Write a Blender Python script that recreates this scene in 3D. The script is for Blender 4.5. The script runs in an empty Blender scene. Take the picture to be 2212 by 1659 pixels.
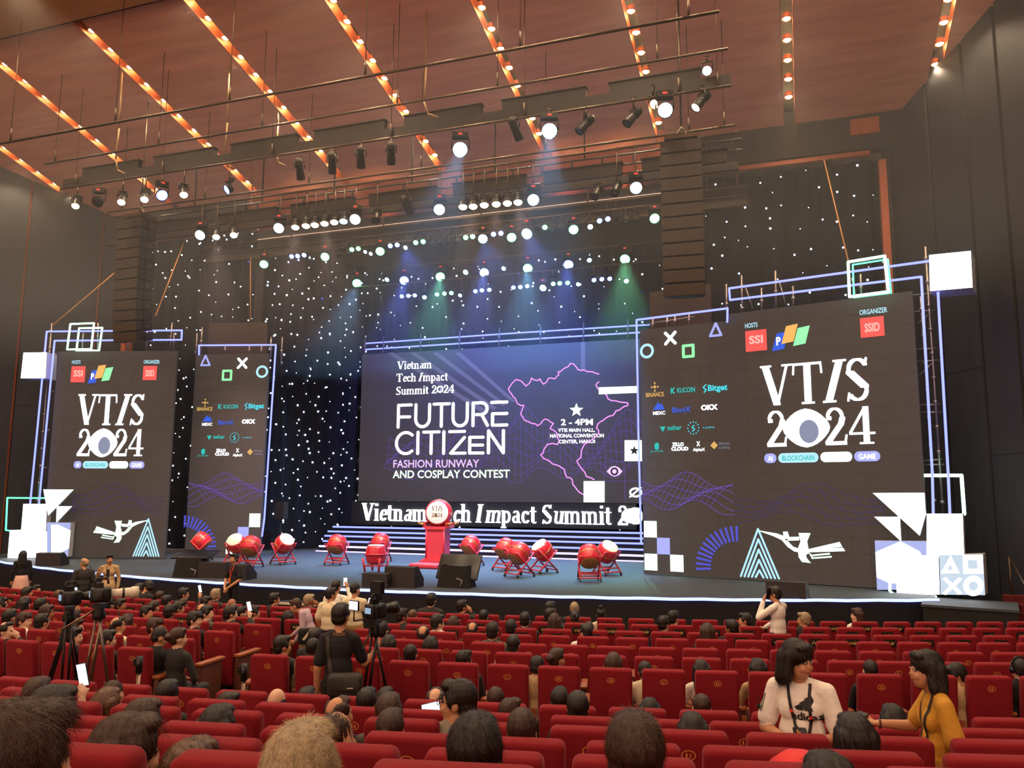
import bpy, bmesh, math, random
import numpy as np
from mathutils import Vector, Matrix, Euler, noise
from mathutils.bvhtree import BVHTree
random.seed(7); rng = np.random.default_rng(7)
S = bpy.context.scene; COL = S.collection
W, H, FPX = 2212, 1659, 1754.0
# ------------------------------------------------------------------ camera (eye at the origin)
PIT, YAW, ROL = math.radians(7.729), math.radians(19.242), math.radians(.306)
cf = Vector((-math.sin(YAW)*math.cos(PIT), math.cos(YAW)*math.cos(PIT), math.sin(PIT)))
r0 = Vector((math.cos(YAW), math.sin(YAW), 0)); u0 = r0.cross(cf)
cr = r0*math.cos(ROL)+u0*math.sin(ROL); cu = u0*math.cos(ROL)-r0*math.sin(ROL)
cam = bpy.data.objects.new('camera', bpy.data.cameras.new('camera')); COL.objects.link(cam)
cam.matrix_world = Matrix((cr, cu, -cf)).transposed().to_4x4()
cam.data.sensor_fit = 'HORIZONTAL'; cam.data.sensor_width = 36; cam.data.lens = 36*FPX/W
cam.data.clip_start = .05; cam.data.clip_end = 200
S.camera = cam
# ------------------------------------------------------------------ look, world
S.view_settings.view_transform = 'Standard'; S.view_settings.look = 'None'
S.view_settings.gamma = 1; S.view_settings.use_curve_mapping = False
S.view_settings.exposure = 0.0
S.cycles.use_denoising = True; S.cycles.use_adaptive_sampling = True; S.cycles.adaptive_threshold = .08
S.cycles.max_bounces = 5; S.cycles.diffuse_bounces = 3; S.cycles.glossy_bounces = 2; S.cycles.transmission_bounces = 2
S.cycles.sample_clamp_indirect = 4; S.cycles.sample_clamp_direct = 0
S.cycles.caustics_reflective = False; S.cycles.caustics_refractive = False
wd = bpy.data.worlds.new('warm_fill'); S.world = wd; wd.use_nodes = True
wd.node_tree.nodes['Background'].inputs[0].default_value = (1.0, .62, .42, 1)
wd.node_tree.nodes['Background'].inputs[1].default_value = 1.55  # warm fill light added, entering by the open rear to brighten the ceiling

def lin(h):
    h = h.lstrip('#'); v = [int(h[i:i+2], 16)/255 for i in (0, 2, 4)]
    return tuple(c/12.92 if c <= .04045 else ((c+.055)/1.055)**2.4 for c in v)
MATS = {}
def mat(name, col, rough=.6, metal=0, spec=.5, sheen=0, var=.12, scale=6., bump=0., bscale=80., emit=0., stretch=(1, 1, 1), col2=None):
    """procedural surface: base colour broken up by noise, optional bump, sheen, emission"""
    if name in MATS: return MATS[name]
    m = bpy.data.materials.new(name); m.use_nodes = True; MATS[name] = m
    nt = m.node_tree; b = nt.nodes['Principled BSDF']
    c = lin(col) if isinstance(col, str) else col
    tc = nt.nodes.new('ShaderNodeTexCoord'); mp = nt.nodes.new('ShaderNodeMapping'); mp.inputs['Scale'].default_value = stretch
    nt.links.new(tc.outputs['Object'], mp.inputs['Vector'])
    if var > 0:
        n = nt.nodes.new('ShaderNodeTexNoise'); n.inputs['Scale'].default_value = scale; n.inputs['Detail'].default_value = 4
        nt.links.new(mp.outputs[0], n.inputs['Vector'])
        mx = nt.nodes.new('ShaderNodeMix'); mx.data_type = 'RGBA'
        c2 = lin(col2) if col2 else tuple(x*(1-2*var) for x in c)
        mx.inputs[6].default_value = (*c2, 1); mx.inputs[7].default_value = (*[min(1, x*(1+(0 if col2 else var))) for x in c], 1)
        nt.links.new(n.outputs['Fac'], mx.inputs[0]); nt.links.new(mx.outputs[2], b.inputs['Base Color'])
        if emit: nt.links.new(mx.outputs[2], b.inputs['Emission Color'])
    else:
        b.inputs['Base Color'].default_value = (*c, 1); b.inputs['Emission Color'].default_value = (*c, 1)
    b.inputs['Roughness'].default_value = rough; b.inputs['Metallic'].default_value = metal
    b.inputs['Specular IOR Level'].default_value = spec
    if sheen: b.inputs['Sheen Weight'].default_value = sheen; b.inputs['Sheen Roughness'].default_value = .4; b.inputs['Sheen Tint'].default_value = (*[min(1, x*1.5+.2) for x in c], 1)
    if emit: b.inputs['Emission Strength'].default_value = emit
    if bump:
        n2 = nt.nodes.new('ShaderNodeTexNoise'); n2.inputs['Scale'].default_value = bscale; n2.inputs['Detail'].default_value = 3
        nt.links.new(mp.outputs[0], n2.inputs['Vector'])
        bp = nt.nodes.new('ShaderNodeBump'); bp.inputs['Strength'].default_value = bump; bp.inputs['Distance'].default_value = .01
        nt.links.new(n2.outputs['Fac'], bp.inputs['Height']); nt.links.new(bp.outputs[0], b.inputs['Normal'])
    return m
def glow(name, col, s, base='#101010'):
    """a lamp, LED or screen face that gives off light"""
    if name in MATS: return MATS[name]
    m = mat(name, base, .5, var=0); b = m.node_tree.nodes['Principled BSDF']
    b.inputs['Emission Color'].default_value = (*(lin(col) if isinstance(col, str) else col), 1); b.inputs['Emission Strength'].default_value = s
    return m

# ------------------------------------------------------------------ objects
def tag(o, label=None, cat=None, group=None, kind=None):
    if label: o['label'] = label
    if cat: o['category'] = cat
    if group: o['group'] = group
    if kind: o['kind'] = kind
    return o
def empty(name, loc=(0, 0, 0), rz=0., label=None, cat=None, group=None):
    o = bpy.data.objects.new(name, None); COL.objects.link(o); o.empty_display_size = .1
    o.location = loc; o.rotation_euler = (0, 0, rz)
    return tag(o, label, cat, group)
class MB:
    """collects boxes, tubes, lathes and polygons, then links them as ONE mesh object"""
    def __init__(s): s.v = []; s.f = []; s.m = []; s.sm = []; s.cm = 0
    def add(s, vs, fs, smooth=False, M=None):
        o = len(s.v)
        if M is not None: vs = [tuple(M @ Vector(v)) for v in vs]
        s.v += [tuple(v) for v in vs]; s.f += [tuple(i+o for i in f) for f in fs]; s.m += [s.cm]*len(fs); s.sm += [smooth]*len(fs); return s
    def mt(s, i): s.cm = i; return s
    def box(s, c, d, M=None, R=None):
        x, y, z = (k/2 for k in d); vs = [Vector((a*x, b*y, e*z)) for a in (-1, 1) for b in (-1, 1) for e in (-1, 1)]
        if R is not None: vs = [R @ v for v in vs]
        vs = [v+Vector(c) for v in vs]
        return s.add(vs, [(0, 1, 3, 2), (4, 6, 7, 5), (0, 4, 5, 1), (2, 3, 7, 6), (0, 2, 6, 4), (1, 5, 7, 3)], False, M)
    def rbox(s, c, d, r, M=None, seg=3, axis=1):
        """box whose outline perpendicular to `axis` has rounded corners and a softened rim"""
        x, y = [d[i]/2 for i in range(3) if i != axis]; t = d[axis]/2; pts = []
        for k, (sx, sy) in enumerate(((1, 1), (-1, 1), (-1, -1), (1, -1))):
            for j in range(seg+1):
                a = math.pi/2*(k+j/seg); pts.append((sx*(x-r)+r*math.cos(a), sy*(y-r)+r*math.sin(a)))
        n = len(pts); vs = []; e = min(t*.45, r*.8)
        for off, q in ((-t, e), (-t+e*.4, e*.25), (-t+e, 0), (t-e, 0), (t-e*.4, e*.25), (t, e)):
            for px, py in pts:
                k1, k2 = max(.02, (x-q)/x), max(.02, (y-q)/y); w = [px*k1, py*k2]; w.insert(axis, off); vs.append(Vector(w)+Vector(c))
        fs = [tuple(range(n)), tuple(range(6*n-1, 5*n-1, -1))]
        for L in range(5):
            for i in range(n): fs.append((L*n+i, L*n+n+i, L*n+n+(i+1) % n, L*n+(i+1) % n))
        return s.add(vs, fs, True, M)
    def tube(s, p, q, r, r2=None, n=8, M=None, caps=True):
        p, q = Vector(p), Vector(q); d = q-p
        if d.length < 1e-6: return s
        d.normalize(); a = d.orthogonal().normalized(); b = d.cross(a); r2 = r if r2 is None else r2; vs = []
        for P, R in ((p, r), (q, r2)):
            for i in range(n): t = 2*math.pi*i/n; vs.append(P+a*R*math.cos(t)+b*R*math.sin(t))
        fs = [(i, (i+1) % n, n+(i+1) % n, n+i) for i in range(n)]
        if caps: fs += [tuple(range(n-1, -1, -1)), tuple(range(n, 2*n))]
        return s.add(vs, fs, True, M)
    def path(s, pts, r, n=6, M=None):
        for a, b in zip(pts, pts[1:]): s.tube(a, b, r, n=n, M=M)
        return s
    def lathe(s, prof, n=20, M=None, smooth=True):
        vs = []; fs = []
        for (r, z) in prof:
            for i in range(n): t = 2*math.pi*i/n; vs.append((r*math.cos(t), r*math.sin(t), z))
        for k in range(len(prof)-1):
            for i in range(n): fs.append((k*n+i, k*n+(i+1) % n, k*n+n+(i+1) % n, k*n+n+i))
        fs += [tuple(range(n-1, -1, -1)), tuple(range((len(prof)-1)*n, len(prof)*n))]
        return s.add(vs, fs, smooth, M)
    def ball(s, c, r, n=10, m=7, M=None):
        r = (r, r, r) if not hasattr(r, '__len__') else r; vs = [(c[0], c[1], c[2]-r[2])]; fs = []
        for j in range(1, m):
            p = -math.pi/2+math.pi*j/m
            for i in range(n): t = 2*math.pi*i/n; vs.append((c[0]+r[0]*math.cos(p)*math.cos(t), c[1]+r[1]*math.cos(p)*math.sin(t), c[2]+r[2]*math.sin(p)))
        vs.append((c[0], c[1], c[2]+r[2])); L = len(vs)-1
        for i in range(n): fs.append((0, 1+(i+1) % n, 1+i)); fs.append((L, 1+(m-2)*n+i, 1+(m-2)*n+(i+1) % n))
        for j in range(m-2):
            for i in range(n): fs.append((1+j*n+i, 1+j*n+(i+1) % n, 1+j*n+n+(i+1) % n, 1+j*n+n+i))
        return s.add(vs, fs, True, M)
    def prism(s, pts, t, M=None, z0=0.):
        """polygon in x,z extruded along +y by t"""
        n = len(pts); vs = [(x, z0, z) for x, z in pts]+[(x, z0+t, z) for x, z in pts]
        fs = [tuple(range(n)), tuple(range(2*n-1, n-1, -1))]+[(i, n+i, n+(i+1) % n, (i+1) % n) for i in range(n)]
        return s.add(vs, fs, False, M)
    def quad(s, a, b, c, d): return s.add([a, b, c, d], [(0, 1, 2, 3)])
    def mesh(s, name, mats):
        me = bpy.data.meshes.new(name); me.from_pydata(s.v, [], s.f)
        for m in (mats if isinstance(mats, (list, tuple)) else [mats]): me.materials.append(m)
        me.polygons.foreach_set('material_index', s.m); me.polygons.foreach_set('use_smooth', s.sm); me.update(); return me
    def build(s, name, mats, parent=None, loc=None, fix=True):
        me = s.mesh(name, mats)
        if fix:
            bm = bmesh.new(); bm.from_mesh(me); bmesh.ops.recalc_face_normals(bm, faces=bm.faces); bm.to_mesh(me); bm.free()
        return link(name, me, parent, loc)
def link(name, me, parent=None, loc=None):
    o = bpy.data.objects.new(name, me); COL.objects.link(o)
    if parent is not None: o.parent = parent
    if loc is not None: o.location = loc
    return o
def copy_tree(o, parent=None):
    c = o.copy(); COL.objects.link(c); c.parent = parent
    for ch in list(o.children): copy_tree(ch, c)
    return c
def nth(i):
    return '%d%s' % (i, 'th' if 10 <= i % 100 <= 20 else {1: 'st', 2: 'nd', 3: 'rd'}.get(i % 10, 'th'))
WORDN = ['first', 'second', 'third', 'fourth', 'fifth', 'sixth', 'seventh', 'eighth', 'ninth', 'tenth', 'eleventh', 'twelfth', 'thirteenth', 'fourteenth', 'fifteenth']
def structure(o): o['kind'] = 'structure'; return o

# ------------------------------------------------------------------ where a sight line meets a surface of the hall
def ray(x, y): return cf + cr*((x-W/2)/FPX) + cu*((H/2-y)/FPX)
def atz(x, y, z): d = ray(x, y); return d*(z/d.z)
def atY(x, y, Y): d = ray(x, y); return d*(Y/d.y)
def atD(x, y, D): d = ray(x, y); return d*(D/d.dot(cf))
CX, CY = -11.5, 52.0                    # the rows and the stage edge are arcs about this point
def atR(x, y, r):
    d = ray(x, y); a = d.x**2+d.y**2; b = -2*(d.x*CX+d.y*CY); c = CX*CX+CY*CY-r*r
    return d*((-b-math.sqrt(max(0, b*b-4*a*c)))/(2*a))
def polar(r, th, z=0.): return Vector((CX+r*math.sin(th), CY-r*math.cos(th), z))
def proj(p):
    p = Vector(p); z = p.dot(cf); return (W/2+FPX*p.dot(cr)/z, H/2-FPX*p.dot(cu)/z)
FRONT_Z, STAGE_Z, STAGE_R = -3.22, -2.25, 34.5
# ------------------------------------------------------------------ materials of the hall
M_CEIL = mat('ceiling_wood', '#dc9478', .55, var=.18, scale=1.2, stretch=(.4, 3, 1), bump=.05)
M_SLOT = mat('slot_wood', '#b5653a', .5, var=.15, scale=3)
M_DARK = mat('rig_black', '#15130f', .55, var=.2)
M_BOXD = mat('border_box', '#2c221c', .6, var=.2)
M_STEEL = mat('steel_pipe', '#6b5a4a', .4, .8, var=.2)
M_WALL = mat('wall_panel', '#2a2b30', .7, var=.2, scale=2)
M_WALL2 = mat('wall_panel_dark', '#1d1a1a', .7, var=.2, scale=2)
M_STRIP = mat('wood_strip', '#a8542c', .5, var=.2, scale=8)
M_HEAD = mat('header_wood', '#8a3f28', .5, var=.2, scale=3, stretch=(4, 1, .5))
M_CURT = mat('star_cloth', '#060a1a', .9, var=.25, scale=3, sheen=.1)
M_DECK = mat('stage_deck', '#39414a', .75, var=.15, scale=4)
M_FASC = mat('stage_fascia', '#131214', .8, var=.2, scale=3)
M_CARP = mat('red_carpet', '#5a0f16', .95, var=.2, scale=30, bump=.2)
M_FLOOR = mat('hall_floor', '#4a2416', .6, var=.2, scale=6)
G_BLUE = glow('neon_blue', (.10, .13, 1.0), 5.0); G_BLUEW = glow('neon_blue_white', (.17, .2, 1.0), 3.0)
G_GREEN = glow('neon_green', (.08, 1.0, .35), 4.0); G_GREENW = glow('neon_green_white', (.45, 1.0, .65), 5.0)
G_STAR = glow('star_white', (.75, .85, 1), 5.0); G_STARB = glow('star_blue', (.03, .06, 1), 3.0)
G_LAMP = glow('lamp_warm', (1, .72, .34), 30.0); G_SLOT = glow('lamp_ring', (1, .6, .25), 3.0)

# ------------------------------------------------------------------ seating rows: radius of the seat backs and height of their tops
BACK_H = 1.05
ROWS = [('f0', 38.35, -2.165), ('f1', 39.33, -2.115), ('f2', 40.3, -2.07), ('f3', 41.3, -2.0), ('f4', 42.28, -1.95), ('f5', 43.25, -1.885), ('f6', 44.22, -1.83),
        ('A', 46.5, -1.67), ('B', 47.25, -1.555), ('C', 48.35, -1.325), ('D', 49.1, -1.19), ('E', 50.1, -.955), ('F', 51.05, -.705), ('G', 52.0, -.48), ('H', 53.05, -.22)]
RR = {n: (r, z) for n, r, z in ROWS}
def floor_z(n): return RR[n][1]-BACK_H
def arc_sheet(mb, r1, r2, z1, z2, a0, a1, n=40):
    vs = []; fs = []
    for i in range(n+1):
        a = math.radians(a0+(a1-a0)*i/n); vs += [tuple(polar(r1, a, z1)), tuple(polar(r2, a, z2))]
    for i in range(n): fs.append((2*i, 2*i+1, 2*i+3, 2*i+2))
    return mb.add(vs, fs)
m = MB(); A0, A1 = -32, 34
arc_sheet(m, 30, 38.5, FRONT_Z, FRONT_Z, A0, A1); prev = FRONT_Z; re = 38.5
for i, (n, r, z) in enumerate(ROWS):
    z = z-BACK_H; nxt = r+.17 if n != 'f6' else 45.75
    arc_sheet(m, re, re, prev, z, A0, A1); arc_sheet(m, re, nxt, z, z, A0, A1); prev, re = z, nxt
arc_sheet(m, re, 60, prev, prev, A0, A1)
structure(m.build('floor', M_FLOOR))

# ------------------------------------------------------------------ ceiling: sloping wood, cut by lamp slots that run towards the stage
CE_Y, CE_Z, CE_S = 25.0, 11.25, .2475
def ceil_z(Y): return CE_Z+(CE_Y-Y)*CE_S
SLOT_X = [4.05, .22, -3.66, -7.48, -11.33, -15.2, -19.0, -22.95, -26.9]; SW = .17
def slab(mb, x0, x1, y0, y1, dz=0., th=.45):
    z0, z1 = ceil_z(y0)+dz, ceil_z(y1)+dz
    vs = [(x0, y0, z0), (x1, y0, z0), (x1, y1, z1), (x0, y1, z1)]; vs += [(a, b, c+th) for a, b, c in vs]
    mb.add(vs, [(0, 1, 2, 3), (7, 6, 5, 4), (0, 4, 5, 1), (1, 5, 6, 2), (2, 6, 7, 3), (3, 7, 4, 0)])
m = MB(); xs = sorted(SLOT_X); YN = 16.25
edges = [-34]+[v for x in xs for v in (x-SW, x+SW)]+[12]
for a, b in zip(edges[::2], edges[1::2]): slab(m, a, b, YN, CE_Y)
structure(m.build('ceiling', M_CEIL))
m = MB()
for x in xs:
    for s in (-1, 1): slab(m, x+s*(SW-.012)-.008, x+s*(SW-.012)+.008, YN, CE_Y-.02, .012, .4)
structure(m.build('trim_1', M_SLOT))
m = MB()
for x in xs: slab(m, x-SW, x+SW, YN, CE_Y, .42, .05)
structure(m.build('trim_2', M_WALL2))
m = MB(); slab(m, -34, 12, -7, YN-.25, -.35, .3); structure(m.build('ceiling_front', mat('ceiling_front_wood', '#a06a3a', .5, var=.15, scale=1.5)))
m = MB(); slab(m, -34, 12, YN-.25, YN, -.12, .7); structure(m.build('trim_3', M_WALL2))

# ------------------------------------------------------------------ side walls: dark panels with gaps of wood between
def wall(name, x_of, ys, side, strips):
    m = MB(); pts = [(x_of(y), y) for y in ys]
    z0, z1 = -3.6, 17
    for i in range(len(ys)-1):
        (xa, ya), (xb, yb) = pts[i], pts[i+1]; g = .05/max(.1, abs(yb-ya)); d = side*.12
        f = lambda t: (xa+(xb-xa)*t, ya+(yb-ya)*t)
        a, b = f(g), f(1-g)
        m.add([(a[0], a[1], z0), (b[0], b[1], z0), (b[0], b[1], z1), (a[0], a[1], z1), (a[0]+d, a[1]+.03, z0), (b[0]+d, b[1]+.03, z0), (b[0]+d, b[1]+.03, z1), (a[0]+d, a[1]+.03, z1)],
              [(0, 1, 2, 3), (4, 7, 6, 5), (0, 4, 5, 1), (1, 5, 6, 2), (2, 6, 7, 3), (3, 7, 4, 0)])
        zc = 3.2 if i % 2 else 1.0
        m.mt(1); e = side*-.006; m.quad((a[0]+e, a[1], zc), (b[0]+e, b[1], zc), (b[0]+e, b[1], zc+.02), (a[0]+e, a[1], zc+.02)); m.mt(0)
    structure(m.build(name, [M_WALL, M_WALL2]))
    m = MB(); (xa, ya), (xb, yb) = pts[0], pts[-1]; d = side*.125
    m.add([(xa+d, ya, z0), (xb+d, yb, z0), (xb+d, yb, z1), (xa+d, ya, z1), (xa+d+side*.1, ya, z0), (xb+d+side*.1, yb, z0), (xb+d+side*.1, yb, z1), (xa+d+side*.1, ya, z1)],
          [(0, 1, 2, 3), (4, 7, 6, 5), (0, 4, 5, 1), (2, 6, 7, 3)])
    structure(m.build(strips, M_STRIP))
wall('wall_right', lambda y: 5.1-.49*(y-21.4), [25.9, 24.0, 22.65, 21.55, 20.1, 18.6, 17, 15, 12.5, 10, 7, 4, 0, -4], 1, 'trim_4')
wall('wall_left', lambda y: -27.9+.49*(y-21.4), [25.9, 24.7, 22.3, 20.75, 19.3, 17.5, 15.5, 13.5, 11, 8, 4, 0, -4], -1, 'trim_5')

# ------------------------------------------------------------------ stage opening: header, side reveals
m = MB(); m.box((-11.4, 25.75, 11.4), (17.2, .3, 2.4)); structure(m.build('wall_header', M_HEAD))
m = MB()
for s in (-1, 1):
    m.box((-11.4+s*11.6, 25.62, 11.1), (6.0, .4, 1.5)); m.box((-11.4+s*14.9, 25.9, 4), (1.3, .5, 15))
structure(m.build('wall_proscenium', M_WALL2))
m = MB()
for s in (-1, 1):
    m.box((-11.4+s*11.4, 25.36, 10.17), (4.9, .16, .13)); m.box((-11.4+s*13.75, 25.45, 11.05), (.8, .2, .5)); m.box((-11.4+s*14.18, 25.6, 4.2), (.2, .4, 11.5))
structure(m.build('trim_6', M_STRIP))
m = MB(); m.box((-11.4, 34.2, 4), (36, .2, 18)); m.box((-11.4, 30, 13.2), (36, 8.6, .2)); structure(m.build('wall_back', M_WALL2))

# ------------------------------------------------------------------ stage
SA0, SA1 = -27.5, 24.6
m = MB(); arc = [polar(STAGE_R, math.radians(SA0+(SA1-SA0)*i/60), STAGE_Z) for i in range(61)]
vs = [tuple(p) for p in arc]+[(p.x, 34, STAGE_Z) for p in arc]; m.add(vs, [(i, i+1, 62+i, 61+i) for i in range(60)])
structure(m.build('floor_stage', M_DECK))
m = MB(); arc_sheet(m, STAGE_R, STAGE_R, STAGE_Z-.06, FRONT_Z, SA0, SA1, 60); m.quad(arc[-1], (arc[-1].x, 34, STAGE_Z), (arc[-1].x, 34, FRONT_Z), (arc[-1].x, arc[-1].y, FRONT_Z))
structure(m.build('wall_stage_front', M_FASC))
m = MB(); P = [polar(STAGE_R+.03, math.radians(SA0+(SA1-SA0)*i/90), STAGE_Z-.03+.006*math.sin(i*1.7)) for i in range(91)]
m.path(P, .035, 6); o = m.build('edge_light', glow('edge_led', (.28, .33, 1.0), 3.0))
tag(o, 'long blue white light strip along the curved front edge of the stage', 'light strip')
# steps up to the stage, in front of its left half
STEPS_P = atR(676, 1276, 34.95); STEPS_A = math.atan2(STEPS_P.x-CX, CY-STEPS_P.y); STEPS_P.z = FRONT_Z
def stage_steps():
    t = empty('stage_steps', STEPS_P, STEPS_A, 'black two tread portable steps with pale edges against the stage front', 'steps')
    for i, (w, h, y) in enumerate(((1.75, .66, .0), (2.0, .36, -.42))):
        m = MB(); m.box((0, y-.02, h/2), (w, .42, h)); m.build('tread', M_FASC, t)
        m = MB(); m.box((0, y-.23, h-.02), (w, .03, .05)); m.box((-w/2, y-.22, h/2), (.04, .04, h)); m.build('edge_strip', mat('step_edge', '#d8cdb2', .5), t)
stage_steps()
# riser and carpeted steps at the right end
t = empty('stage_riser', (3.45, 20.4, FRONT_Z), -.2, 'low black riser carrying the glowing blocks beside the right end of the stage', 'riser')
m = MB(); m.box((0, 0, .44), (1.75, 1.5, .88)); m.build('skirt', M_FASC, t)
m = MB(); m.box((0, 0, .9), (1.8, 1.55, .05)); m.build('top_board', M_DECK, t)
m = MB()
for i in range(7): m.box((4.75+.28*i, 20.9+.1*i, FRONT_Z+.07+.15*i), (.3, 1.5, .15+.3*i)) if False else m.box((5.0, 19.4+.3*i, FRONT_Z+.075*(i+1)), (1.5, .3, .15*(i+1)))
structure(m.build('floor_side_steps', M_CARP))
t = empty('handrail', (4.45, 19.0, FRONT_Z), 0, 'dark metal handrail beside the red carpeted side steps', 'handrail')
m = MB(); m.path([(0, 0, .0), (0, 0, .95), (0, 2.3, 1.9), (0, 2.3, .9)], .022, 8); m.build('rail', M_STEEL, t)

# ------------------------------------------------------------------ star cloths
def star_cloth(name, a, b, z0, z1, n, label, seed, dens_blue=.06, rad=.03):
    """a draped cloth from plan point a to b with little lights sewn in"""
    t = empty(name, (a[0], a[1], z0), 0, label, 'curtain', 'star cloths around the stage'); rs = random.Random(seed)
    A, B = Vector((a[0], a[1], 0)), Vector((b[0], b[1], 0)); L = (B-A).length; u = (B-A)/L; nv = Vector((u.y, -u.x, 0))
    if nv.y > 0: nv = -nv
    fold = lambda s: .09*math.sin(s*7.3)+.05*math.sin(s*17.1+1)
    k = int(L*10); vs = []; fs = []
    for i in range(k+1):
        s = L*i/k; p = u*s+nv*fold(s); vs += [(p.x, p.y, 0), (p.x, p.y, z1-z0)]
    for i in range(k): fs.append((2*i, 2*i+1, 2*i+3, 2*i+2))
    MB().add(vs, fs, True).build('cloth', M_CURT, t)
    proto = MB().ball((0, 0, 0), rad, 6, 4).mesh('star_light', G_STAR); pb = MB().ball((0, 0, 0), rad*.8, 6, 4).mesh('star_light', G_STARB)
    pts = []
    while len(pts) < n:
        best = None
        for _ in range(8):
            s, z = rs.uniform(.1, L-.1), rs.uniform(.1, z1-z0-.1); d = min([(s-q[0])**2+(z-q[1])**2 for q in pts[-160:]] or [9])
            if best is None or d > best[0]: best = (d, s, z)
        pts.append(best[1:])
    rest = MB(); cand = []
    for s, z in pts:
        p = u*s+nv*(fold(s)+rad); cand.append((tuple(p+Vector((0, 0, z))), rs.random() < dens_blue, rs.choice((.55, .8, 1, 1.15))))
    for i, (p, bl, k) in enumerate(cand):
        if i < 100:
            o = link('star_light', pb if bl else proto, t, p); o.scale = (k, k, k)
        else: rest.ball(p, rad*k, 5, 3)
    if len(cand) > 100: tag(rest.build('star_lights', G_STAR, t), kind='stuff')
    return t
star_cloth('star_cloth', (-19.6, 32.6), (-3.0, 32.6), -2.2, 10.2, 420, 'dark blue star cloth hanging across the back behind the main screen', 1, rad=.036)
star_cloth('star_cloth', (-26.2, 26.6), (-20.0, 26.4), -2.2, 10.6, 260, 'dark star cloth on the left of the stage behind the left screens', 2, rad=.03)
star_cloth('star_cloth', (-20.1, 26.9), (-17.4, 31.8), -2.2, 10.0, 330, 'dark star cloth between the narrow left screen and the main screen', 3, rad=.036)
star_cloth('star_cloth', (-3.1, 26.5), (3.25, 26.5), -2.2, 10.4, 165, 'dark star cloth on the right of the stage above the wide right screen', 4, rad=.03)
star_cloth('star_cloth', (-4.5, 31.8), (-2.7, 26.9), -2.2, 10.0, 110, 'dark star cloth beside the right speaker column behind the narrow right screen', 5, rad=.03)
# ------------------------------------------------------------------ lettering: a broad-nib serif and a round-nib sans
def hull(pts):
    pts = sorted(set((round(x, 5), round(y, 5)) for x, y in pts))
    def half(ps):
        o = []
        for p in ps:
            while len(o) > 1 and (o[-1][0]-o[-2][0])*(p[1]-o[-2][1])-(o[-1][1]-o[-2][1])*(p[0]-o[-2][0]) <= 0: o.pop()
            o.append(p)
        return o
    a, b = half(pts), half(pts[::-1]); return a[:-1]+b[:-1]
def nib(w, h, rnd=False):
    if rnd: return [(w/2*math.cos(k*math.pi/5), h/2*math.sin(k*math.pi/5)) for k in range(10)]
    return [(sx*w/2, sy*h/2) for sx in (-1, 1) for sy in (-1, 1)]
def sweep(pts, nb, rnd=False):
    out = []
    for (a, b), (c, d) in zip(pts, pts[1:]): out.append(hull([(a+x, b+y) for x, y in nb]+[(c+x, d+y) for x, y in nb]))
    return out
def arcp(cx, cy, rx, ry, a0, a1, n=10):
    return [(cx+rx*math.cos(math.radians(a0+(a1-a0)*i/n)), cy+ry*math.sin(math.radians(a0+(a1-a0)*i/n))) for i in range(n+1)]
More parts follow.
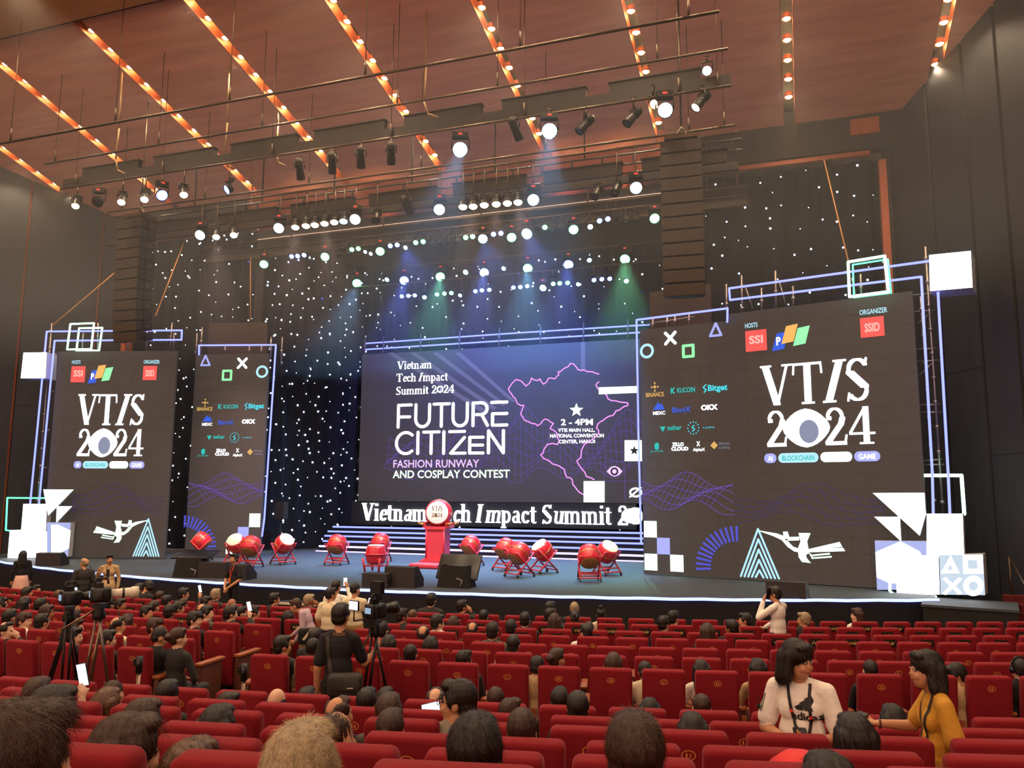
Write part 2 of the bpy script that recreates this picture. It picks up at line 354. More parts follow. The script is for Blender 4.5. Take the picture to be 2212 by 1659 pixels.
# strokes: (points, nib width, nib height)
T_, t_ = .19, .05
SER = {
 'V': (.86, [([(.12, .98), (.42, .03)], T_, .05), ([(.44, .03), (.72, .98)], .06, .05), ([(0, .98), (.27, .98)], t_, t_), ([(.6, .98), (.86, .98)], t_, t_)]),
 'T': (.82, [([(.41, .02), (.41, .97)], T_, t_), ([(.05, .97), (.77, .97)], t_, .06), ([(.05, .97), (.03, .74)], .05, t_), ([(.77, .97), (.79, .74)], .05, t_), ([(.26, .02), (.56, .02)], t_, t_)]),
 'I': (.56, [([(.13, .02), (.29, .98)], T_, t_), ([(.0, .02), (.3, .02)], t_, t_), ([(.14, .98), (.44, .98)], t_, t_)]),
 'S': (.66, [(arcp(.33, .74, .22, .235, 25, 180, 8)+[(.13, .66)], .1, .05), ([(.14, .68), (.5, .33)], .2, .06), ([(.5, .36)]+arcp(.32, .26, .22, .235, 10, -150, 8), .1, .05), ([(.53, .84), (.56, .98)], .05, t_), ([(.1, .18), (.07, .02)], .05, t_)]),
 '2': (.64, [(arcp(.31, .72, .2, .26, 165, 10, 9), .09, .05), ([(.51, .72), (.47, .56), (.1, .06)], .15, .05), ([(.06, .04), (.58, .04)], t_, .1), ([(.56, .05), (.6, .24)], .05, t_), ([(.13, .72), (.17, .72)], .1, .1)]),
 '4': (.68, [([(.46, .02), (.46, .97)], .16, t_), ([(.44, .97), (.04, .3)], .06, .04), ([(.04, .28), (.66, .28)], t_, .06), ([(.3, .02), (.62, .02)], t_, t_)]),
 '0': (.8, [(arcp(.4, .48, .34, .36, 0, 360, 18), .1, .16)]),
 'i': (.34, [([(.17, .02), (.17, .66)], T_*.9, t_), ([(.05, .66), (.17, .66)], t_, t_), ([(.04, .02), (.3, .02)], t_, t_), ([(.15, .92), (.19, .92)], .12, .13)]),
 'e': (.56, [(arcp(.28, .33, .19, .3, 10, 320, 12), .12, .05), ([(.1, .36), (.46, .36)], t_, t_)]),
 't': (.42, [([(.18, .1), (.18, .86)], T_*.85, t_), ([(.02, .64), (.36, .64)], t_, t_), (arcp(.28, .12, .1, .1, 180, 320, 5), .06, .05)]),
 'n': (.7, [([(.16, .02), (.16, .64)], T_*.9, t_), (arcp(.35, .5, .17, .15, 160, 0, 7)+[(.52, .02)], .13, t_), ([(.04, .02), (.28, .02)], t_, t_), ([(.04, .65), (.16, .65)], t_, t_), ([(.4, .02), (.66, .02)], t_, t_)]),
 'a': (.6, [([(.42, .08), (.42, .5)], T_*.8, t_), (arcp(.29, .5, .14, .15, 0, 150, 6), .08, .05), (arcp(.27, .2, .16, .17, 60, 330, 9), .1, .05), ([(.42, .05), (.56, .03)], t_, t_)]),
 'm': (1.04, [([(.16, .02), (.16, .64)], T_*.9, t_), (arcp(.33, .5, .16, .15, 160, 0, 6)+[(.5, .02)], .13, t_), (arcp(.68, .5, .17, .15, 160, 0, 6)+[(.85, .02)], .13, t_), ([(.04, .02), (.28, .02)], t_, t_), ([(.04, .65), (.16, .65)], t_, t_), ([(.4, .02), (.6, .02)], t_, t_), ([(.74, .02), (.98, .02)], t_, t_)]),
 'c': (.54, [(arcp(.29, .33, .19, .3, 50, 320, 12), .12, .05), ([(.4, .52), (.44, .52)], .09, .1)]),
 'h': (.7, [([(.16, .02), (.16, .98)], T_*.9, t_), (arcp(.35, .5, .17, .15, 160, 0, 7)+[(.52, .02)], .13, t_), ([(.04, .02), (.28, .02)], t_, t_), ([(.04, .98), (.16, .98)], t_, t_), ([(.4, .02), (.66, .02)], t_, t_)]),
 'p': (.66, [([(.16, -.26), (.16, .64)], T_*.9, t_), (arcp(.33, .33, .21, .3, 140, -140, 12), .11, .05), ([(.03, -.26), (.3, -.26)], t_, t_), ([(.04, .65), (.16, .65)], t_, t_)]),
 'u': (.68, [([(.15, .64), (.15, .2)]+arcp(.31, .2, .16, .17, 180, 330, 6), .12, t_), ([(.5, .03), (.5, .64)], T_*.85, t_), ([(.02, .65), (.15, .65)], t_, t_), ([(.38, .65), (.5, .65)], t_, t_), ([(.5, .03), (.64, .03)], t_, t_)]),
 ' ': (.3, []),
}
SANS = {
 'F': (.72, [[(.06, 0), (.06, 1), (.66, 1)], [(.06, .46), (.6, .46)]]), 'U': (.8, [[(.06, 1), (.06, .34)]+arcp(.38, .34, .32, .34, 180, 360, 10)+[(.7, 1)]]),
 'T': (.72, [[(.0, 1), (.7, 1)], [(.35, 1), (.35, 0)]]), 'R': (.78, [[(.06, 0), (.06, 1), (.42, 1)]+arcp(.42, .74, .26, .26, 90, -90, 8)+[(.2, .48)], [(.44, .48), (.7, 0)]]),
 'E': (.72, [[(.0, 1), (.66, 1)], [(.66, .5), (.04, .5), (.04, 0), (.66, 0)]]), 'C': (.84, [arcp(.48, .5, .44, .5, 48, 312, 16)]), 'I': (.26, [[(.1, 0), (.1, 1)]]),
 'Z': (.76, [[(.0, 1), (.66, 1)], [(.66, .72), (.06, 0), (.7, 0)]]), 'N': (.84, [[(.06, 0), (.06, 1), (.7, 0), (.7, 1)]]), 'e': (.7, [[(.62, .72), (.04, .72), (.04, 0), (.62, 0)], [(.04, .36), (.6, .36)]]), ' ': (.35, [])}
def serif_polys(txt, italic='', gap=.02):
    x = 0; out = []
    for k, ch in enumerate(txt):
        w, st = SER[ch]
        sl = .16 if ('/' in italic and italic[k] == '/') else 0
        for pts, nw, nh in st:
            for pg in sweep(pts, nib(nw, nh)): out.append([(x+a+sl*b, b) for a, b in pg])
        x += w+gap
    return out, x
def sans_polys(txt, w=.135):
    x = 0; out = []
    for ch in txt:
        wd_, st = SANS[ch]
        for pts in st: out += [[(x+a, b) for a, b in pg] for pg in sweep(pts, nib(w, w, True))]
        x += wd_+.1
    return out, x-.1
def font_polys(txt, bold=.0):
    """outline triangles of the built-in typeface, cap height 1"""
    cu_ = bpy.data.curves.new('t', 'FONT'); cu_.body = txt; cu_.size = 1; cu_.offset = bold; cu_.resolution_u = 3
    o = bpy.data.objects.new('t', cu_); COL.objects.link(o); dg = bpy.context.evaluated_depsgraph_get(); me = o.evaluated_get(dg).to_mesh()
    v = [(p.co.x, p.co.y) for p in me.vertices]; fs = [[v[i] for i in f.vertices] for f in me.polygons]
    o.evaluated_get(dg).to_mesh_clear(); bpy.data.objects.remove(o); bpy.data.curves.remove(cu_)
    if not v: return [], 1
    x0 = min(p[0] for p in v); x1 = max(p[0] for p in v); cap = .729
    return [[((x-x0)/cap, y/cap) for x, y in f] for f in fs], (x1-x0)/cap

# ------------------------------------------------------------------ LED walls
M_LED_VEIL = mat('led_panel', '#35312f', .65, var=.08, scale=2, emit=.8); M_SEAM = mat('led_seam', '#544a44', .6, var=.1)  # dim screen glow, raised to stand in for haze and room light veil
G_WHITE = glow('led_white', (.93, .95, 1), 2.6); G_LAV = glow('led_lavender', (.42, .45, 1.0), 1.0); G_CYAN = glow('led_cyan', (.05, .75, .9), 1.0); G_TEAL = glow('led_teal', (.0, .55, .5), 1.0)
G_LGREEN = glow('led_green', (.28, .95, .4), 1.2); G_WGREEN = glow('led_white_green', (.72, 1, .8), 2.0); G_RED = glow('led_red', (1, .1, .09), 1.0); G_PINKW = glow('led_pale_red', (1, .45, .4), 1.2)
G_ORG = glow('led_orange', (1, .5, .12), 1.0); G_GOLD = glow('led_gold', (.95, .55, .15), .8); G_LBLUE = glow('led_blue', (.02, .12, .85), .9); G_PURP = glow('led_purple', (.25, .13, .75), .55); G_DPURP = glow('led_dim_purple', (.12, .07, .38), .4)
G_MAG = glow('led_magenta', (.85, .3, 1), 1.3); G_VIO = glow('led_violet', (.75, .5, 1), 1.3); G_ICE = glow('led_ice', (.45, .8, .95), 1.1); G_ASH = glow('led_ash', (.3, .34, .5), .8)
M_LEDB = mat('led_black', '#141018', .5, var=0); G_ARC = glow('led_indigo', (.09, .1, .75), .8)
class Screen:
    """LED wall standing on plan point P with its face along angle ang"""
    def __init__(s, name, P, ang, x0px, x1px, topL, zb, label, group=None, seams=None, th=.12):
        a = math.radians(ang); s.P = Vector((P[0], P[1], 0)); s.u = Vector((math.cos(a), math.sin(a), 0)); s.n = Vector((s.u.y, -s.u.x, 0))
        if s.n.y > 0: s.n = -s.n
        s.u0 = s.px(*x0px)[0]; s.u1 = s.px(*x1px)[0]; s.z1 = s.px(*topL)[1]; s.zb = zb
        o = s.pt(s.u0, zb); s.o = Vector(o)
        s.t = empty(name, o, 0, label, 'screen', group)
        m = MB(); c = [s.pt(s.u0, zb, 0), s.pt(s.u1, zb, 0), s.pt(s.u1, s.z1, 0), s.pt(s.u0, s.z1, 0)]; c = [Vector(v)-s.o for v in c]
        b = [v-s.n*th for v in c]; m.add(c+b, [(0, 1, 2, 3), (7, 6, 5, 4), (0, 4, 5, 1), (1, 5, 6, 2), (2, 6, 7, 3), (3, 7, 4, 0)]); m.build('led_panel', M_LED_VEIL, s.t)
        if seams:
            m = MB(); w, h = s.u1-s.u0, s.z1-zb
            for i in range(1, seams[0]): s.rect(m, s.u0+w*i/seams[0]-.006, zb, s.u0+w*i/seams[0]+.006, s.z1, .004)
            for j in range(1, seams[1]): s.rect(m, s.u0, zb+h*j/seams[1]-.006, s.u1, zb+h*j/seams[1]+.006, .004)
            m.build('tile_seams', M_SEAM, s.t)
    def px(s, x, y):
        d = ray(x, y); k = s.P.dot(s.n)/d.dot(s.n); p = d*k; return ((p-s.P).dot(s.u), p.z)
    def pt(s, u, z, off=.0): return s.P+s.u*u+s.n*off+Vector((0, 0, z))
    def rect(s, m, u0, z0, u1, z1, off): m.add([s.pt(u, z, off)-s.o for u, z in ((u0, z0), (u1, z0), (u1, z1), (u0, z1))], [(0, 1, 2, 3)])
    def poly(s, m, pts, off=.012, local=False):
        q = pts if local else [s.px(*p) for p in pts]; m.add([s.pt(u, z, off)-s.o for u, z in q], [tuple(range(len(q)))]); return m
    def line(s, m, pts, w, off=.012, local=False, close=False):
        q = list(pts) if local else [s.px(*p) for p in pts]
        if close: q.append(q[0])
        for pg in sweep(q, nib(w, w, True)): s.poly(m, pg, off, True)
        return m
    def part(s, name, pts, g, off=.012): m = MB(); s.poly(m, pts, off); return m.build(name, g, s.t)
    def disc(s, m, c, r, off=.012, n=24, r2=None):
        u, z = s.px(*c); ru, rz = (r if isinstance(r, tuple) else (r, r))
        s.poly(m, [(u+ru*math.cos(2*math.pi*i/n), z+rz*math.sin(2*math.pi*i/n)) for i in range(n)], off, True)
    def text(s, name, polys, pL, pR, top, g, off=.014, th=None):
        """lettering: baseline from pixel pL to pR, cap top at pixel `top` above pL"""
        pg, w = polys; a, b = Vector(s.px(*pL)), Vector(s.px(*pR)); h = s.px(*top)[1]-a.y; m = MB()
        for f in pg: s.poly(m, [(a.x+(b.x-a.x)*x/w, a.y+(b.y-a.y)*x/w+h*y) for x, y in f], off, True)
        return m.build(name, g, s.t, fix=False)
def pix(ox, oy, k): return lambda *ps: [(ox+x/k, oy+y/k) for x, y in ps]

# ---- wing screens
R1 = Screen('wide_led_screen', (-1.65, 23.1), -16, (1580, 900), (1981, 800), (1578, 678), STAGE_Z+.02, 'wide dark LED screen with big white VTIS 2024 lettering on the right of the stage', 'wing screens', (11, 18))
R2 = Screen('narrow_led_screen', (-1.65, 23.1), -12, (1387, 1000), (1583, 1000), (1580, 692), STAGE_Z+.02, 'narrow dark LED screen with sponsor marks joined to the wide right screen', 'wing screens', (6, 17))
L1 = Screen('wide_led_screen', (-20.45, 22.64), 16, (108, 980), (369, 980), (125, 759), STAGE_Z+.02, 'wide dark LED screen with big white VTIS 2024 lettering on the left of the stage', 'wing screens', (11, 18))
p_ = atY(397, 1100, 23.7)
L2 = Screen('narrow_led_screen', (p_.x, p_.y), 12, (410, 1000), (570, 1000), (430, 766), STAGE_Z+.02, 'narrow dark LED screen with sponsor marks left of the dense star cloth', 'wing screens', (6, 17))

BIRD = [[(-25, 405), (150, 435), (205, 455), (222, 500), (190, 490), (120, 457)], [(200, 420), (238, 418), (252, 460), (250, 480), (205, 480)], [(240, 464), (335, 462), (335, 492), (240, 495)], [(185, 485), (235, 493), (285, 545), (335, 562), (335, 592), (295, 585), (240, 548)],
  [(330, 430), (430, 432), (402, 500), (412, 560), (416, 600), (392, 612), (398, 640), (433, 682), (358, 672), (330, 630), (325, 560), (346, 500)], [(410, 566), (672, 505), (695, 545), (415, 580)], [(415, 572), (700, 552), (720, 582), (415, 592)], [(415, 592), (440, 612), (590, 596), (592, 610), (445, 624), (425, 615)], [(420, 600), (450, 634), (606, 622), (606, 635), (442, 647)]]
def wide_content(s, q, flip):
    """q maps unit coordinates measured on the right-hand screen (0..1 across, 0..1 down) to pixels of screen s"""
    def P(*ps): return [q(*p) for p in ps]
    s.text('screen_lettering', font_polys('HOSTS', .02), q(.10, .063), q(.175, .063), q(.10, .045), G_ICE)
    s.text('screen_lettering', font_polys('ORGANIZER', .02), q(.735, .063), q(.875, .063), q(.735, .045), G_ICE)
    for u in ((.10, .225), (.735, .855)):
        y1 = .155 if u[0] < .2 else .145
        s.part('red_square', P((u[0], .075), (u[1], .075), (u[1], y1), (u[0], y1)), G_RED)
        s.text('screen_lettering', font_polys('SSI' if u[0] < .2 else 'SSID', .03), q(u[0]+.022, .125), q(u[1]-.022, .125), q(u[0]+.02, .095), G_PINKW)
    for k, (g, a) in enumerate(((G_LBLUE, .265), (G_ORG, .32), (G_LGREEN, .385))):
        dy = (.012, -.012, .0)[k]; w = .075
        s.part('logo_panel', P((a+.018, .085+dy), (a+w+.01, .08+dy), (a+w-.018, .145+dy), (a-.012, .15+dy)), g, .012+.002*k)
    s.text('screen_lettering', font_polys('P', .03), q(.28, .14), q(.305, .14), q(.28, .11), G_WHITE, .02)
    V = serif_polys('VTIS', '  / ', .0); s.text('screen_lettering', V, q(.185, .365), q(.775, .365), q(.185, .215), G_WHITE)
    a = serif_polys('2'); s.text('screen_lettering', a, q(.2, .515), q(.325, .515), q(.2, .385), G_WHITE)
    s.text('screen_lettering', serif_polys('24'), q(.52, .515), q(.785, .515), q(.52, .385), G_WHITE)
    m = MB(); eye = []
    for i in range(24):
        t = 2*math.pi*i/24; eye.append(q(.425+.115*math.cos(t)*(1+.12*abs(math.cos(t))**8), .452+.07*math.sin(t)*(1-.1*abs(math.cos(t)))))
    s.poly(m, eye, .016); m.build('eye_mark', G_WHITE, s.t)
    m = MB(); s.poly(m, [q(.44+.053*math.cos(2*math.pi*i/24), .465+.042*math.sin(2*math.pi*i/24)) for i in range(24)], .02); m.build('eye_pupil', G_ASH, s.t)
    for (a, b, g, gl, tx) in ((.185, .255, G_LAV, G_WHITE, 'AI'), (.265, .485, G_ICE, G_TEAL, 'BLOCKCHAIN'), (.495, .66, G_WGREEN, G_WHITE, ''), (.67, .8, G_LAV, G_WHITE, 'GAME')):
        m = MB(); r = .0175; pts = []
        for i in range(13): t = math.pi/2+math.pi*i/12; pts.append((a+.025+.025*math.cos(t), .558-r*math.sin(t)))
        for i in range(13): t = -math.pi/2+math.pi*i/12; pts.append((b-.025+.025*math.cos(t), .558-r*math.sin(t)))
        s.poly(m, P(*pts), .012); m.build('topic_pill', g, s.t)
        if tx: s.text('screen_lettering', font_polys(tx, .02), q(a+.022, .567), q(b-.022, .567), q(a+.022, .549), gl, .016)
    fx = (lambda u: u) if not flip else (lambda u: 1-u)
    # faint wire hills
    m = MB(); rows = []
    for j in range(5): rows.append([(fx(i/30), .705+.02*j+.03*math.sin(i*.33+j*.5)*math.exp(-((i-11)/9)**2)-.03*math.exp(-((i-13)/7)**2)*(1-j/6)) for i in range(0, 25)])
    for r in rows: s.line(m, P(*r), .012)
    for i in range(0, 25, 2): s.line(m, P(*[r[min(24, i+k)] for k, r in enumerate(rows)]), .01)
    m.build('wire_hills', G_DPURP, s.t)
    # humming bird of flat shapes
    B = lambda *ps: P(*[(fx(u), v) for u, v in ps])
    m = MB()
    for k, pg in enumerate(BIRD):
        bq = []
        for x, y in pg:
            a, b = R1.px(1640+x/3.867, 1040+y/3.867); bq.append(((a-R1.u0)/(R1.u1-R1.u0), (R1.z1-b)/(R1.z1-R1.zb)))
        s.poly(m, B(*bq), .012+.0005*k)
    m.build('bird_drawing', G_WGREEN, s.t)
    for k in range(5):
        m = MB(); c = .135; h = .185-.037*k; w = .108-.0215*k; b = 1.0-.0
        s.line(m, B((c-w, b-.012), (c, b-h), (c+w, b-.012)), .055, .012+.001*k); m.build('chevron', G_ICE, s.t)
def bil(TL, TR, BR, BL):
    TL, TR, BR, BL = map(Vector, (TL, TR, BR, BL))
    return lambda u, v: tuple((TL*(1-u)+TR*u)*(1-v)+(BL*(1-u)+BR*u)*v)
def corners(s): return [proj(s.pt(u, z)) for u, z in ((s.u0, s.z1), (s.u1, s.z1), (s.u1, s.zb), (s.u0, s.zb))]
def unit(s): return lambda u, v: proj(s.pt(s.u0+(s.u1-s.u0)*u, s.z1+(s.zb-s.z1)*v))
wide_content(R1, unit(R1), False); wide_content(L1, (lambda f: (lambda u, v: f(.03+.95*u, v)))(unit(L1)), True)
def narrow_content(s, flip):
    f = unit(s); fx = (lambda u: u) if not flip else (lambda u: 1-u)
    P = lambda *ps: [f(fx(u), v) for u, v in ps]
    A = lambda *ps: [f(u, v) for u, v in ps]
    m = MB(); s.line(m, P((.80, .055), (.92, .055), (.865, .006)), .07, close=True); m.build('triangle_mark', G_LAV, s.t)
    m = MB(); s.line(m, P((.5, .085), (.61, .085), (.61, .13), (.5, .13)), .085, close=True); m.build('square_mark', G_LGREEN, s.t)
    m = MB(); s.line(m, P((.3, .025), (.41, .07)), .09); s.line(m, P((.41, .025), (.3, .07)), .09, .013); m.build('cross_mark', G_WHITE, s.t)
    m = MB(); s.line(m, P(*[(.08+.068*math.cos(t*math.pi/12), .092+.026*math.sin(t*math.pi/12)) for t in range(24)]), .08, close=True); m.build('ring_mark', G_ICE, s.t)
    def word(t, u0, u1, v, h, g, b=.02): s.text('sponsor_lettering', font_polys(t, b), f(u0, v), f(u1, v), f(u0, v-h), g)
    m = MB()
    for dx, dy, k in ((0, 0, .02), (-.035, 0, .012), (.035, 0, .012), (0, -.016, .012), (0, .016, .012)):
        c = (.165+dx, .245+dy); s.poly(m, A((c[0]-k, c[1]), (c[0], c[1]+k*.45), (c[0]+k, c[1]), (c[0], c[1]-k*.45)))
    m.build('sponsor_mark', G_GOLD, s.t); word('BINANCE', .06, .27, .285, .018, G_GOLD)
    word('KUCOIN', .42, .62, .275, .02, G_TEAL); m = MB(); s.line(m, A((.385, .255), (.36, .265), (.385, .276)), .04); s.line(m, A((.352, .255), (.352, .276)), .03); m.build('sponsor_mark', G_TEAL, s.t)
    word('Bitget', .76, .97, .275, .024, G_CYAN, .03); m = MB(); s.line(m, A((.74, .25), (.71, .26), (.74, .27), (.72, .28)), .035); m.build('sponsor_mark', G_CYAN, s.t)
    m = MB(); s.poly(m, A((.14, .34), (.2, .308), (.26, .34))); s.poly(m, A((.19, .34), (.24, .313), (.275, .34)), .013); m.build('sponsor_mark', G_LBLUE, s.t); word('MEXC', .14, .28, .36, .014, G_WHITE)
    word('BingX', .36, .57, .355, .022, G_LBLUE, .02); word('OKX', .68, .86, .35, .02, G_WHITE, .05)
    word('tether', .3, .46, .425, .02, G_TEAL); m = MB(); s.poly(m, A((.215, .41), (.28, .41), (.248, .432))); m.build('sponsor_mark', G_TEAL, s.t)
    m = MB(); s.line(m, A((.6, .41), (.575, .417), (.605, .425), (.58, .433)), .03)
    for t in range(12): s.poly(m, A(*[(.59+.06*math.cos(t*math.pi/6)+.008*math.cos(k*math.pi/3), .42+.024*math.sin(t*math.pi/6)+.003*math.sin(k*math.pi/3)) for k in range(6)]))
    m.build('sponsor_mark', G_CYAN, s.t); word('Ledna', .7, .82, .423, .008, G_CYAN, 0)
    m = MB(); s.poly(m, A((.15, .48), (.18, .473), (.2, .48), (.2, .498), (.175, .505), (.15, .498))); m.build('sponsor_mark', G_TEAL, s.t); word('U2U NETWORK', .1, .25, .513, .008, G_TEAL, 0)
    word('ZILLO', .35, .48, .49, .014, G_WHITE, .05); word('CLOUD', .34, .53, .508, .014, G_WHITE, .05)
    word('X', .62, .66, .492, .018, G_WHITE, .04); word('AlphaX', .58, .71, .512, .012, G_WHITE)
    m = MB(); s.poly(m, A((.77, .492), (.81, .475), (.85, .492), (.81, .507))); m.build('sponsor_mark', G_GOLD, s.t); word('SPACE', .86, .97, .49, .009, G_ASH, 0); word('CAPITAL', .86, .98, .506, .009, G_ASH, 0)
    m = MB(); rows = []
    for j in range(6): rows.append([(i/20, .63+.018*j-.035*math.exp(-((i-12)/5)**2)*(1-j/7)+.02*math.sin(i*.5+j)+(.025*(i/20) if 1 else 0)) for i in range(21)])
    for r in rows: s.line(m, P(*[p for p in r]), .016)
    for i in range(0, 21, 1): s.line(m, P(*[r[max(0, i-k)] for k, r in enumerate(rows)]), .012)
    m.build('wire_hills', G_PURP, s.t)
    m = MB()
    for k in range(13):
        a = math.pi*(.5+.52*k/12); c = (1.02, .96)
        q = lambda r, t: (c[0]+r*math.cos(t)*1.0, c[1]-r*.36*math.sin(t))
        s.poly(m, P(q(.44, a-.03), q(.44, a+.03), q(.28, a+.04), q(.28, a-.04)))
    m.build('ray_fan', G_ARC, s.t)
    for i, (cx, cy, g) in enumerate(((0, 0, G_WGREEN), (1, 1, G_LAV), (0, 2, G_WGREEN), (2, 2, G_WGREEN))):
        u, v = .012+.145*cx, .79+.065*cy; s.part('checker_square', P((u, v), (u+.145, v), (u+.145, v+.065), (u, v+.065)), g)
narrow_content(R2, False); narrow_content(L2, True)

# ---- main screen, the lit steps below it and the raised lettering
MS = Screen('main_led_screen', (-11.4, 30.2), 0, (778, 920), (1404, 900), (786, 766), 0, 'huge central LED screen showing FUTURE CITIZEN and a map outline', None, None) if False else None
zb = atY(775, 1082, 30.2).z
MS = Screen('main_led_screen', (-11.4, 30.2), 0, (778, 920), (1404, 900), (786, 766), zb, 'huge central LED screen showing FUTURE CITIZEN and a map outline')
c5 = pix(740, 560, 2.962)
for tx, it, l, r, t in (('Vietnam', '  /  / ', (352, 705), (572, 697), (352, 655)), ('Tech Impact', ' /   /     ', (345, 785), (675, 776), (345, 733)), ('Summit', '      ', (342, 868), (552, 860), (342, 818)), ('2024', '    ', (570, 858), (716, 853), (570, 808))):
    S_ = serif_polys(tx, it, .0)
    MS.text('screen_lettering', S_, *c5(l, r, t), G_WHITE)
m = MB(); MS.disc(m, c5((630, 833))[0], .055, .02); m.build('eye_pupil', G_LAV, MS.t)
MS.text('headline_lettering', sans_polys('FUTURE'), *c5((348, 1075), (1060, 1060), (348, 935)), G_WHITE)
MS.text('headline_lettering', sans_polys('CITIZeN'), *c5((338, 1245), (1050, 1238), (338, 1110)), G_WHITE)
MS.text('screen_lettering', font_polys('FASHION RUNWAY', .012), *c5((325, 1333), (875, 1330), (325, 1283)), G_VIO)
MS.text('screen_lettering', font_polys('AND COSPLAY CONTEST', .012), *c5((322, 1400), (1070, 1397), (322, 1350)), G_WGREEN)
MS.text('screen_lettering', font_polys('2 - 4PM', .02), *c5((1398, 1062), (1602, 1060), (1398, 1022)), G_WHITE)
MS.text('screen_lettering', font_polys('VTIS MAIN HALL,', .015), *c5((1380, 1105), (1615, 1103), (1380, 1082)), G_WHITE)
MS.text('screen_lettering', font_polys('NATIONAL CONVENTION', .015), *c5((1328, 1141), (1672, 1139), (1328, 1118)), G_WHITE)
MS.text('screen_lettering', font_polys('CENTER, HANOI', .015), *c5((1385, 1178), (1615, 1176), (1385, 1155)), G_WHITE)
mapL = [(1640, 735), (1600, 720), (1560, 718), (1530, 712), (1500, 695), (1480, 672), (1455, 668), (1440, 690), (1405, 710), (1380, 720), (1385, 740), (1360, 765), (1330, 760), (1310, 780), (1285, 800), (1262, 765), (1240, 775), (1210, 760), (1195, 795), (1175, 812), (1150, 785), (1110, 770), (1085, 795), (1062, 830), (1080, 860), (1105, 890), (1120, 925), (1160, 935), (1140, 990), (1165, 1030), (1210, 1050), (1250, 1065), (1280, 1035), (1310, 1025), (1350, 1050), (1330, 1085), (1370, 1110), (1385, 1160), (1375, 1185), (1310, 1185), (1290, 1215), (1268, 1250), (1300, 1280), (1345, 1310), (1420, 1345), (1435, 1395), (1470, 1410), (1490, 1460), (1540, 1505)]
mapR = [(1640, 785), (1622, 805), (1640, 835), (1690, 870), (1720, 905), (1780, 915), (1825, 920), (1820, 940), (1790, 950), (1750, 970), (1730, 1000), (1680, 1020), (1650, 1040), (1625, 1080), (1640, 1110), (1600, 1150), (1550, 1180), (1530, 1220), (1525, 1270), (1500, 1290), (1530, 1340), (1560, 1390), (1610, 1410)]
def jag(ps, k=7, sd=3):
    rs = random.Random(sd); o = [ps[0]]
    for a, b in zip(ps, ps[1:]): o += [((a[0]+b[0])/2+rs.uniform(-k, k), (a[1]+b[1])/2+rs.uniform(-k, k)), b]
    return o
m = MB(); MS.line(m, c5(*jag(mapL)), .045, .016); MS.line(m, c5(*jag(mapR)), .045, .016); m.build('map_outline', G_MAG, MS.t)
st = lambda cx, cy, r: c5(*[(cx+(r if i % 2 == 0 else r*.42)*math.sin(math.pi*i/5), cy-(r if i % 2 == 0 else r*.42)*math.cos(math.pi*i/5)) for i in range(10)])
MS.part('star_mark', st(1497, 966, 46), G_WGREEN, .018)
m = MB(); rows = []
def hill(x, j): return 1150+j*32-150*math.exp(-((x-985)/130)**2)*(1-j/8)-150*math.exp(-((x-1150)/90)**2)*(1-j/6)-90*math.exp(-((x-740)/120)**2)*(1-j/8)-120*math.exp(-((x-1330)/110)**2)*(1-j/8)-160*math.exp(-((x-1850)/130)**2)*(1-j/9)+40*math.sin(x*.02+j*.7)+60*math.exp(-((x-1080)/60)**2)*(1-j/9)
for j in range(8): rows.append([(x+j*6*((x-1100)/900), hill(x, j)) for x in range(300, 1911, 35)])
for r in rows: MS.line(m, c5(*r), .014, .008)
for i in range(0, len(rows[0])): MS.line(m, c5(*[r[i] for r in rows]), .012, .008)
m.build('wire_hills', G_PURP, MS.t)
m = MB()
for x in range(4): MS.part('grey_ray', c5((285+x*145, 600), (320+x*145, 595), (1110-(3-x)*60, 910+(3-x)*20), (1085-(3-x)*60, 915+(3-x)*25)), mat('led_grey', '#524a49', .6, var=.05, emit=.8), .004)
MS.poly(m, c5((1525, 530), (1552, 528), (1552, 715), (1525, 712)), .004)
m.build('grey_ray', mat('led_grey', '#524a49', .6, var=.05), MS.t)
MS.part('pale_bar', c5((1640, 820), (1882, 812), (1884, 855), (1640, 865)), G_WGREEN, .016)
MS.part('pale_square', c5((1543, 1420), (1677, 1420), (1677, 1555), (1543, 1555)), G_WGREEN, .016)
MS.part('pale_square', c5((1805, 1158), (1922, 1158), (1922, 1292), (1805, 1292)), G_WGREEN, .016); MS.part('star_mark', st(1867, 1225, 32), M_LEDB, .024)
m = MB(); MS.line(m, c5((1675, 1295), (1805, 1295), (1808, 1550), (1808, 1420), (1920, 1420), (1675, 1420)), .014, .012); MS.line(m, c5((1675, 1295), (1675, 1420)), .014, .012); m.build('grid_lines', G_PURP, MS.t)
m = MB(); MS.poly(m, c5((1690, 1358), (1715, 1330), (1740, 1322), (1768, 1332), (1792, 1358), (1768, 1382), (1740, 1392), (1715, 1382)), .014); m.build('eye_mark', G_VIO, MS.t)
m = MB(); MS.disc(m, c5((1740, 1358))[0], .15, .02); m.build('eye_iris', M_LEDB, MS.t); m = MB(); MS.disc(m, c5((1740, 1358))[0], .085, .026); m.build('eye_pupil', G_VIO, MS.t)
m = MB(); MS.line(m, c5(*[(1876+36*math.cos(t*.4), 1492+26*math.sin(t*.4)) for t in range(16)]), .07, .016); MS.line(m, c5((1840, 1520), (1908, 1462)), .06, .018); m.build('orbit_mark', G_WHITE, MS.t)
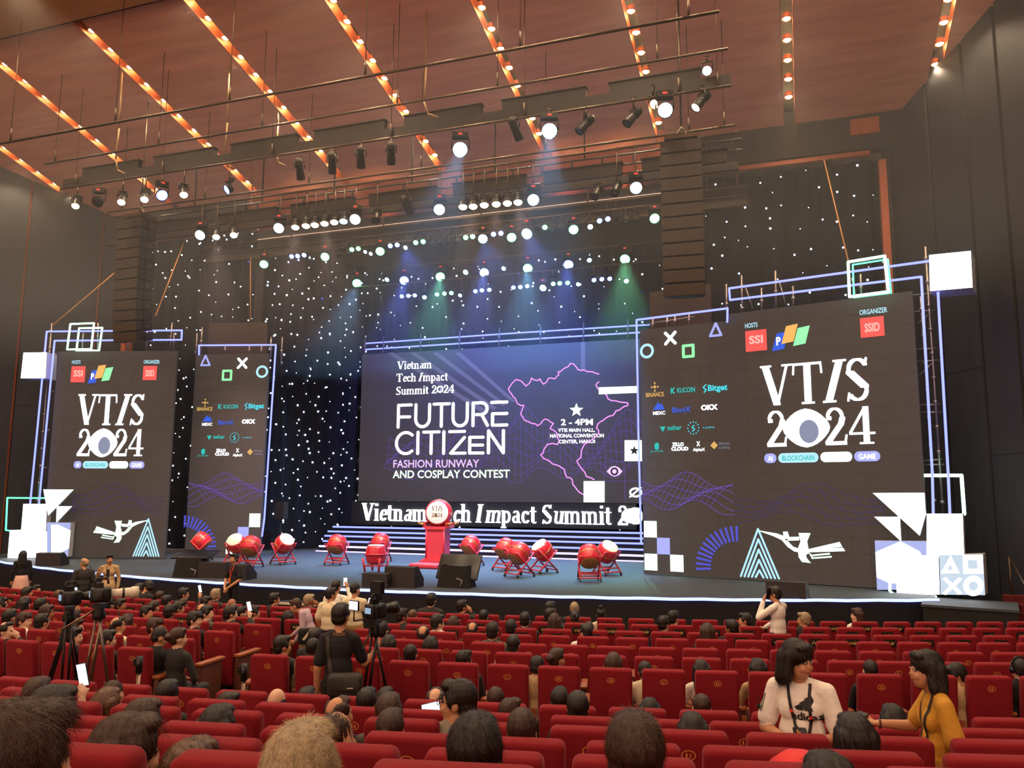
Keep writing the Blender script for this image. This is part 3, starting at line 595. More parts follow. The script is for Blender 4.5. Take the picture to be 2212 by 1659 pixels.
# lit steps
t = empty('lit_stage_steps', (-11.4, 28.0, STAGE_Z), 0, 'wide black stairs with glowing blue white strips along each step below the main screen', 'stairs')
sy = [1213.5, 1200, 1187, 1173.5, 1163, 1151.5]; sl = [(683, 1190.6), (690, 1180), (698, 1169), (702, 1158), (709, 1148), (719.7, 1138)]
off = Vector((-11.4, 28.0, STAGE_Z)); prev = STAGE_Z
for i in range(6):
    Y = 28.05+.26*i; zc = (atY(1389, sy[i], Y).z+atY(*sl[i], Y).z)/2; xl = atY(*sl[i], Y).x; xr = -22.8-xl
    m = MB(); m.box(((xl+xr)/2+11.4, Y-28+.35, (zc+.03-STAGE_Z)/2), (xr-xl, .7, zc+.03-STAGE_Z)); m.build('step', M_FASC, t)
    m = MB(); m.tube((xl+11.4, Y-28-.02, zc-STAGE_Z), (xr+11.4, Y-28-.02, zc-STAGE_Z), .035, n=6); m.build('light_strip', G_BLUEW if i > 1 else glow('neon_violet', (.5, .35, 1), 5.0), t)
# raised lettering on a black board
YL = 29.55; zt_, zb_ = atY(775, 1083, YL).z, atY(775, 1133, YL).z
t = empty('sign_board', (-11.4, YL, zb_), 0, 'long black board under the main screen with raised glowing white summit lettering', 'sign')
m = MB(); m.box((0, .12, (zt_-zb_)/2), (11.7, .18, zt_-zb_)); m.build('board', M_FASC, t)
G_SIGN = glow('sign_white', (.9, .95, 1), 4.0)
pg, w = serif_polys('Vietnam Tech Impact Summit 2024', '  /  /    /   /      /         ', .015)
xa, xb = atY(783, 1120, YL).x, atY(1440, 1130, YL).x; zbase = atY(783, 1124, YL).z; cap = atY(783, 1087, YL).z-zbase; m = MB()
for f in pg: m.prism([(xa+11.4+(xb-xa)*x/w, zbase-zb_+cap*y) for x, y in f], .07, z0=-.07)
m.build('lettering', G_SIGN, t)
m = MB(); xe = atY(1362, 1115, YL).x+11.4; m.prism([(xe+.32*math.cos(k*.26), zbase-zb_+cap*.48+.26*math.sin(k*.26)) for k in range(24)], .07, z0=-.075); m.build('eye_mark', G_SIGN, t)
# ------------------------------------------------------------------ ceiling lamps: a can in the slot, a warm bulb and its own light
def lamp_proto():
    t = empty('ceiling_lamp')
    MB().lathe([(.03, .12), (.11, .12), (.13, -.02), (.12, -.03), (.105, -.01), (.1, .08)], 14).build('lamp_can', M_STRIP, t)
    MB().lathe([(.002, -.06), (.07, -.045), (.098, .0), (.098, .03)], 14).build('bulb', G_LAMP, t, fix=True)
    return t
def spot(name, parent, loc, power, col, size, blend=.6, rad=.09, aim=None):
    l = bpy.data.lights.new(name, 'SPOT'); l.energy = power; l.color = col; l.spot_size = math.radians(size); l.spot_blend = blend; l.shadow_soft_size = rad
    o = bpy.data.objects.new(name, l); COL.objects.link(o); o.parent = parent; o.location = loc
    if aim is not None: o.rotation_euler = Vector(aim).to_track_quat('-Z', 'Y').to_euler()
    return o
LP = lamp_proto(); LAMP_W = 420; first = True
ld = bpy.data.lights.new('lamp_light', 'SPOT'); ld.energy = LAMP_W; ld.color = (1, .74, .48); ld.spot_size = math.radians(115); ld.spot_blend = .5; ld.shadow_soft_size = .1
pd_ = bpy.data.lights.new('lamp_glow', 'POINT'); pd_.energy = 9; pd_.color = (1, .55, .22); pd_.shadow_soft_size = .05
for si, x in enumerate(SLOT_X):
    for k in range(11):
        Y = 24.3-.74*k-(.3 if si % 2 else 0)
        o = LP if first else copy_tree(LP); first = False
        o.location = (x, Y, ceil_z(Y)+.17)
        tag(o, '%s warm lamp from the stage in the %s ceiling slot from the right' % (nth(k+1), WORDN[si]), 'lamp', 'lamps in the ceiling slots')
        b = [c for c in o.children if c.name.startswith('bulb')][0]
        if k % 3 == 1: l = bpy.data.objects.new('lamp_light', ld); COL.objects.link(l); l.parent = b; l.location = (0, 0, -.08)
        if k % 3 == 0:
            l = bpy.data.objects.new('lamp_glow', pd_); COL.objects.link(l); l.parent = b; l.location = (0, .3, .05)
# the house lamps over the audience, further back in the same ceiling
lr = bpy.data.lights.new('house_light', 'SPOT'); lr.energy = 900; lr.color = (1, .74, .48); lr.spot_size = math.radians(120); lr.spot_blend = .5; lr.shadow_soft_size = .12
for si, x in enumerate(SLOT_X):
    for k, Y in enumerate((14.6, 10.5, 6.4, 2.0, -3.0)):
        o = copy_tree(LP); o.location = (x, Y, ceil_z(Y)-.33)
        tag(o, '%s warm lamp behind the ceiling joint in the %s line from the right' % (nth(k+1), WORDN[si]), 'lamp', 'lamps above the audience')
        b = [c for c in o.children if c.name.startswith('bulb')][0]
        if si % 2 == 0 and k < 4: l = bpy.data.objects.new('house_light', lr); COL.objects.link(l); l.parent = b; l.location = (0, 0, -.1)

# ------------------------------------------------------------------ battens over the stage front
XL, XR = -21.7, -1.1
def batten(label, Y, zs, boxes=None, bar=None, wires=(), zfun=None):
    z = zs[0]; t = empty('lighting_batten', (XL, Y, z), 0, label, 'batten', 'battens hung under the ceiling'); Lx = XR-XL
    for zz in zs:
        m = MB(); m.tube((0, 0, zz-z), (Lx, 0, zz-z), .034, n=8); m.build('pipe', M_STEEL, t)
    if bar:
        m = MB(); m.box((Lx/2, .12, bar[0]-z), (Lx, .12, bar[1])); m.build('cable_trough', M_BOXD, t)
    if boxes:
        zb_, h, n, x0, dx, w = boxes
        for i in range(n): m = MB(); m.box((x0+dx*i+w/2, .35, zb_-z), (w, .16, h)); m.box((x0+dx*i+w/2, .35, zb_-z+h/2+.015), (w+.06, .22, .03)); m.build('border_box', M_BOXD, t)
        m = MB()
        for i in range(n-1): m.tube((x0+dx*i+w, .35, zb_-z-h/2+.05), (x0+dx*(i+1), .35, zb_-z-h/2+.05), .03, n=6)
        m.build('link_bar', M_STEEL, t)
    for xx in wires:
        m = MB(); m.tube((xx, 0, 0), (xx, 0, ceil_z(Y)-z), .011, n=5); m.tube((xx, 0, .05), (xx, 0, .4), .03, .02, n=6); m.build('hanging_wire', M_STEEL, t)
    return t
WX = [.6, 4.0, 7.9, 11.7, 15.5, 19.4, 20.3]
batten('bare steel batten nearest the audience hung under the lamp slots', 15.6, [atY(1553, 25, 15.6).z-.0], wires=[1.5, 5.2, 8.8, 12.6, 16.4, 20])
batten('second bare steel batten from the audience under the lamp slots', 17.97, [10.1], wires=[.4, 4.4, 8, 12.2, 15, 19])
batten('front batten with seven long dark boxes and profile spotlights', 18.6, [9.52], (10.05, .34, 7, .55, 2.85, 2.25), (9.72, .26), WX)
batten('second lighting batten with paired pipes and rows of lit cans', 20.5, [9.4, 9.2], (8.75, .34, 7, 1.6, 2.75, 2.2), (8.35, .2), WX)
batten('back lighting batten with dense blue and green lamps', 25.3, [9.58, 9.28, 8.95], None, (9.12, .3), WX)
batten('rear lighting batten low over the back of the stage', 29.4, [9.35, 8.62], None, None, [.6, 8, 15, 20])
t = empty('ceiling_rail', (XL, 22.9, 9.75), 0, 'dark ladder shaped rail hung between the lighting battens', 'rail')
m = MB(); m.tube((0, 0, 0), (20.6, 0, 0), .03, n=6); m.tube((0, 0, .32), (20.6, 0, .32), .03, n=6)
for i in range(22): m.box((.4+i*.95, 0, .16), (.06, .05, .34))
m.build('rail', M_DARK, t); m = MB()
for i in range(7): m.tube((1.5+i*2.9, 0, .3), (1.5+i*2.9, 0, 1.9), .025, n=6)
m.build('hanger', M_DARK, t)
for i, (x, y, Y) in enumerate(((250, 345, 18.3), (485, 335, 18.9), (596, 330, 21), (706, 300, 22), (916, 220, 18.4), (540, 470, 23))):
    p = atY(x, y, Y); m = MB(); m.path([(0, 0, ceil_z(Y)-p.z), (.04, 0, 1.0), (.0, 0, .0), (.12, 0, -.35), (.4, 0, -.5)], .026, 6)
    tag(m.build('power_cable', mat('cable_tan', '#a08050', .6), None, p), 'tan cable dropping from the ceiling, %s from the left' % WORDN[[0, 1, 3, 4, 5, 2][i]], 'cable', 'tan cables above the battens')

# ------------------------------------------------------------------ stage lamps
M_FIX = mat('fixture_black', '#1a1815', .45, .2, var=.15); M_FIXG = mat('fixture_grey', '#4a453c', .5, .2)
GL = {'w': glow('lens_warm', (1, .8, .5), 12), 'b': glow('lens_blue', (.10, .18, 1), 12), 'g': glow('lens_green', (.15, 1, .35), 7), 'c': glow('lens_cyan', (.25, .75, 1), 14), 'i': glow('lens_ice', (.6, .85, 1), 9), 'x': mat('lens_off', '#23262b', .15, var=0), 'C': glow('lens_bright_cyan', (.2, .7, 1), 40)}
PROTO = {}
def fixture(kind, g):
    """lens centre at the object's origin; the lamp looks along -y and slightly down"""
    if (kind, g) in PROTO: return PROTO[(kind, g)], False
    name = {'profile': 'profile_spotlight', 'par': 'par_can', 'wash': 'moving_head_light', 'led': 'led_par_light', 'big': 'wash_light'}[kind]
    t = empty(name); R = Matrix.Rotation(math.radians(-62 if kind in ('par',) else -50 if kind == 'profile' else -35), 4, 'X')
    Rx = Matrix.Rotation(math.radians(90), 4, 'X')   # lathe axis z -> -y
    r, L = {'profile': (.12, .55), 'par': (.13, .3), 'wash': (.17, .2), 'led': (.095, .2), 'big': (.2, .24)}[kind]
    M = R.inverted() @ Rx
    bm = MB(); bm.lathe([(r*.5, -L), (r*.8, -L*.92), (r*.85, -L*.4), (r*.95, -L*.3), (r, 0), (r*1.04, .03), (r*.97, .03), (r*.93, -.01)], 14, M)
    if kind in ('profile', 'par'):
        for k in range(5): bm.lathe([(r*.95, -L*(.9-.08*k)-.008), (r*.95, -L*(.9-.08*k)+.008)], 14, M)
    if kind == 'profile': bm.box((0, 0, 0), (r*2.4, .012, r*2.4), M @ Matrix.Rotation(math.pi/2, 4, 'X') @ Matrix.Translation((0, -.0, 0)) @ Matrix.Translation((0, 0, 0))) if False else None
    bm.build('lamp_body', M_FIX, t)
    if kind in ('profile', 'par'): MB().lathe([(r*.55, -L*1.03), (r*.86, -L*.9), (r*.86, -L*.72)], 14, M).build('back_cap', M_FIXG, t)
    MB().lathe([(.002, .012), (r*.5, .014), (r*.92, .0), (r*.92, -.02)], 16, M).build('lens', GL[g], t)
    c = M @ Vector((0, 0, -L*.5)); top = r+.22
    y = MB(); w = r*1.15
    y.path([(c.x-w, c.y, c.z), (c.x-w, c.y, c.z+r+.08), (c.x+w, c.y, c.z+r+.08), (c.x+w, c.y, c.z)], .016, 6)
    if kind in ('wash', 'big'): y.box((c.x, c.y, c.z+r+.15), (r*2.1, .22, .14))
    y.build('yoke', M_FIX, t)
    cl = MB().tube((0, 0, 0), (0, 0, 1), .02, n=6).box((0, 0, .96), (.08, .06, .1)).build('clamp', M_STEEL, t, (c.x, c.y, c.z+r+.08)); t['ct'] = c.z+r+.08
    if kind in ('wash', 'big'):
        MB().box((c.x, c.y-.115, c.z+r+.16), (.1, .012, .04)).build('display', glow('display_red', (1, .05, .03), 1.5), t)
    PROTO[(kind, g)] = t; return t, True
NAMEC = {'w': 'warm lit', 'b': 'blue lit', 'g': 'green lit', 'c': 'cyan lit', 'i': 'icy white lit', 'x': 'unlit', 'C': 'dazzling cyan'}
KN = {'profile': 'profile spotlight', 'par': 'par can', 'wash': 'moving head lamp', 'led': 'small LED par', 'big': 'large wash lamp'}
PIPES = {'front batten': [9.52, 9.62, 9.85], 'second batten': [9.4, 9.2, 8.35], 'back batten': [9.58, 9.28, 8.95], 'rear batten': [9.35, 8.62]}
def hang(where, Y, items):
    items = sorted(items, key=lambda i: i[1]); cnt = {}
    tot = {}
    for k in items: tot[(k[0], k[3])] = tot.get((k[0], k[3]), 0)+1
    for it in items:
        kind, x, y, g = it[:4]; rz = it[4] if len(it) > 4 else math.radians(20); sc = it[5] if len(it) > 5 else 1
        p, new = fixture(kind, g); ct = p.get('ct', PROTO.get(('ct', kind))); PROTO[('ct', kind)] = ct; o = p if new else copy_tree(p); o['ct'] = ct
        cy = [q for q in o.children if q.name.startswith('clamp')][0].location; oc = Matrix.Rotation(rz, 3, 'Z') @ Vector((cy.x, cy.y, 0))*sc
        o.location = atY(x, y, Y-oc.y); o.rotation_euler = (0, 0, rz); o.scale = (sc,)*3
        cp = [q for q in o.children if q.name.startswith('clamp')][0]; top = o['ct']*sc+o.location.z; pz = min(PIPES[where], key=lambda z: abs(z-top-.25) if z > top+.05 else 9+abs(z-top)); cp.scale = (1, 1, max(.12, (pz-top)/sc+.02)); del o['ct']
        cnt[(kind, g)] = cnt.get((kind, g), 0)+1; n = cnt[(kind, g)]
        pre = 'only' if tot[(kind, g)] == 1 else nth(n)
        tag(o, '%s %s %s%s on the %s' % (pre, NAMEC[g], KN[kind], '' if pre == 'only' else ' from the left', where), 'stage light', 'stage lights on the '+where)
r_ = math.radians
hang('front batten', 18.6, [('profile', 163, 445, 'w', r_(40)), ('profile', 262, 437, 'w', r_(40)), ('profile', 312, 431, 'w', r_(40)), ('profile', 397, 421, 'w', r_(45)), ('wash', 350, 422, 'b', r_(60)), ('wash', 211, 436, 'x'), ('big', 490, 410, 'b', r_(-30), .7),
  ('profile', 650, 385, 'x', r_(200)), ('profile', 718, 372, 'x', r_(205)), ('profile', 780, 360, 'x', r_(205)), ('profile', 845, 352, 'x', r_(205)), ('big', 994, 323, 'C'), ('profile', 1122, 300, 'x', r_(160)), ('big', 1187, 283, 'C'),
  ('profile', 1252, 283, 'x', r_(-50)), ('profile', 1355, 266, 'x', r_(-50)), ('wash', 1437, 238, 'i', r_(15), 1.1), ('led', 1412, 224, 'w'), ('profile', 1503, 232, 'w', r_(-50)), ('led', 1527, 153, 'i', 0, 1.2)])
hang('second batten', 20.5, [('wash', 432, 508, 'i'), ('profile', 467, 512, 'w', r_(40)), ('profile', 505, 508, 'w', r_(40)), ('wash', 602, 493, 'i'), ('par', 638, 491, 'w', r_(30)), ('par', 661, 488, 'w', r_(30)), ('par', 680, 486, 'w', r_(30)), ('par', 701, 483, 'w', r_(30)), ('par', 722, 480, 'w', r_(30)), ('par', 742, 478, 'c', r_(30)),
  ('wash', 767, 474, 'i'), ('profile', 812, 476, 'x', r_(20)), ('profile', 888, 462, 'x', r_(160)), ('wash', 949, 453, 'i'), ('par', 1000, 447, 'w'), ('par', 1022, 446, 'w'), ('par', 1046, 443, 'w'), ('par', 1072, 441, 'w'), ('par', 1096, 439, 'w'), ('par', 1119, 437, 'w'), ('wash', 1152, 432, 'i'), ('profile', 1285, 424, 'x', r_(-10)), ('profile', 1328, 416, 'x', r_(-10)), ('wash', 1374, 406, 'i')])
hang('back batten', 25.3, [('wash', 570, 571, 'g', r_(30)), ('led', 630, 554, 'b'), ('led', 643, 553, 'b'), ('led', 657, 551, 'b'), ('wash', 702, 555, 'g'), ('par', 735, 553, 'x', r_(30)), ('par', 752, 551, 'x', r_(30)), ('led', 760, 539, 'g'), ('led', 774, 537, 'g'), ('led', 789, 544, 'i', 0, .8), ('led', 801, 548, 'i', 0, .8), ('wash', 821, 543, 'g'), ('led', 843, 531, 'b'), ('led', 858, 529, 'b'), ('led', 876, 535, 'i', 0, .9), ('led', 898, 524, 'g'), ('led', 914, 522, 'g'),
  ('par', 936, 529, 'x'), ('par', 952, 528, 'x'), ('par', 971, 526, 'x'), ('par', 990, 525, 'x'), ('led', 1006, 513, 'g'), ('led', 1021, 511, 'g'), ('wash', 1043, 516, 'c'), ('led', 1066, 506, 'b'), ('led', 1082, 504, 'b'), ('wash', 1105, 513, 'g'), ('wash', 1138, 505, 'c', 0, 1.15), ('led', 1160, 493, 'x'), ('led', 1177, 491, 'g'), ('par', 1194, 497, 'x'), ('par', 1213, 495, 'x'), ('wash', 1239, 496, 'g'), ('led', 1275, 490, 'i'), ('led', 1295, 477, 'b'), ('led', 1313, 473, 'b'), ('led', 1331, 470, 'x'), ('par', 1352, 478, 'x'), ('profile', 1374, 480, 'x'), ('wash', 1414, 472, 'g')])
hang('rear batten', 29.4, [('big', 771, 612, 'g', r_(30)), ('led', 836, 604, 'c', 0, 1.1), ('big', 873, 606, 'b', r_(25)), ('big', 951, 598, 'g', r_(25)), ('led', 1006, 588, 'c', 0, 1.2), ('big', 1046, 589, 'b'), ('led', 1088, 580, 'c', 0, 1.0), ('big', 1140, 580, 'g', r_(10)), ('big', 1228, 572, 'b', r_(10)), ('led', 1273, 562, 'c'), ('big', 1350, 560, 'g', 0),
  ('led', 868, 640, 'b'), ('led', 882, 639, 'b'), ('led', 896, 638, 'b'), ('led', 917, 642, 'c'), ('led', 944, 636, 'g'), ('led', 960, 634, 'g'), ('led', 975, 633, 'g'), ('led', 994, 638, 'c', 0, .9), ('led', 1027, 629, 'b'), ('led', 1041, 627, 'b'), ('led', 1057, 626, 'b'), ('led', 1109, 621, 'b'), ('led', 1124, 620, 'b'), ('led', 1139, 618, 'b'), ('wash', 1173, 622, 'C', 0, .8), ('led', 1195, 613, 'g'), ('led', 1209, 612, 'g'), ('led', 1226, 611, 'g'), ('led', 1249, 614, 'c', 0, .9), ('led', 1283, 605, 'b'), ('led', 1300, 603, 'b'), ('led', 1317, 602, 'b'), ('led', 1353, 607, 'c')])
# what those lamps throw on the stage: their own beams
def beam(key, x, y, Y, tgt, pw, col, size=40):
    p = atY(x, y, Y-.25); spot('stage_beam', None, p, pw, col, size, .8, .12, Vector(tgt)-p)
for x, y, tx, col in ((873, 606, -14.5, (.12, .2, 1)), (1046, 589, -11, (.15, .25, 1)), (1228, 572, -8, (.12, .2, 1)), (951, 598, -12.5, (.2, .9, .6)), (1140, 580, -8.5, (.2, .6, 1)), (1350, 560, -5, (.25, 1, .5)), (771, 612, -18, (.2, .5, .9))):
    beam('rear', x, y, 29.2, (tx, 24.6, STAGE_Z), 5200, col, 50)
for x, y, tx, col in ((876, 535, -14, (.1, .2, 1)), (1043, 516, -10.5, (.1, .3, 1)), (1138, 505, -7.5, (.1, .25, 1))): beam('cloth', x, y, 25.0, (tx, 32.4, 3.5), 4200, col, 75)
beam('f', 994, 323, 18.6, (-14, 24, -1), 5200, (.2, .55, 1), 60); beam('f', 1187, 283, 18.6, (-8, 24, -1), 5200, (.2, .55, 1), 60)
for x, y, Y, tx in ((638, 491, 20.4, -17), (701, 483, 20.4, -14), (1022, 446, 20.4, -11), (1072, 441, 20.4, -9), (1119, 437, 20.4, -6.5), (467, 512, 20.4, -19)):
    beam('warm', x, y, Y, (tx, 24.5, -1.5), 2400, (1, .62, .58), 42)
for x, y, tx, tz in ((800, 470, -17, 10.9), (960, 470, -14, 10.8), (1290, 440, -7, 10.8), (1390, 420, -5, 10.8)):
    spot('header_spill', None, (tx, 25.15, 9.75), 60, (1, .5, .2), 120, .8, .1, (0, .35, 1))  # added spots without fixtures, for the par cans' warm spill on the header

# ------------------------------------------------------------------ line arrays
M_CAB = mat('cabinet_black', '#2a241f', .6, var=.15); M_GRILL = mat('grille', '#3a2f26', .7, var=.2, scale=60)
def line_array(label, top, n, yaw, curve):
    t = empty('line_array_speaker', top, yaw, label, 'speaker', 'hanging speaker columns'); z = 0.; y = 0.; ang = 0.
    m = MB(); m.box((0, .1, .12), (.8, .7, .1)); m.path([(-.2, .1, .15), (0, .1, .5), (.2, .1, .15)], .03, 6); m.tube((0, .1, .5), (0, .1, ceil_z(top.y)-top.z+.05), .02); m.build('flying_frame', M_STEEL, t)
    for i in range(n):
        ang = curve*max(0, (i-n*.35))**1.5; h = .325; R = Matrix.Translation((0, y, z)) @ Matrix.Rotation(ang, 4, 'X')
        m = MB(); m.add([(-.5, -.3, -h+.012), (.5, -.3, -h+.012), (.5, -.3, -.012), (-.5, -.3, -.012), (-.4, .4, -h+.05), (.4, .4, -h+.05), (.4, .4, -.05), (-.4, .4, -.05)], [(0, 1, 2, 3), (7, 6, 5, 4), (0, 4, 5, 1), (1, 5, 6, 2), (2, 6, 7, 3), (3, 7, 4, 0)], False, R)
        for s in (-1, 1): m.box((s*.46, .05, -h/2), (.03, .08, h*.9), R)
        c = m.build('speaker_cabinet', M_CAB, t); g = MB(); g.box((0, -.305, -h/2), (.96, .012, h-.05), R); g.build('grille', M_GRILL, c)
        if i % 2 == 0: g = MB(); g.box((.47, .15, -h/2), (.012, .16, .1), R); g.box((-.47, .15, -h/2), (.012, .16, .1), R); g.build('handle', M_STEEL, c)
        d = Vector((0, math.sin(ang)*h*.95, -math.cos(ang)*h)); y += d.y; z += d.z
p = atY(1472, 312, 19.55); line_array('tall dark hanging speaker column right of the battens above the narrow right screen', p, 12, r_(3), .005)
p = atY(297, 478, 19.55); line_array('curved dark hanging speaker column on the left above the left screens', p, 12, r_(-3), .009)
# ------------------------------------------------------------------ neon tubes, scaffolds and lit blocks round the screens
class Plane:
    """vertical sheet through plan point P at angle ang, used to set things standing in that plane"""
    def __init__(s, P, ang):
        a = math.radians(ang); s.P = Vector((P[0], P[1], 0)); s.u = Vector((math.cos(a), math.sin(a), 0)); s.n = Vector((s.u.y, -s.u.x, 0))
        if s.n.y > 0: s.n = -s.n
    def at(s, x, y): d = ray(x, y); return d*(s.P.dot(s.n)/d.dot(s.n))
def neon(label, plane, pts, g, r=.03, mount=None, group='neon outlines on the stage set'):
    P = [plane.at(*p) for p in pts]; o = P[0].copy(); m = MB(); m.path([p-o for p in P], r, 6)
    for p in P: m.ball(p-o, r*1.02, 6, 4)
    t = empty('neon_frame', o, 0, label, 'neon light', group); m.build('neon_tube', g, t)
    b = MB(); n = plane.n
    for a, c in zip(P, P[1:]):
        k = max(1, int((c-a).length/1.2))
        for i in range(k+1): q = a+(c-a)*(i/k)-o; b.tube(q, q-n*.1, .012, n=5)
    b.build('tube_clips', M_STEEL, t); return t
PR1 = Plane(R1.P-R1.n*-.12, -16); PR2 = Plane(R2.P+R2.n*.12, -12); PL1 = Plane(L1.P+L1.n*.12, 16); PL2 = Plane(L2.P+L2.n*.12, 12); PM = Plane((-11.4, 30.0), 0)
neon('blue neon outline over the top and down the right of the wide right screen', PR1, [(2007, 564), (1575, 623), (1577, 648), (1990, 598), (2014, 1023), (2016, 1112)], G_BLUEW)
neon('outer blue neon upright running down from the glowing white cube at right', PR1, [(2026, 628), (2048, 1020), (2052, 1112)], G_BLUEW)
neon('blue neon outline around the narrow right screen', PR2, [(1571, 695), (1571.6, 666), (1375, 691), (1379, 930), (1385, 1172)], G_BLUEW)
neon('upper blue neon line above the main screen', PM, [(789, 742), (1120, 719), (1440, 699)], G_BLUEW)
neon('lower blue neon line along the top of the main screen', PM, [(789, 755), (1120, 734), (1400, 717)], G_BLUEW)
neon('blue neon outline over the top and down the left of the wide left screen', PL1, [(64, 1100), (101, 716), (393, 713.6), (392, 734), (118, 736), (84, 1090)], G_BLUEW)
neon('blue neon outline around the narrow left screen', PL2, [(430, 766), (430, 746), (596, 745), (571, 1120), (566, 1158)], G_BLUEW)
def sq(x0, y0, x1, y1, x2, y2, x3, y3): return [(x0, y0), (x1, y1), (x2, y2), (x3, y3), (x0, y0)]
PRf = Plane(R1.P+R1.n*.3, -16); PLf = Plane(L1.P+L1.n*.3, 16)
neon('green neon square above the wide right screen', PRf, sq(1832, 566, 1911, 553, 1919, 630, 1835, 641), G_GREENW, .035)
neon('dim green neon square just behind the green square at upper right', Plane(R1.P-R1.n*.15, -16), sq(1842, 572, 1918, 560, 1925, 634, 1845, 645), G_GREEN, .02)
neon('front green neon square above the wide left screen', PLf, sq(152, 700, 203, 698, 197, 754, 145, 755), G_GREENW, .03)
neon('rear green neon square above the wide left screen', Plane(L1.P-L1.n*.2, 16), sq(171, 709, 221, 708, 214, 757, 165, 758), G_GREENW, .03)
# lit blocks on the right and left ends of the stage
M_BLK = mat('block_side', '#cfd2da', .5, var=.05); G_BLK = glow('block_white', (.95, .97, 1), 4.5); G_BLKG = glow('block_white_green', (.9, 1, .93), 4.0); G_BLKL = glow('block_lavender', (.42, .47, .85), 1.0)
def block(name, label, plane, quad_, depth, g, cat='light block'):
    P = [plane.at(*q) for q in quad_]; o = min(P, key=lambda p: p.z).copy(); t = empty(name, o, 0, label, cat, 'glowing blocks on the stage set'); n = plane.n
    m = MB(); a = [p-o for p in P]; b = [v-n*depth for v in a]; k = len(a); f = [tuple(range(2*k-1, k-1, -1))]+[(i, k+i, k+(i+1) % k, (i+1) % k) for i in range(k)]
    m.add(a+b, f); m.build('block_shell', M_BLK, t)
    m = MB(); m.add([v+n*.005 for v in a], [tuple(range(k))]); m.build('lit_face', g, t); t['_'] = 0; del t['_']; return t, o, n
def face(t, o, n, plane, name, pts, g, off=.015):
    m = MB(); m.add([plane.at(*p)-o+n*off for p in pts], [tuple(range(len(pts)))]); return m.build(name, g, t)
c4 = pix(1640, 1040, 3.867); G_S = glow('block_pale', (.6, .72, .85), 1.0)
pb = atz(2010, 1283, STAGE_Z+.02); PA = Plane((pb.x, pb.y), -16); PB = Plane(R1.P+R1.n*.3, -16)
block('light_cube', 'glowing white cube on the scaffold at the upper right corner', PRf, [(2007, 551), (2097, 542), (2101, 621), (2009, 629)], .8, G_BLK)
block('light_cube', 'glowing white cube on the scaffold at the upper left corner', PLf, [(51, 762), (101, 761), (98, 817), (45, 817)], .6, G_BLK)
PC = Plane(R1.P+R1.n*.42, -16)
block('light_flag', 'large glowing triangle pointing down left beside the right scaffold', PC, c4((950, 97), (1380, 95), (1390, 270), (1340, 452)), .1, G_BLKG)
block('light_flag', 'small glowing triangle under the large one at right', PC, c4((962, 295), (1175, 295), (1185, 500)), .1, G_BLKG)
t, o, n = block('light_cube', 'glowing lavender block with a white hexagon at right', PB, c4((965, 495), (1400, 498), (1400, 905), (985, 905)), .24, G_BLKL)
face(t, o, n, PB, 'hexagon', c4((972, 590), (1182, 500), (1342, 585), (1400, 700), (1340, 850), (1090, 850), (982, 800)), G_BLKG)
block('light_cube', 'glowing white block stacked behind the two lowest blocks at right', PB, c4((1400, 270), (1700, 270), (1712, 640), (1400, 640)), .26, G_BLK)
block('light_cube', 'glowing white block at the right corner of the stage edge', PA, c4((1140, 622), (1498, 615), (1508, 945), (1150, 942)), .6, G_BLK)
t, o, n = block('light_cube', 'pale block with triangle, square, cross and circle on the riser', PA, c4((1506, 615), (1868, 610), (1888, 950), (1514, 945)), .6, G_S)
face(t, o, n, PA, 'triangle_mark', c4((1600, 618), (1675, 765), (1515, 768)), G_BLK); face(t, o, n, PA, 'pale_centre', c4((1597, 690), (1622, 738), (1572, 740)), G_S, .03)
face(t, o, n, PA, 'square_mark', c4((1700, 614), (1868, 612), (1874, 770), (1706, 772)), G_BLK); face(t, o, n, PA, 'pale_centre', c4((1742, 655), (1822, 655), (1826, 728), (1746, 728)), G_S, .03)
face(t, o, n, PA, 'cross_mark', c4((1530, 812), (1560, 800), (1698, 930), (1668, 945)), G_BLK); face(t, o, n, PA, 'cross_mark', c4((1668, 800), (1698, 815), (1560, 948), (1530, 935)), G_BLK, .017)
cc = c4((1790, 872))[0]; face(t, o, n, PA, 'circle_mark', [(cc[0]+22*math.cos(k*.3), cc[1]+22*math.sin(k*.3)) for k in range(21)], G_BLK); face(t, o, n, PA, 'pale_centre', [(cc[0]+10*math.cos(k*.3), cc[1]+10*math.sin(k*.3)) for k in range(21)], G_S, .03)
neon('tall green neon square behind the stacked blocks at right', Plane(R1.P-R1.n*.1, -16), [(1987, 1112), (1980, 1027), (2077, 1027), (2083, 1110)], G_GREENW, .04)
neon('green neon outline around the corner block on the stage edge at right', Plane(PA.P+PA.n*.12, -16), [(1935, 1195), (1924, 1200), (1922, 1276), (1936, 1289), (2021, 1289)], G_GREENW, .03)
cL = pix(0, 1040, 3.95); pl = atz(60, 1204, STAGE_Z+.02); QA = Plane((pl.x, pl.y), 16); QB = Plane(L1.P+L1.n*.3, 16); QC = Plane(L1.P+L1.n*.42, 16)
block('light_flag', 'large glowing triangle pointing down at left beside the left scaffold', QC, cL((370, 68), (628, 70), (412, 290), (395, 200)), .1, G_BLKG)
block('light_flag', 'small glowing triangle under the large one at left', QC, cL((485, 212), (615, 212), (480, 350)), .1, G_BLKG)
t, o, n = block('light_cube', 'glowing lavender block with a white hexagon at left', QB, cL((400, 350), (605, 352), (580, 642), (400, 642)), .24, G_BLKL)
face(t, o, n, QB, 'hexagon', cL((440, 370), (500, 370), (603, 420), (590, 570), (480, 625), (440, 600)), G_BLKG)
block('light_cube', 'glowing white block on top of the wide white block at left', QB, cL((200, 192), (400, 192), (390, 430), (180, 430)), .26, G_BLK)
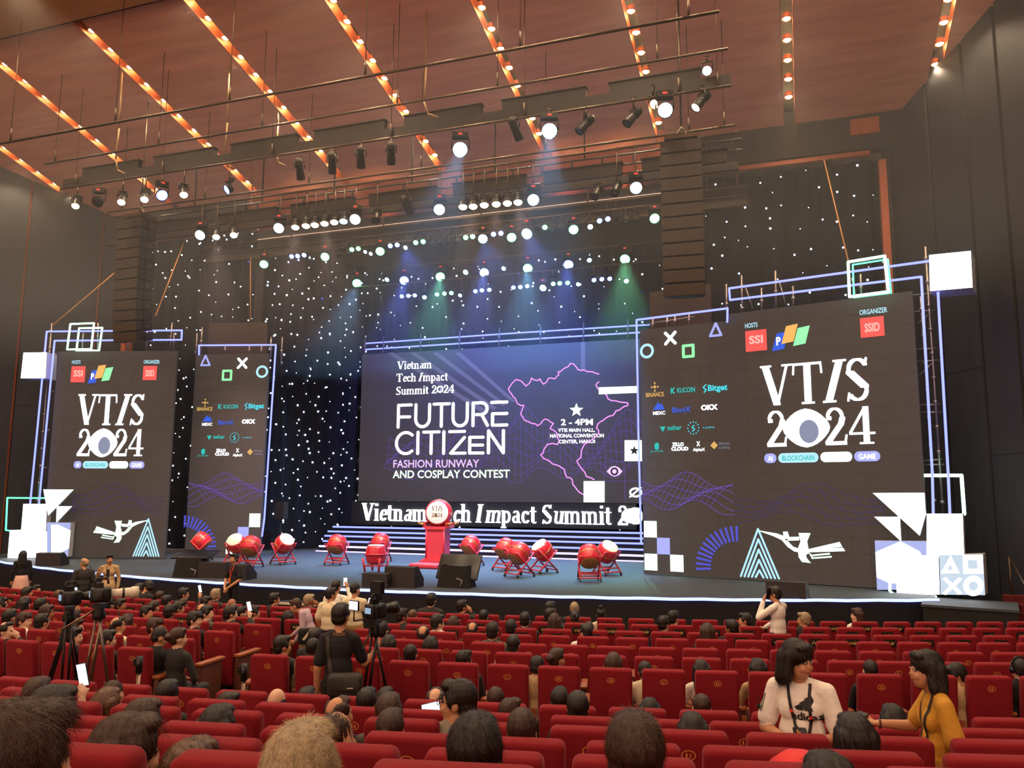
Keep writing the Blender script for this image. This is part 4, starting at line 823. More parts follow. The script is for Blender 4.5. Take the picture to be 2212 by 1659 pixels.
block('light_cube', 'wide glowing white block at the left end of the stage', QA, cL((85, 415), (475, 418), (468, 648), (65, 652)), .6, G_BLK)
neon('green neon square behind the stacked white blocks at left', Plane(L1.P-L1.n*.1, 16), cL((80, 420), (50, 415), (62, 140), (440, 142), (420, 300)), G_GREEN, .025)
# scaffolds
def scaffold(label, plane, poles, rungs, back=.45):
    P = Plane(plane.P-plane.n*back, math.degrees(math.atan2(plane.u.y, plane.u.x))); t = None
    for (x0, y0, x1, y1) in poles:
        a, b = P.at(x0, y0), P.at(x1, y1)
        if t is None: t = empty('scaffold', b, 0, label, 'scaffold', 'steel scaffolds behind the screens'); o = b.copy()
        m = MB(); m.tube(a-o, b-o, .028, n=7); L = (a-b).length
        for k in range(max(1, int(L/.6))): q = b-o+(a-b)*((k+.5)/max(1, int(L/.6))); m.tube(q-Vector((0, 0, .04)), q+Vector((0, 0, .04)), .05, n=6)
        m.build('upright', M_POLE, t)
    for (x0, y0, x1, y1) in rungs: MB().tube(P.at(x0, y0)-o, P.at(x1, y1)-o, .02, n=6).build('cross_tube', M_POLE, t)
    return t
M_POLE = mat('scaffold_steel', '#9a8f88', .35, .7, var=.15)
scaffold('steel scaffold tower at the right edge of the wide right screen', PR1, [(1999, 533, 2037, 1112), (1989, 640, 2020, 1112), (1569, 614, 1571, 700), (1602, 595, 1604, 690), (1645, 622, 1646, 680), (1675, 585, 1677, 676), (1713, 618, 1714, 672), (1859, 592, 1861, 650)],
  [(1970, 638, 2094, 626), (1971, 674, 2022, 670), (1978, 755, 2026, 752), (1979, 781, 2030, 778), (1975, 706, 2005, 680), (1982, 815, 2012, 786), (1985, 876, 2030, 873), (1986, 891, 2034, 890), (1992, 995, 2036, 992), (1993, 1004, 2040, 1003), (1610, 620, 1627, 668), (1684, 610, 1699, 662), (1840, 600, 1850, 645)])
scaffold('steel stubs rising behind the narrow right screen', PR2, [(1410, 688, 1411, 716), (1441, 683, 1442, 710), (1458, 680, 1459, 708), (1488, 678, 1489, 706)], [(1395, 700, 1500, 684)], .2)
scaffold('row of thin steel stubs along the top of the main screen', PM, [(789, 728, 788, 766), (829, 726, 828, 762), (909, 721, 908, 758), (993, 715, 992, 753), (1079, 708, 1078, 747), (1168, 703, 1167, 742), (1261, 697, 1260, 737), (1357, 690, 1356, 731)], [], -.05)
scaffold('steel scaffold at the left edge of the wide left screen', PL1, [(112, 698, 80, 1100), (212, 698, 211, 756), (277, 720, 276, 757), (318, 712, 317, 757), (372, 697, 367, 758), (376, 718, 375, 757), (180, 720, 178, 756)], [(105, 845, 118, 845), (96, 930, 108, 929), (90, 1010, 102, 1010), (112, 765, 124, 764)])
scaffold('steel stubs rising behind the narrow left screen', PL2, [(437, 707, 433, 768), (426, 720, 423, 775), (487, 745, 486, 767), (539, 747, 538, 768), (565, 747, 564, 770), (586, 728, 584, 775), (610, 728, 607, 788)], [], .2)
M_BACK = mat('backing_board', '#3a2c26', .7, var=.1)
def board(label, plane, q): P = [plane.at(*p) for p in q]; o = P[0].copy(); m = MB(); n = plane.n; a = [p-o for p in P]; b = [p-n*.08 for p in a]; m.add(a+b, [(0, 1, 2, 3), (7, 6, 5, 4), (0, 4, 5, 1), (1, 5, 6, 2), (2, 6, 7, 3), (3, 7, 4, 0)]); tag(m.build('backing_board', M_BACK, None, o), label, 'board')
board('plain dark board standing up behind the narrow left screen', Plane(PL2.P-PL2.n*.5, 12), [(447, 770), (577, 770), (577, 696), (452, 698)])
board('plain dark board standing up behind the narrow right screen', Plane(PR2.P-PR2.n*.5, -12), [(1404, 720), (1537, 700), (1535, 613), (1403, 632)])
M_ROPE = mat('guy_rope', '#c98d4e', .8, var=.1)
for lab, a, b in (('taut rope from the left wall to the left scaffold', atY(247, 590, 22), PL1.at(113, 703)), ('taut slanting rope behind the left speaker column', atY(401, 515, 26.3), atY(336, 682, 19.7)), ('thin upright rope above the board behind the narrow left screen', Vector((atY(541, 560, 25.3).x, 25.3, 8.97)), atY(541, 690, 24.6)), ('taut slanting rope above the green square at upper right', atY(1780, 345, 25), PR1.at(1832, 562))):
    tag(MB().tube((0, 0, 0), b-a, .018, n=6).build('guy_rope', M_ROPE, None, a), lab, 'rope', 'ropes steadying the scaffolds')
# ------------------------------------------------------------------ drums
M_RED = mat('drum_lacquer', '#d22a34', .25, spec=.6, var=.08, scale=3); M_REDS = mat('stand_red', '#c8323a', .45, var=.1); M_SKIN = mat('drum_skin', '#e8d8bc', .6, var=.08, scale=8)
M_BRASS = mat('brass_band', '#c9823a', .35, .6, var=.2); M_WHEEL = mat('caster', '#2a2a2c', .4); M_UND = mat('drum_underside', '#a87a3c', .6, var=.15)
def drum_barrel(t, M, r=.3, L=.46, under=True):
    prof = [(r*.80, -L/2), (r*.90, -L*.36), (r*.975, -L*.18), (r, 0), (r*.975, L*.18), (r*.90, L*.36), (r*.80, L/2)]
    MB().lathe(prof, 28, M).build('barrel', M_RED, t)
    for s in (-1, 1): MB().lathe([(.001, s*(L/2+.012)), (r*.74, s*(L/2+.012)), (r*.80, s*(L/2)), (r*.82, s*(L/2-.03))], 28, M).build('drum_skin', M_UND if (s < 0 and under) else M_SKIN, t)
    MB().lathe([(r*1.0, -.02), (r*1.018, -.015), (r*1.018, .015), (r*1.0, .02)], 28, M).build('brass_band', M_BRASS, t)
    m = MB()
    for s in (-1, 1):
        for k in range(26): a = k*2*math.pi/26; m.ball(M @ Vector((r*.85*math.cos(a), r*.85*math.sin(a), s*(L/2-.045))), .009, 5, 3)
    b = m.build('rivets', M_BRASS, t); b['kind'] = 'stuff'
DR = []
def drum(label, x, y, az, tilt, upright=False, k=1.0):
    p = atz(x, y, STAGE_Z); t = empty('red_drum', p, math.radians(az), label, 'drum', 'red drums on the stage'); t.scale = (k,)*3
    if upright:
        drum_barrel(t, Matrix.Translation((0, 0, .52)), .3, .5)
        for sx in (-1, 1):
            for sy in (-1, 1): MB().tube((sx*.22, sy*.22, .03), (sx*.27, sy*.27, .42), .03, .035, n=7).build('leg', M_REDS, t)
        MB().path([(.24, .24, .2), (-.24, .24, .2), (-.24, -.24, .2), (.24, -.24, .2), (.24, .24, .2)], .018, 6).lathe([(.30, .5), (.33, .5), (.33, .545), (.30, .545)], 24).build('stand_ring', M_REDS, t)
    else:
        drum_barrel(t, Matrix.Translation((0, -.02, .64)) @ Matrix.Rotation(math.radians(tilt), 4, 'X'))
        for s in (-1, 1):
            X = s*.27; MB().tube((X, -.3, .08), (X, .3, .66), .024, n=6).build('leg', M_REDS, t); MB().tube((X, .3, .08), (X, -.3, .66), .024, n=6).build('leg', M_REDS, t)
        m = MB()
        for yy, z in ((-.3, .1), (.3, .1), (-.29, .65), (.29, .65), (-.2, .2), (.2, .2)): m.tube((-.27, yy, z), (.27, yy, z), .02, n=6)
        m.build('cross_rail', M_REDS, t)
        for sx in (-1, 1):
            for sy in (-1, 1): MB().tube((sx*.27-.015, sy*.3, .04), (sx*.27+.015, sy*.3, .04), .04, n=8).tube((sx*.27, sy*.3, .05), (sx*.27, sy*.3, .1), .012, n=5).build('caster', M_WHEEL, t)
    return t
drum('red drum behind the leftmost black monitor, leaning right', 434, 1211, -65, 52)
drum('red drum with pale skin facing out, partly behind the checker square drum', 510, 1219, 10, 50)
drum('red drum in front of the checker squares of the narrow left screen', 540, 1226, 8, -38)
drum('red drum leaning back with its skin up left, standing alone before the star cloth', 611, 1219, 65, 48)
drum('red drum standing at the left end of the lit steps', 727, 1220, 5, -35)
drum('red drum half hidden behind the upright drum', 821, 1214, 5, -35)
drum('upright red drum on a four legged ring stand near the middle wedge speakers', 811, 1237, 0, 0, True)
drum('single red drum just right of the tall pedestal drum', 1017, 1222, -25, -45)
drum('leftmost red drum of the cluster of three right of centre', 1093, 1232, -25, -45)
drum('front red drum of the cluster of three right of centre', 1122, 1246, -30, -42)
drum('red drum with visible white skin at the right of the cluster of three', 1174, 1238, -40, 42)
drum('front red drum of the pair beside the narrow right screen', 1273, 1255, 20, -40)
drum('rear red drum with skin up left of the pair beside the narrow right screen', 1311, 1242, 50, 42)
# the large drum on its pedestal
p = atz(946, 1214, STAGE_Z); t = empty('pedestal_drum', p, r_(4), 'large red drum with cream skin lettered VTIS 2024 on a tall red pedestal', 'drum')
m = MB(); m.box((0, 0, .6), (.62, .62, 1.0)); m.build('pedestal', M_REDS, t)
m = MB(); m.box((0, 0, .04), (.95, .95, .08)); m.box((0, 0, .1), (.8, .8, .05)); m.build('foot', M_REDS, t)
m = MB(); m.box((0, 0, 1.13), (.72, .72, .1)); m.box((-.4, 0, 1.22), (.12, .6, .18)); m.box((.4, 0, 1.22), (.12, .6, .18)); m.build('cradle', M_REDS, t)
for s in (-1, 1):
    for sy in (-1, 1): MB().tube((s*.4, sy*.3, 1.24), (s*.56, sy*.34, 1.27), .05, .03, n=8).ball((s*.57, sy*.34, 1.28), .045, 8, 5).build('scroll_arm', M_BRASS, t)
m = MB()
for sx in (-1, 1): m.tube((sx*.31, -.32, .12), (sx*.31, -.32, 1.08), .03, n=6)
m.build('corner_post', M_REDS, t)
Mx = Matrix.Translation((0, 0, 1.6)) @ Matrix.Rotation(r_(12), 4, 'Z') @ Matrix.Rotation(r_(86), 4, 'X'); drum_barrel(t, Mx, .46, .72, False)
M_INK = mat('drum_ink', '#4a3420', .6, var=0); m = MB()
for tx, y, h, w0 in (('VTIS', .06, .17, .36), ('2024', -.14, .14, .36)):
    pg, w = serif_polys(tx, '  / ' if tx == 'VTIS' else '    ', .02)
    for f in pg: m.add([Mx @ Vector((-w0/2+w0*x/w, y+h*b, .378)) for x, b in f], [tuple(range(len(f)))])
m.build('lettering', M_INK, t, fix=False); MB().lathe([(.001, .379), (.045, .379)], 14, Mx @ Matrix.Translation((-.055, -.07, 0))).build('eye_mark', mat('drum_gold', '#c49a4a', .5), t)
p = atz(922, 1227, STAGE_Z); t = empty('low_plinth', p, 0, 'low red plinth on the stage left of the pedestal drum', 'plinth'); m = MB(); m.rbox((0, 0, .07), (.95, .6, .14), .04, axis=2); m.build('plinth_block', M_REDS, t); m = MB()
for sx in (-1, 1): m.box((sx*.4, 0, .01), (.1, .5, .02))
m.build('foot', M_REDS, t)

# ------------------------------------------------------------------ floor monitors and screens at the stage edge
M_SPK = mat('speaker_black', '#2b2622', .6, var=.15); M_CLOTH = mat('skirt_black', '#191615', .9, var=.2, bump=.1); M_TV = mat('tv_black', '#0d0d0f', .3)
def wedge(label, x, y, w, h, rz, d=.55, front=False):
    p = atz(x, y, STAGE_Z); t = empty('wedge_speaker', p, rz, label, 'speaker', 'wedge monitors along the stage edge')
    sgn = -1 if front else 1
    m = MB(); prof = [(-d/2, 0), (d/2, 0), (d/2, h*.35), (-d*.12, h), (-d/2, h*.96)]
    vs = [(-w/2, sgn*a, b) for a, b in prof]+[(w/2, sgn*a, b) for a, b in prof]; n = len(prof)
    m.add(vs, [tuple(range(n)), tuple(range(2*n-1, n-1, -1))]+[(i, n+i, n+(i+1) % n, (i+1) % n) for i in range(n)]); m.build('cabinet', M_SPK, t)
    m = MB(); a, b = Vector((0, sgn*d*.45, h*.4)), Vector((0, sgn*-.08*d, h*.96)); nrm = Vector((0, sgn*.7, .7))*.012
    m.add([Vector((sx*w*.46, q.y, q.z))+nrm for q, sx in ((a, -1), (a, 1), (b, 1), (b, -1))], [(0, 1, 2, 3)]); m.build('grille', M_GRILL, t)
    for s in (-1, 1): m = MB(); m.box((s*(w/2+.004), sgn*-.1, h*.45), (.012, .16, .07)); m.build('handle', M_DARK, t)
wedge('wedge speaker at the far left of the stage before the white blocks', 113, 1221, .75, .4, .35)
wedge('larger wedge speaker right of the left skirted monitor', 468, 1247, .8, .42, .15)
wedge('wedge speaker partly behind the person in the black polo shirt', 524, 1251, .5, .4, .1)
wedge('low flat wedge speaker left of the middle pair', 820, 1267, .68, .34, 0)
wedge('tall wedge speaker of the middle pair beside the big skirted monitor', 873, 1267, .8, .5, 0)
wedge('wedge speaker on the right of the stage in front of the wide right screen', 1702, 1289, .85, .36, -.15)
def stage_tv(label, x, y, rz, flat=False):
    p = atz(x, y, STAGE_Z); t = empty('stage_monitor', p, rz, label, 'monitor', 'skirted monitors at the stage edge')
    m = MB(); n = 24; vs = []; fs = []
    for i in range(n+1):
        a = 2*math.pi*i/n; cx, cy = math.cos(a), math.sin(a); k = max(abs(cx), abs(cy)); w = 1+.05*math.sin(9*a)
        vs += [(.42*cx/k*w, .24*cy/k*w, 0), (.34*cx/k, .18*cy/k, .52)]
    for i in range(n): fs.append((2*i, 2*i+2, 2*i+3, 2*i+1))
    m.add(vs, fs, True); m.build('skirt', M_CLOTH, t)
    R = Matrix.Translation((0, .12, .4 if not flat else .56)) @ Matrix.Rotation(r_(-28 if not flat else -75), 4, 'X')
    m = MB(); m.rbox((0, 0, .08), (1.12, .05, .66), .02, R); m.build('tv_back', M_TV, t)
    m = MB(); m.box((0, .03, .08), (1.04, .006, .58), R); m.build('tv_screen', glow('tv_glass', (.3, .35, .5), .25), t)
    m = MB(); m.path([(.25, -.3, .04), (.32, -.34, .2), (.15, -.3, .24)], .015, 6); m.build('cable', mat('cable_grey', '#8a8580', .6), t)
stage_tv('black monitor on a skirted stand in front of the tall pedestal drum', 985, 1268, -.05)
stage_tv('black monitor lying back on a skirted stand at the left of the stage', 412, 1246, .2, True)
p = atz(604, 1196, STAGE_Z); t = empty('stand_speaker', p, .1, 'small dark speaker on a thin stand in front of the star cloth', 'speaker')
MB().tube((0, 0, 0), (0, 0, 1.3), .02).build('pole', M_DARK, t); m = MB(); m.box((0, 0, 1.6), (.36, .34, .62)); m.build('cabinet', M_SPK, t); m = MB()
for k in range(3): m.tube((0, 0, .3), (.35*math.cos(k*2.1), .35*math.sin(k*2.1), 0), .012, n=5)
m.build('tripod_foot', M_DARK, t)

# ------------------------------------------------------------------ theatre seats
M_VELV = mat('red_velvet', '#7d101c', .85, spec=.25, sheen=.35, var=.10, scale=14, bump=.15, bscale=220)
M_ARM = mat('arm_wood', '#96502a', .4, var=.2, scale=5, stretch=(1, 6, 1)); M_FRAME = mat('seat_frame', '#5c2f1c', .5, var=.2); M_GOLD = mat('gold_thread', '#f2ab52', .5, 0, var=.1, emit=.0)
M_CARD = mat('vvip_card', '#0f0d0e', .5, var=0); M_CARDT = mat('vvip_gold', '#d8b46a', .5, var=0)
SW_, PITCH, TILT = .448, .5515, math.radians(6)
seat_meshes = {}
def seat_mesh(key):
    if key in seat_meshes: return seat_meshes[key]
    Rb = Matrix.Translation((0, .1, 0)) @ Matrix.Rotation(TILT, 4, 'X')
    if key == 'backrest': m = MB(); m.rbox((0, 0, .685), (SW_, .105, .745), .035, Rb, 4); me = m.mesh('backrest', M_VELV)
    elif key == 'cushion': m = MB(); m.rbox((0, .33, .42), (SW_-.02, .46, .12), .04, None, 3, 2); me = m.mesh('seat_cushion', M_VELV)
    elif key == 'arm': m = MB(); m.box((PITCH/2, .27, .34), (.06, .36, .60)); m.mt(1); m.rbox((PITCH/2, .29, .655), (.085, .44, .035), .015, None, 2, 2); m.box((PITCH/2, .05, .3), (.05, .06, .6)); me = m.mesh('armrest', [M_FRAME, M_ARM])
    elif key == 'end': m = MB(); m.rbox((PITCH/2+.0, .26, .36), (.075, .5, .7), .04, None, 3, 0); m.mt(1); m.rbox((PITCH/2, .28, .72), (.11, .56, .045), .02, None, 2, 2); me = m.mesh('aisle_panel', [M_FRAME, M_ARM])
    elif key == 'foot': m = MB(); m.box((0, .28, .17), (.3, .06, .34)); me = m.mesh('pedestal', M_FRAME)
    elif key == 'card':
        Rc = Matrix.Translation((0, .1, 0)) @ Matrix.Rotation(TILT, 4, 'X'); m = MB(); m.box((.0, -.058, .955), (.19, .008, .105), Rc); m.mt(1); pg, w = font_polys('VVIP', .03)
        for f in pg: m.add([Rc @ Vector((-.06+.12*x/w, -.0635, .927+.043*y)) for x, y in f], [tuple(range(len(f)))])
        for k in range(4): m.box((-.075+.05*k, -.063, .985), (.012, .001, .006), Rc)
        me = m.mesh('vvip_card', [M_CARD, M_CARDT])
    else:
        m = MB(); Rc = Matrix.Translation((0, .1, 0)) @ Matrix.Rotation(TILT, 4, 'X'); z0, y0 = .945, -.0545; n = 22
        vs = []
        for i in range(n): a = 2*math.pi*i/n; vs += [Rc @ Vector((.04*math.cos(a), y0, z0+.029*math.sin(a))), Rc @ Vector((.035*math.cos(a), y0, z0+.0245*math.sin(a)))]
        m.add(vs, [(2*i, 2*((i+1) % n), 2*((i+1) % n)+1, 2*i+1) for i in range(n)])
        for ci, ch in enumerate(key):
            pg, w = serif_polys(ch) if ch in '024' else font_polys(ch, .02); cw = .018
            g_ = .42 if ch == '1' else .9
            for f in pg: m.add([Rc @ Vector((-.019+ci*.0205+cw*((.9-g_)/2+g_*x/w), y0, z0-.0135+.027*y)) for x, y in f], [tuple(range(len(f)))])
            m.add([Rc @ Vector((-.019+ci*.0205+cw*.9*x, y0, z0-.0145+.003*y)) for x, y in ((0, 0), (1, 0), (1, 1), (0, 1))], [(0, 1, 2, 3)]) if ch in '1' else None
        me = m.mesh('seat_number', M_GOLD)
    seat_meshes[key] = me; return me
SEATS = []
def seat(row, rn, arc, num, vip, side, cnt, ends):
    r, zt = RR[row]; th = (arc+SW_/PITCH/2)*.5515/r; p = polar(r, th, zt-BACK_H)
    x, y = proj(p+Vector((0, 0, BACK_H-.02)))
    if not (-90 < x < W+90) or y > H+45 or p.y < .5: return None
    t = bpy.data.objects.new('theatre_seat', None); COL.objects.link(t); t.location = p; t.rotation_euler = (0, 0, th)
    where = 'front row' if rn == 0 else ('%s row from the stage' % WORDN[rn])
    if vip: lab = 'red seat with VVIP card, %s %s aisle, %s' % (nth(cnt), side, where)
    else: lab = 'red theatre seat numbered %02d%s in the %s' % (num, '' if rn > 6 else (' left of the aisle' if side == 'left of' else ''), where)
    tag(t, lab, 'seat', 'red seats in the '+where)
    link('backrest', seat_mesh('backrest'), t); link('seat_cushion', seat_mesh('cushion'), t); link('armrest', seat_mesh('arm'), t); link('pedestal', seat_mesh('foot'), t)
    if ends: e = link('aisle_panel', seat_mesh('end'), t); e.location.x = .012 if ends > 0 else -PITCH-.012
    if vip: link('vvip_card', seat_mesh('card'), t)
    elif 0 < num < 60: link('seat_number', seat_mesh('%02d' % num), t)
    SEATS.append((row, th, t)); return t
AL, AR = math.radians(5.5), math.radians(7.05)
PH = {'f0': (.3, .72), 'f1': (.55, .15), 'f2': (.2, .03), 'f3': (.14, .45), 'f4': (.26, .36), 'f5': (.5, .58), 'f6': (.87, .05), 'A': (.32,)*2, 'B': (.88,)*2, 'C': (.45,)*2, 'D': (.16,)*2, 'E': (.51,)*2, 'F': (.0,)*2}
KN_ = {'f3': (33, 33), 'f4': (33, 34), 'f5': (32, 34), 'f6': (32, 35), 'A': (28,)*2, 'B': (30,)*2, 'C': (31,)*2, 'D': (32,)*2, 'E': (33,)*2, 'F': (34,)*2}
for rn, (row, r, z) in enumerate(ROWS[:13]):
    front = rn < 7; vip = rn < 3; w_ = SW_/PITCH
    lo, hi = -26, 50
    if front:
        ks = [k+PH[row][0] for k in range(lo, 20) if (k+PH[row][0]+w_)*PITCH/r < AL]
        for c, a in enumerate(reversed(ks)): seat(row, rn, a, KN_.get(row, (0, 0))[0]-int(math.floor(a)), vip, 'left of', c+1, 1 if c == 0 else 0)
        ks = [k+PH[row][1] for k in range(0, hi) if (k+PH[row][1])*PITCH/r > AR and polar(r, (k+.4)*PITCH/r).x < 6.3]
        for c, a in enumerate(ks): seat(row, rn, a, KN_.get(row, (0, 0))[1]-int(math.floor(a)), vip, 'right of', c+1, -1 if c == 0 else 0)
    else:
        for k in range(0, 40): seat(row, rn, k+PH[row][0], KN_[row][0]-k, False, '', k, 0)
print('seats', len(SEATS))
# ------------------------------------------------------------------ people: rounded limbs fused into one skin
SKIN = mat('skin', '#c08a66', .55, var=.06, scale=20); SKIN_D = mat('skin_tan', '#9a6446', .55, var=.06, scale=20); SKIN_P = mat('skin_pale', '#d0a488', .55, var=.05, scale=20)
HAIRB = mat('hair_black', '#17110e', .42, spec=.5, var=.35, scale=40, stretch=(6, 6, 1.2), bump=.5, bscale=60); HAIRBR = mat('hair_brown', '#3a2114', .42, spec=.5, var=.35, scale=40, stretch=(6, 6, 1.2), bump=.5, bscale=60)
HAIRG = mat('hair_grey', '#a08c6e', .5, var=.4, scale=50, bump=.5, bscale=90); HAIRLB = mat('hair_light_brown', '#5b3d26', .45, var=.35, scale=40, bump=.5, bscale=60)
LIP = mat('lip', '#a0524a', .5, var=0); EYE = mat('eye_dark', '#1a120e', .3, var=0); SHOE = mat('shoe_dark', '#1c1712', .5); EYEW = mat('eye_white', '#d8cdc2', .4, var=0)
def cloth(n, c): return mat('cloth_'+n, c, .85, var=.12, scale=18, bump=.25, bscale=30, sheen=.05)
CL = {k: cloth(k, v) for k, v in dict(black='#17151a', navy='#1b2236', white='#f0ebe2', cream='#e2d6b4', beige='#b99a72', grey='#57524e', charcoal='#2a2829', lav='#b9a0ac', yellow='#c8922e', khaki='#b8965e', orange='#c96a1a', pink='#d6a898', brown='#5a4030', check='#8a8472', dark='#100f12', skirt='#a8926c').items()}
class Fig:
    """limb list: cones and ellipsoids, each with the material it wears"""
    def __init__(s): s.p = []
    def cone(s, a, b, r1, r2=None, m=0, bias=0.): s.p.append(('c', Vector(a), Vector(b), r1, r1 if r2 is None else r2, m, bias)); return s
    def ell(s, c, r, m=0, R=None, bias=0.): s.p.append(('e', Vector(c), Vector(r), (R or Matrix.Identity(3)).copy(), 0, m, bias)); return s
    def mesh(s, name, voxel, nmat, smooth=4):
        mb = MB()
        for q in s.p:
            if q[0] == 'c':
                _, a, b, r1, r2, _, _ = q; d = b-a; L = d.length; Q = (Vector((0, 0, 1)).rotation_difference(d) if L > 1e-6 else Matrix.Identity(3).to_quaternion()).to_matrix().to_4x4(); Q.translation = a
                prof = [(r1*math.sin(t), -r1*math.cos(t)) for t in (.15, .6, 1.1, math.pi/2)]+[(r2*math.cos(t), L+r2*math.sin(t)) for t in (0, .5, 1., 1.42)]
                mb.lathe([(max(.001, r), z) for r, z in prof], 12, Q)
            else: M = q[3].to_4x4(); M.translation = q[1]; mb.ball((0, 0, 0), q[2], 14, 9, M)
        me = mb.mesh('tmp', []); bm = bmesh.new(); bm.from_mesh(me); bmesh.ops.recalc_face_normals(bm, faces=bm.faces); bm.to_mesh(me); bm.free()
        o = bpy.data.objects.new('tmp', me); COL.objects.link(o); r = o.modifiers.new('r', 'REMESH'); r.mode = 'VOXEL'; r.voxel_size = voxel; r.use_smooth_shade = True
        w = o.modifiers.new('s', 'SMOOTH'); w.iterations = smooth; w.factor = .5
        dg = bpy.context.evaluated_depsgraph_get(); out = bpy.data.meshes.new_from_object(o.evaluated_get(dg)); bpy.data.objects.remove(o); bpy.data.meshes.remove(me); out.name = name
        n = len(out.polygons); C = np.empty(n*3); out.polygons.foreach_get('center', C); C = C.reshape(-1, 3); best = np.full(n, 1e9); idx = np.zeros(n, int)
        for q in s.p:
            if q[0] == 'c':
                a, b = np.array(q[1]), np.array(q[2]); d = b-a; t = np.clip(((C-a)@d)/max(1e-9, d@d), 0, 1); D = np.linalg.norm(C-a-t[:, None]*d, axis=1)-(q[3]+(q[4]-q[3])*t)
            else: L = (C-np.array(q[1]))@np.array(q[3]); k = np.linalg.norm(L/np.array(q[2]), axis=1); D = (k-1)*min(q[2])
            D = D-q[6]; k = D < best; best[k] = D[k]; idx[k] = q[5]
        out.materials.clear()
        for _ in range(nmat): out.materials.append(None)
        out.polygons.foreach_set('material_index', idx.astype(np.int32)); out.update(); return out
# slots: 0 skin, 1 top, 2 trousers, 3 brow/eye dark, 4 lips, 5 shoes, 6 second cloth
def head(f, c, yaw=0., pitch=0., det=False, k=1.0, roll=0.):
    R = Matrix.Rotation(yaw, 3, 'Z') @ Matrix.Rotation(pitch, 3, 'X') @ Matrix.Rotation(roll, 3, 'Y'); c = Vector(c); P = lambda x, y, z: c+R @ Vector((x, y, z))*k; E = lambda x, y, z: Vector((x, y, z))*k
    f.ell(P(0, -.012, .028), E(.075, .092, .098), 0, R).ell(P(0, .03, -.03), E(.06, .068, .088), 0, R).ell(P(0, .05, -.088), E(.028, .03, .022), 0, R)
    f.cone(P(0, .086, .026), P(0, .099, -.018), .008*k, .0115*k, 0).ell(P(0, .094, -.026), E(.0155, .0105, .008), 0, R)
    for s in (-1, 1):
        f.ell(P(s*.076, -.006, -.008), E(.011, .024, .033), 0, R)
        f.ell(P(s*.033, .076, -.03), E(.024, .02, .026), 0, R)
        if det:
            f.ell(P(s*.031, .082, .014), E(.0165, .011, .0085), 3, R, .001); f.ell(P(s*.032, .0875, .036), E(.019, .007, .0045), 3, R, .002)
        else: f.ell(P(s*.031, .087, .016), E(.012, .008, .007), 3, R, .001)
    f.ell(P(0, .092, -.054), E(.021, .0095, .0085), 4, R, .002)
    return R
def hand(f, w, d, n, side, curl=.4, m=0, k=1.0, r=.0085, thumb=.5):
    """palm and five fingers; d points along the hand, n is the way the palm faces, side (+1/-1) puts the thumb"""
    d = Vector(d).normalized(); n = Vector(n); n = (n-d*n.dot(d)).normalized(); t = d.cross(n)*side; w = Vector(w)
    for o in (-.024, -.008, .008, .024): f.cone(w+d*.015*k+t*o*.6*k, w+d*.082*k+t*o*k, .0145*k, .0115*k, m)
    for i, (o, L) in enumerate(((.028, .072), (.0095, .082), (-.0095, .076), (-.028, .06))):
        p = w+d*.085*k+t*o*k; a = curl*(.7+.12*i)
        for j, sl in enumerate((.46, .31, .23)):
            a2 = a*(j+1) if j else a*.8; q = p+(d*math.cos(a2)+n*math.sin(a2)+t*o*2.2)*L*sl*k*1.05; f.cone(p, q, r*k*(1-.06*j), r*k*(.94-.08*j), m); p = q
    p = w+d*.022*k+t*.026*k; q = p+(d*.62+t*.62+n*(.25+thumb*.3)).normalized()*.042*k; f.cone(p, q, .0125*k, .0105*k, m); f.cone(q, q+(d*.9+t*(.35-thumb*.4)+n*(.2+thumb*.3)).normalized()*.036*k, .0105*k, .0082*k, m)
def eyes(o, hc, HR, k=1.0):
    for s in (-1, 1):
        M = Matrix.Translation(hc) @ HR.to_4x4() @ Matrix.Translation((s*.031*k, .0905*k, .0135*k)); m = MB(); m.ball((0, 0, 0), (.0125, .004, .0058), 12, 7); m.mt(1); m.ball((0, .0032, .0002), (.0056, .0022, .0056), 10, 6)
        m.build('eye', [EYEW, EYE], o).matrix_local = M
def simple_hand(f, w, d, m=0):
    d = Vector(d).normalized(); a = d.orthogonal().normalized(); w = Vector(w)
    f.cone(w, w+d*.07, .026, .032, m)
    for i in (-1.5, -.5, .5, 1.5): f.cone(w+d*.07+a*i*.017, w+d*(.145-.008*abs(i))+a*i*.02, .0095, .008, m)
    f.cone(w+d*.03+a*.028, w+d*.085+a*.055, .011, .009, m)
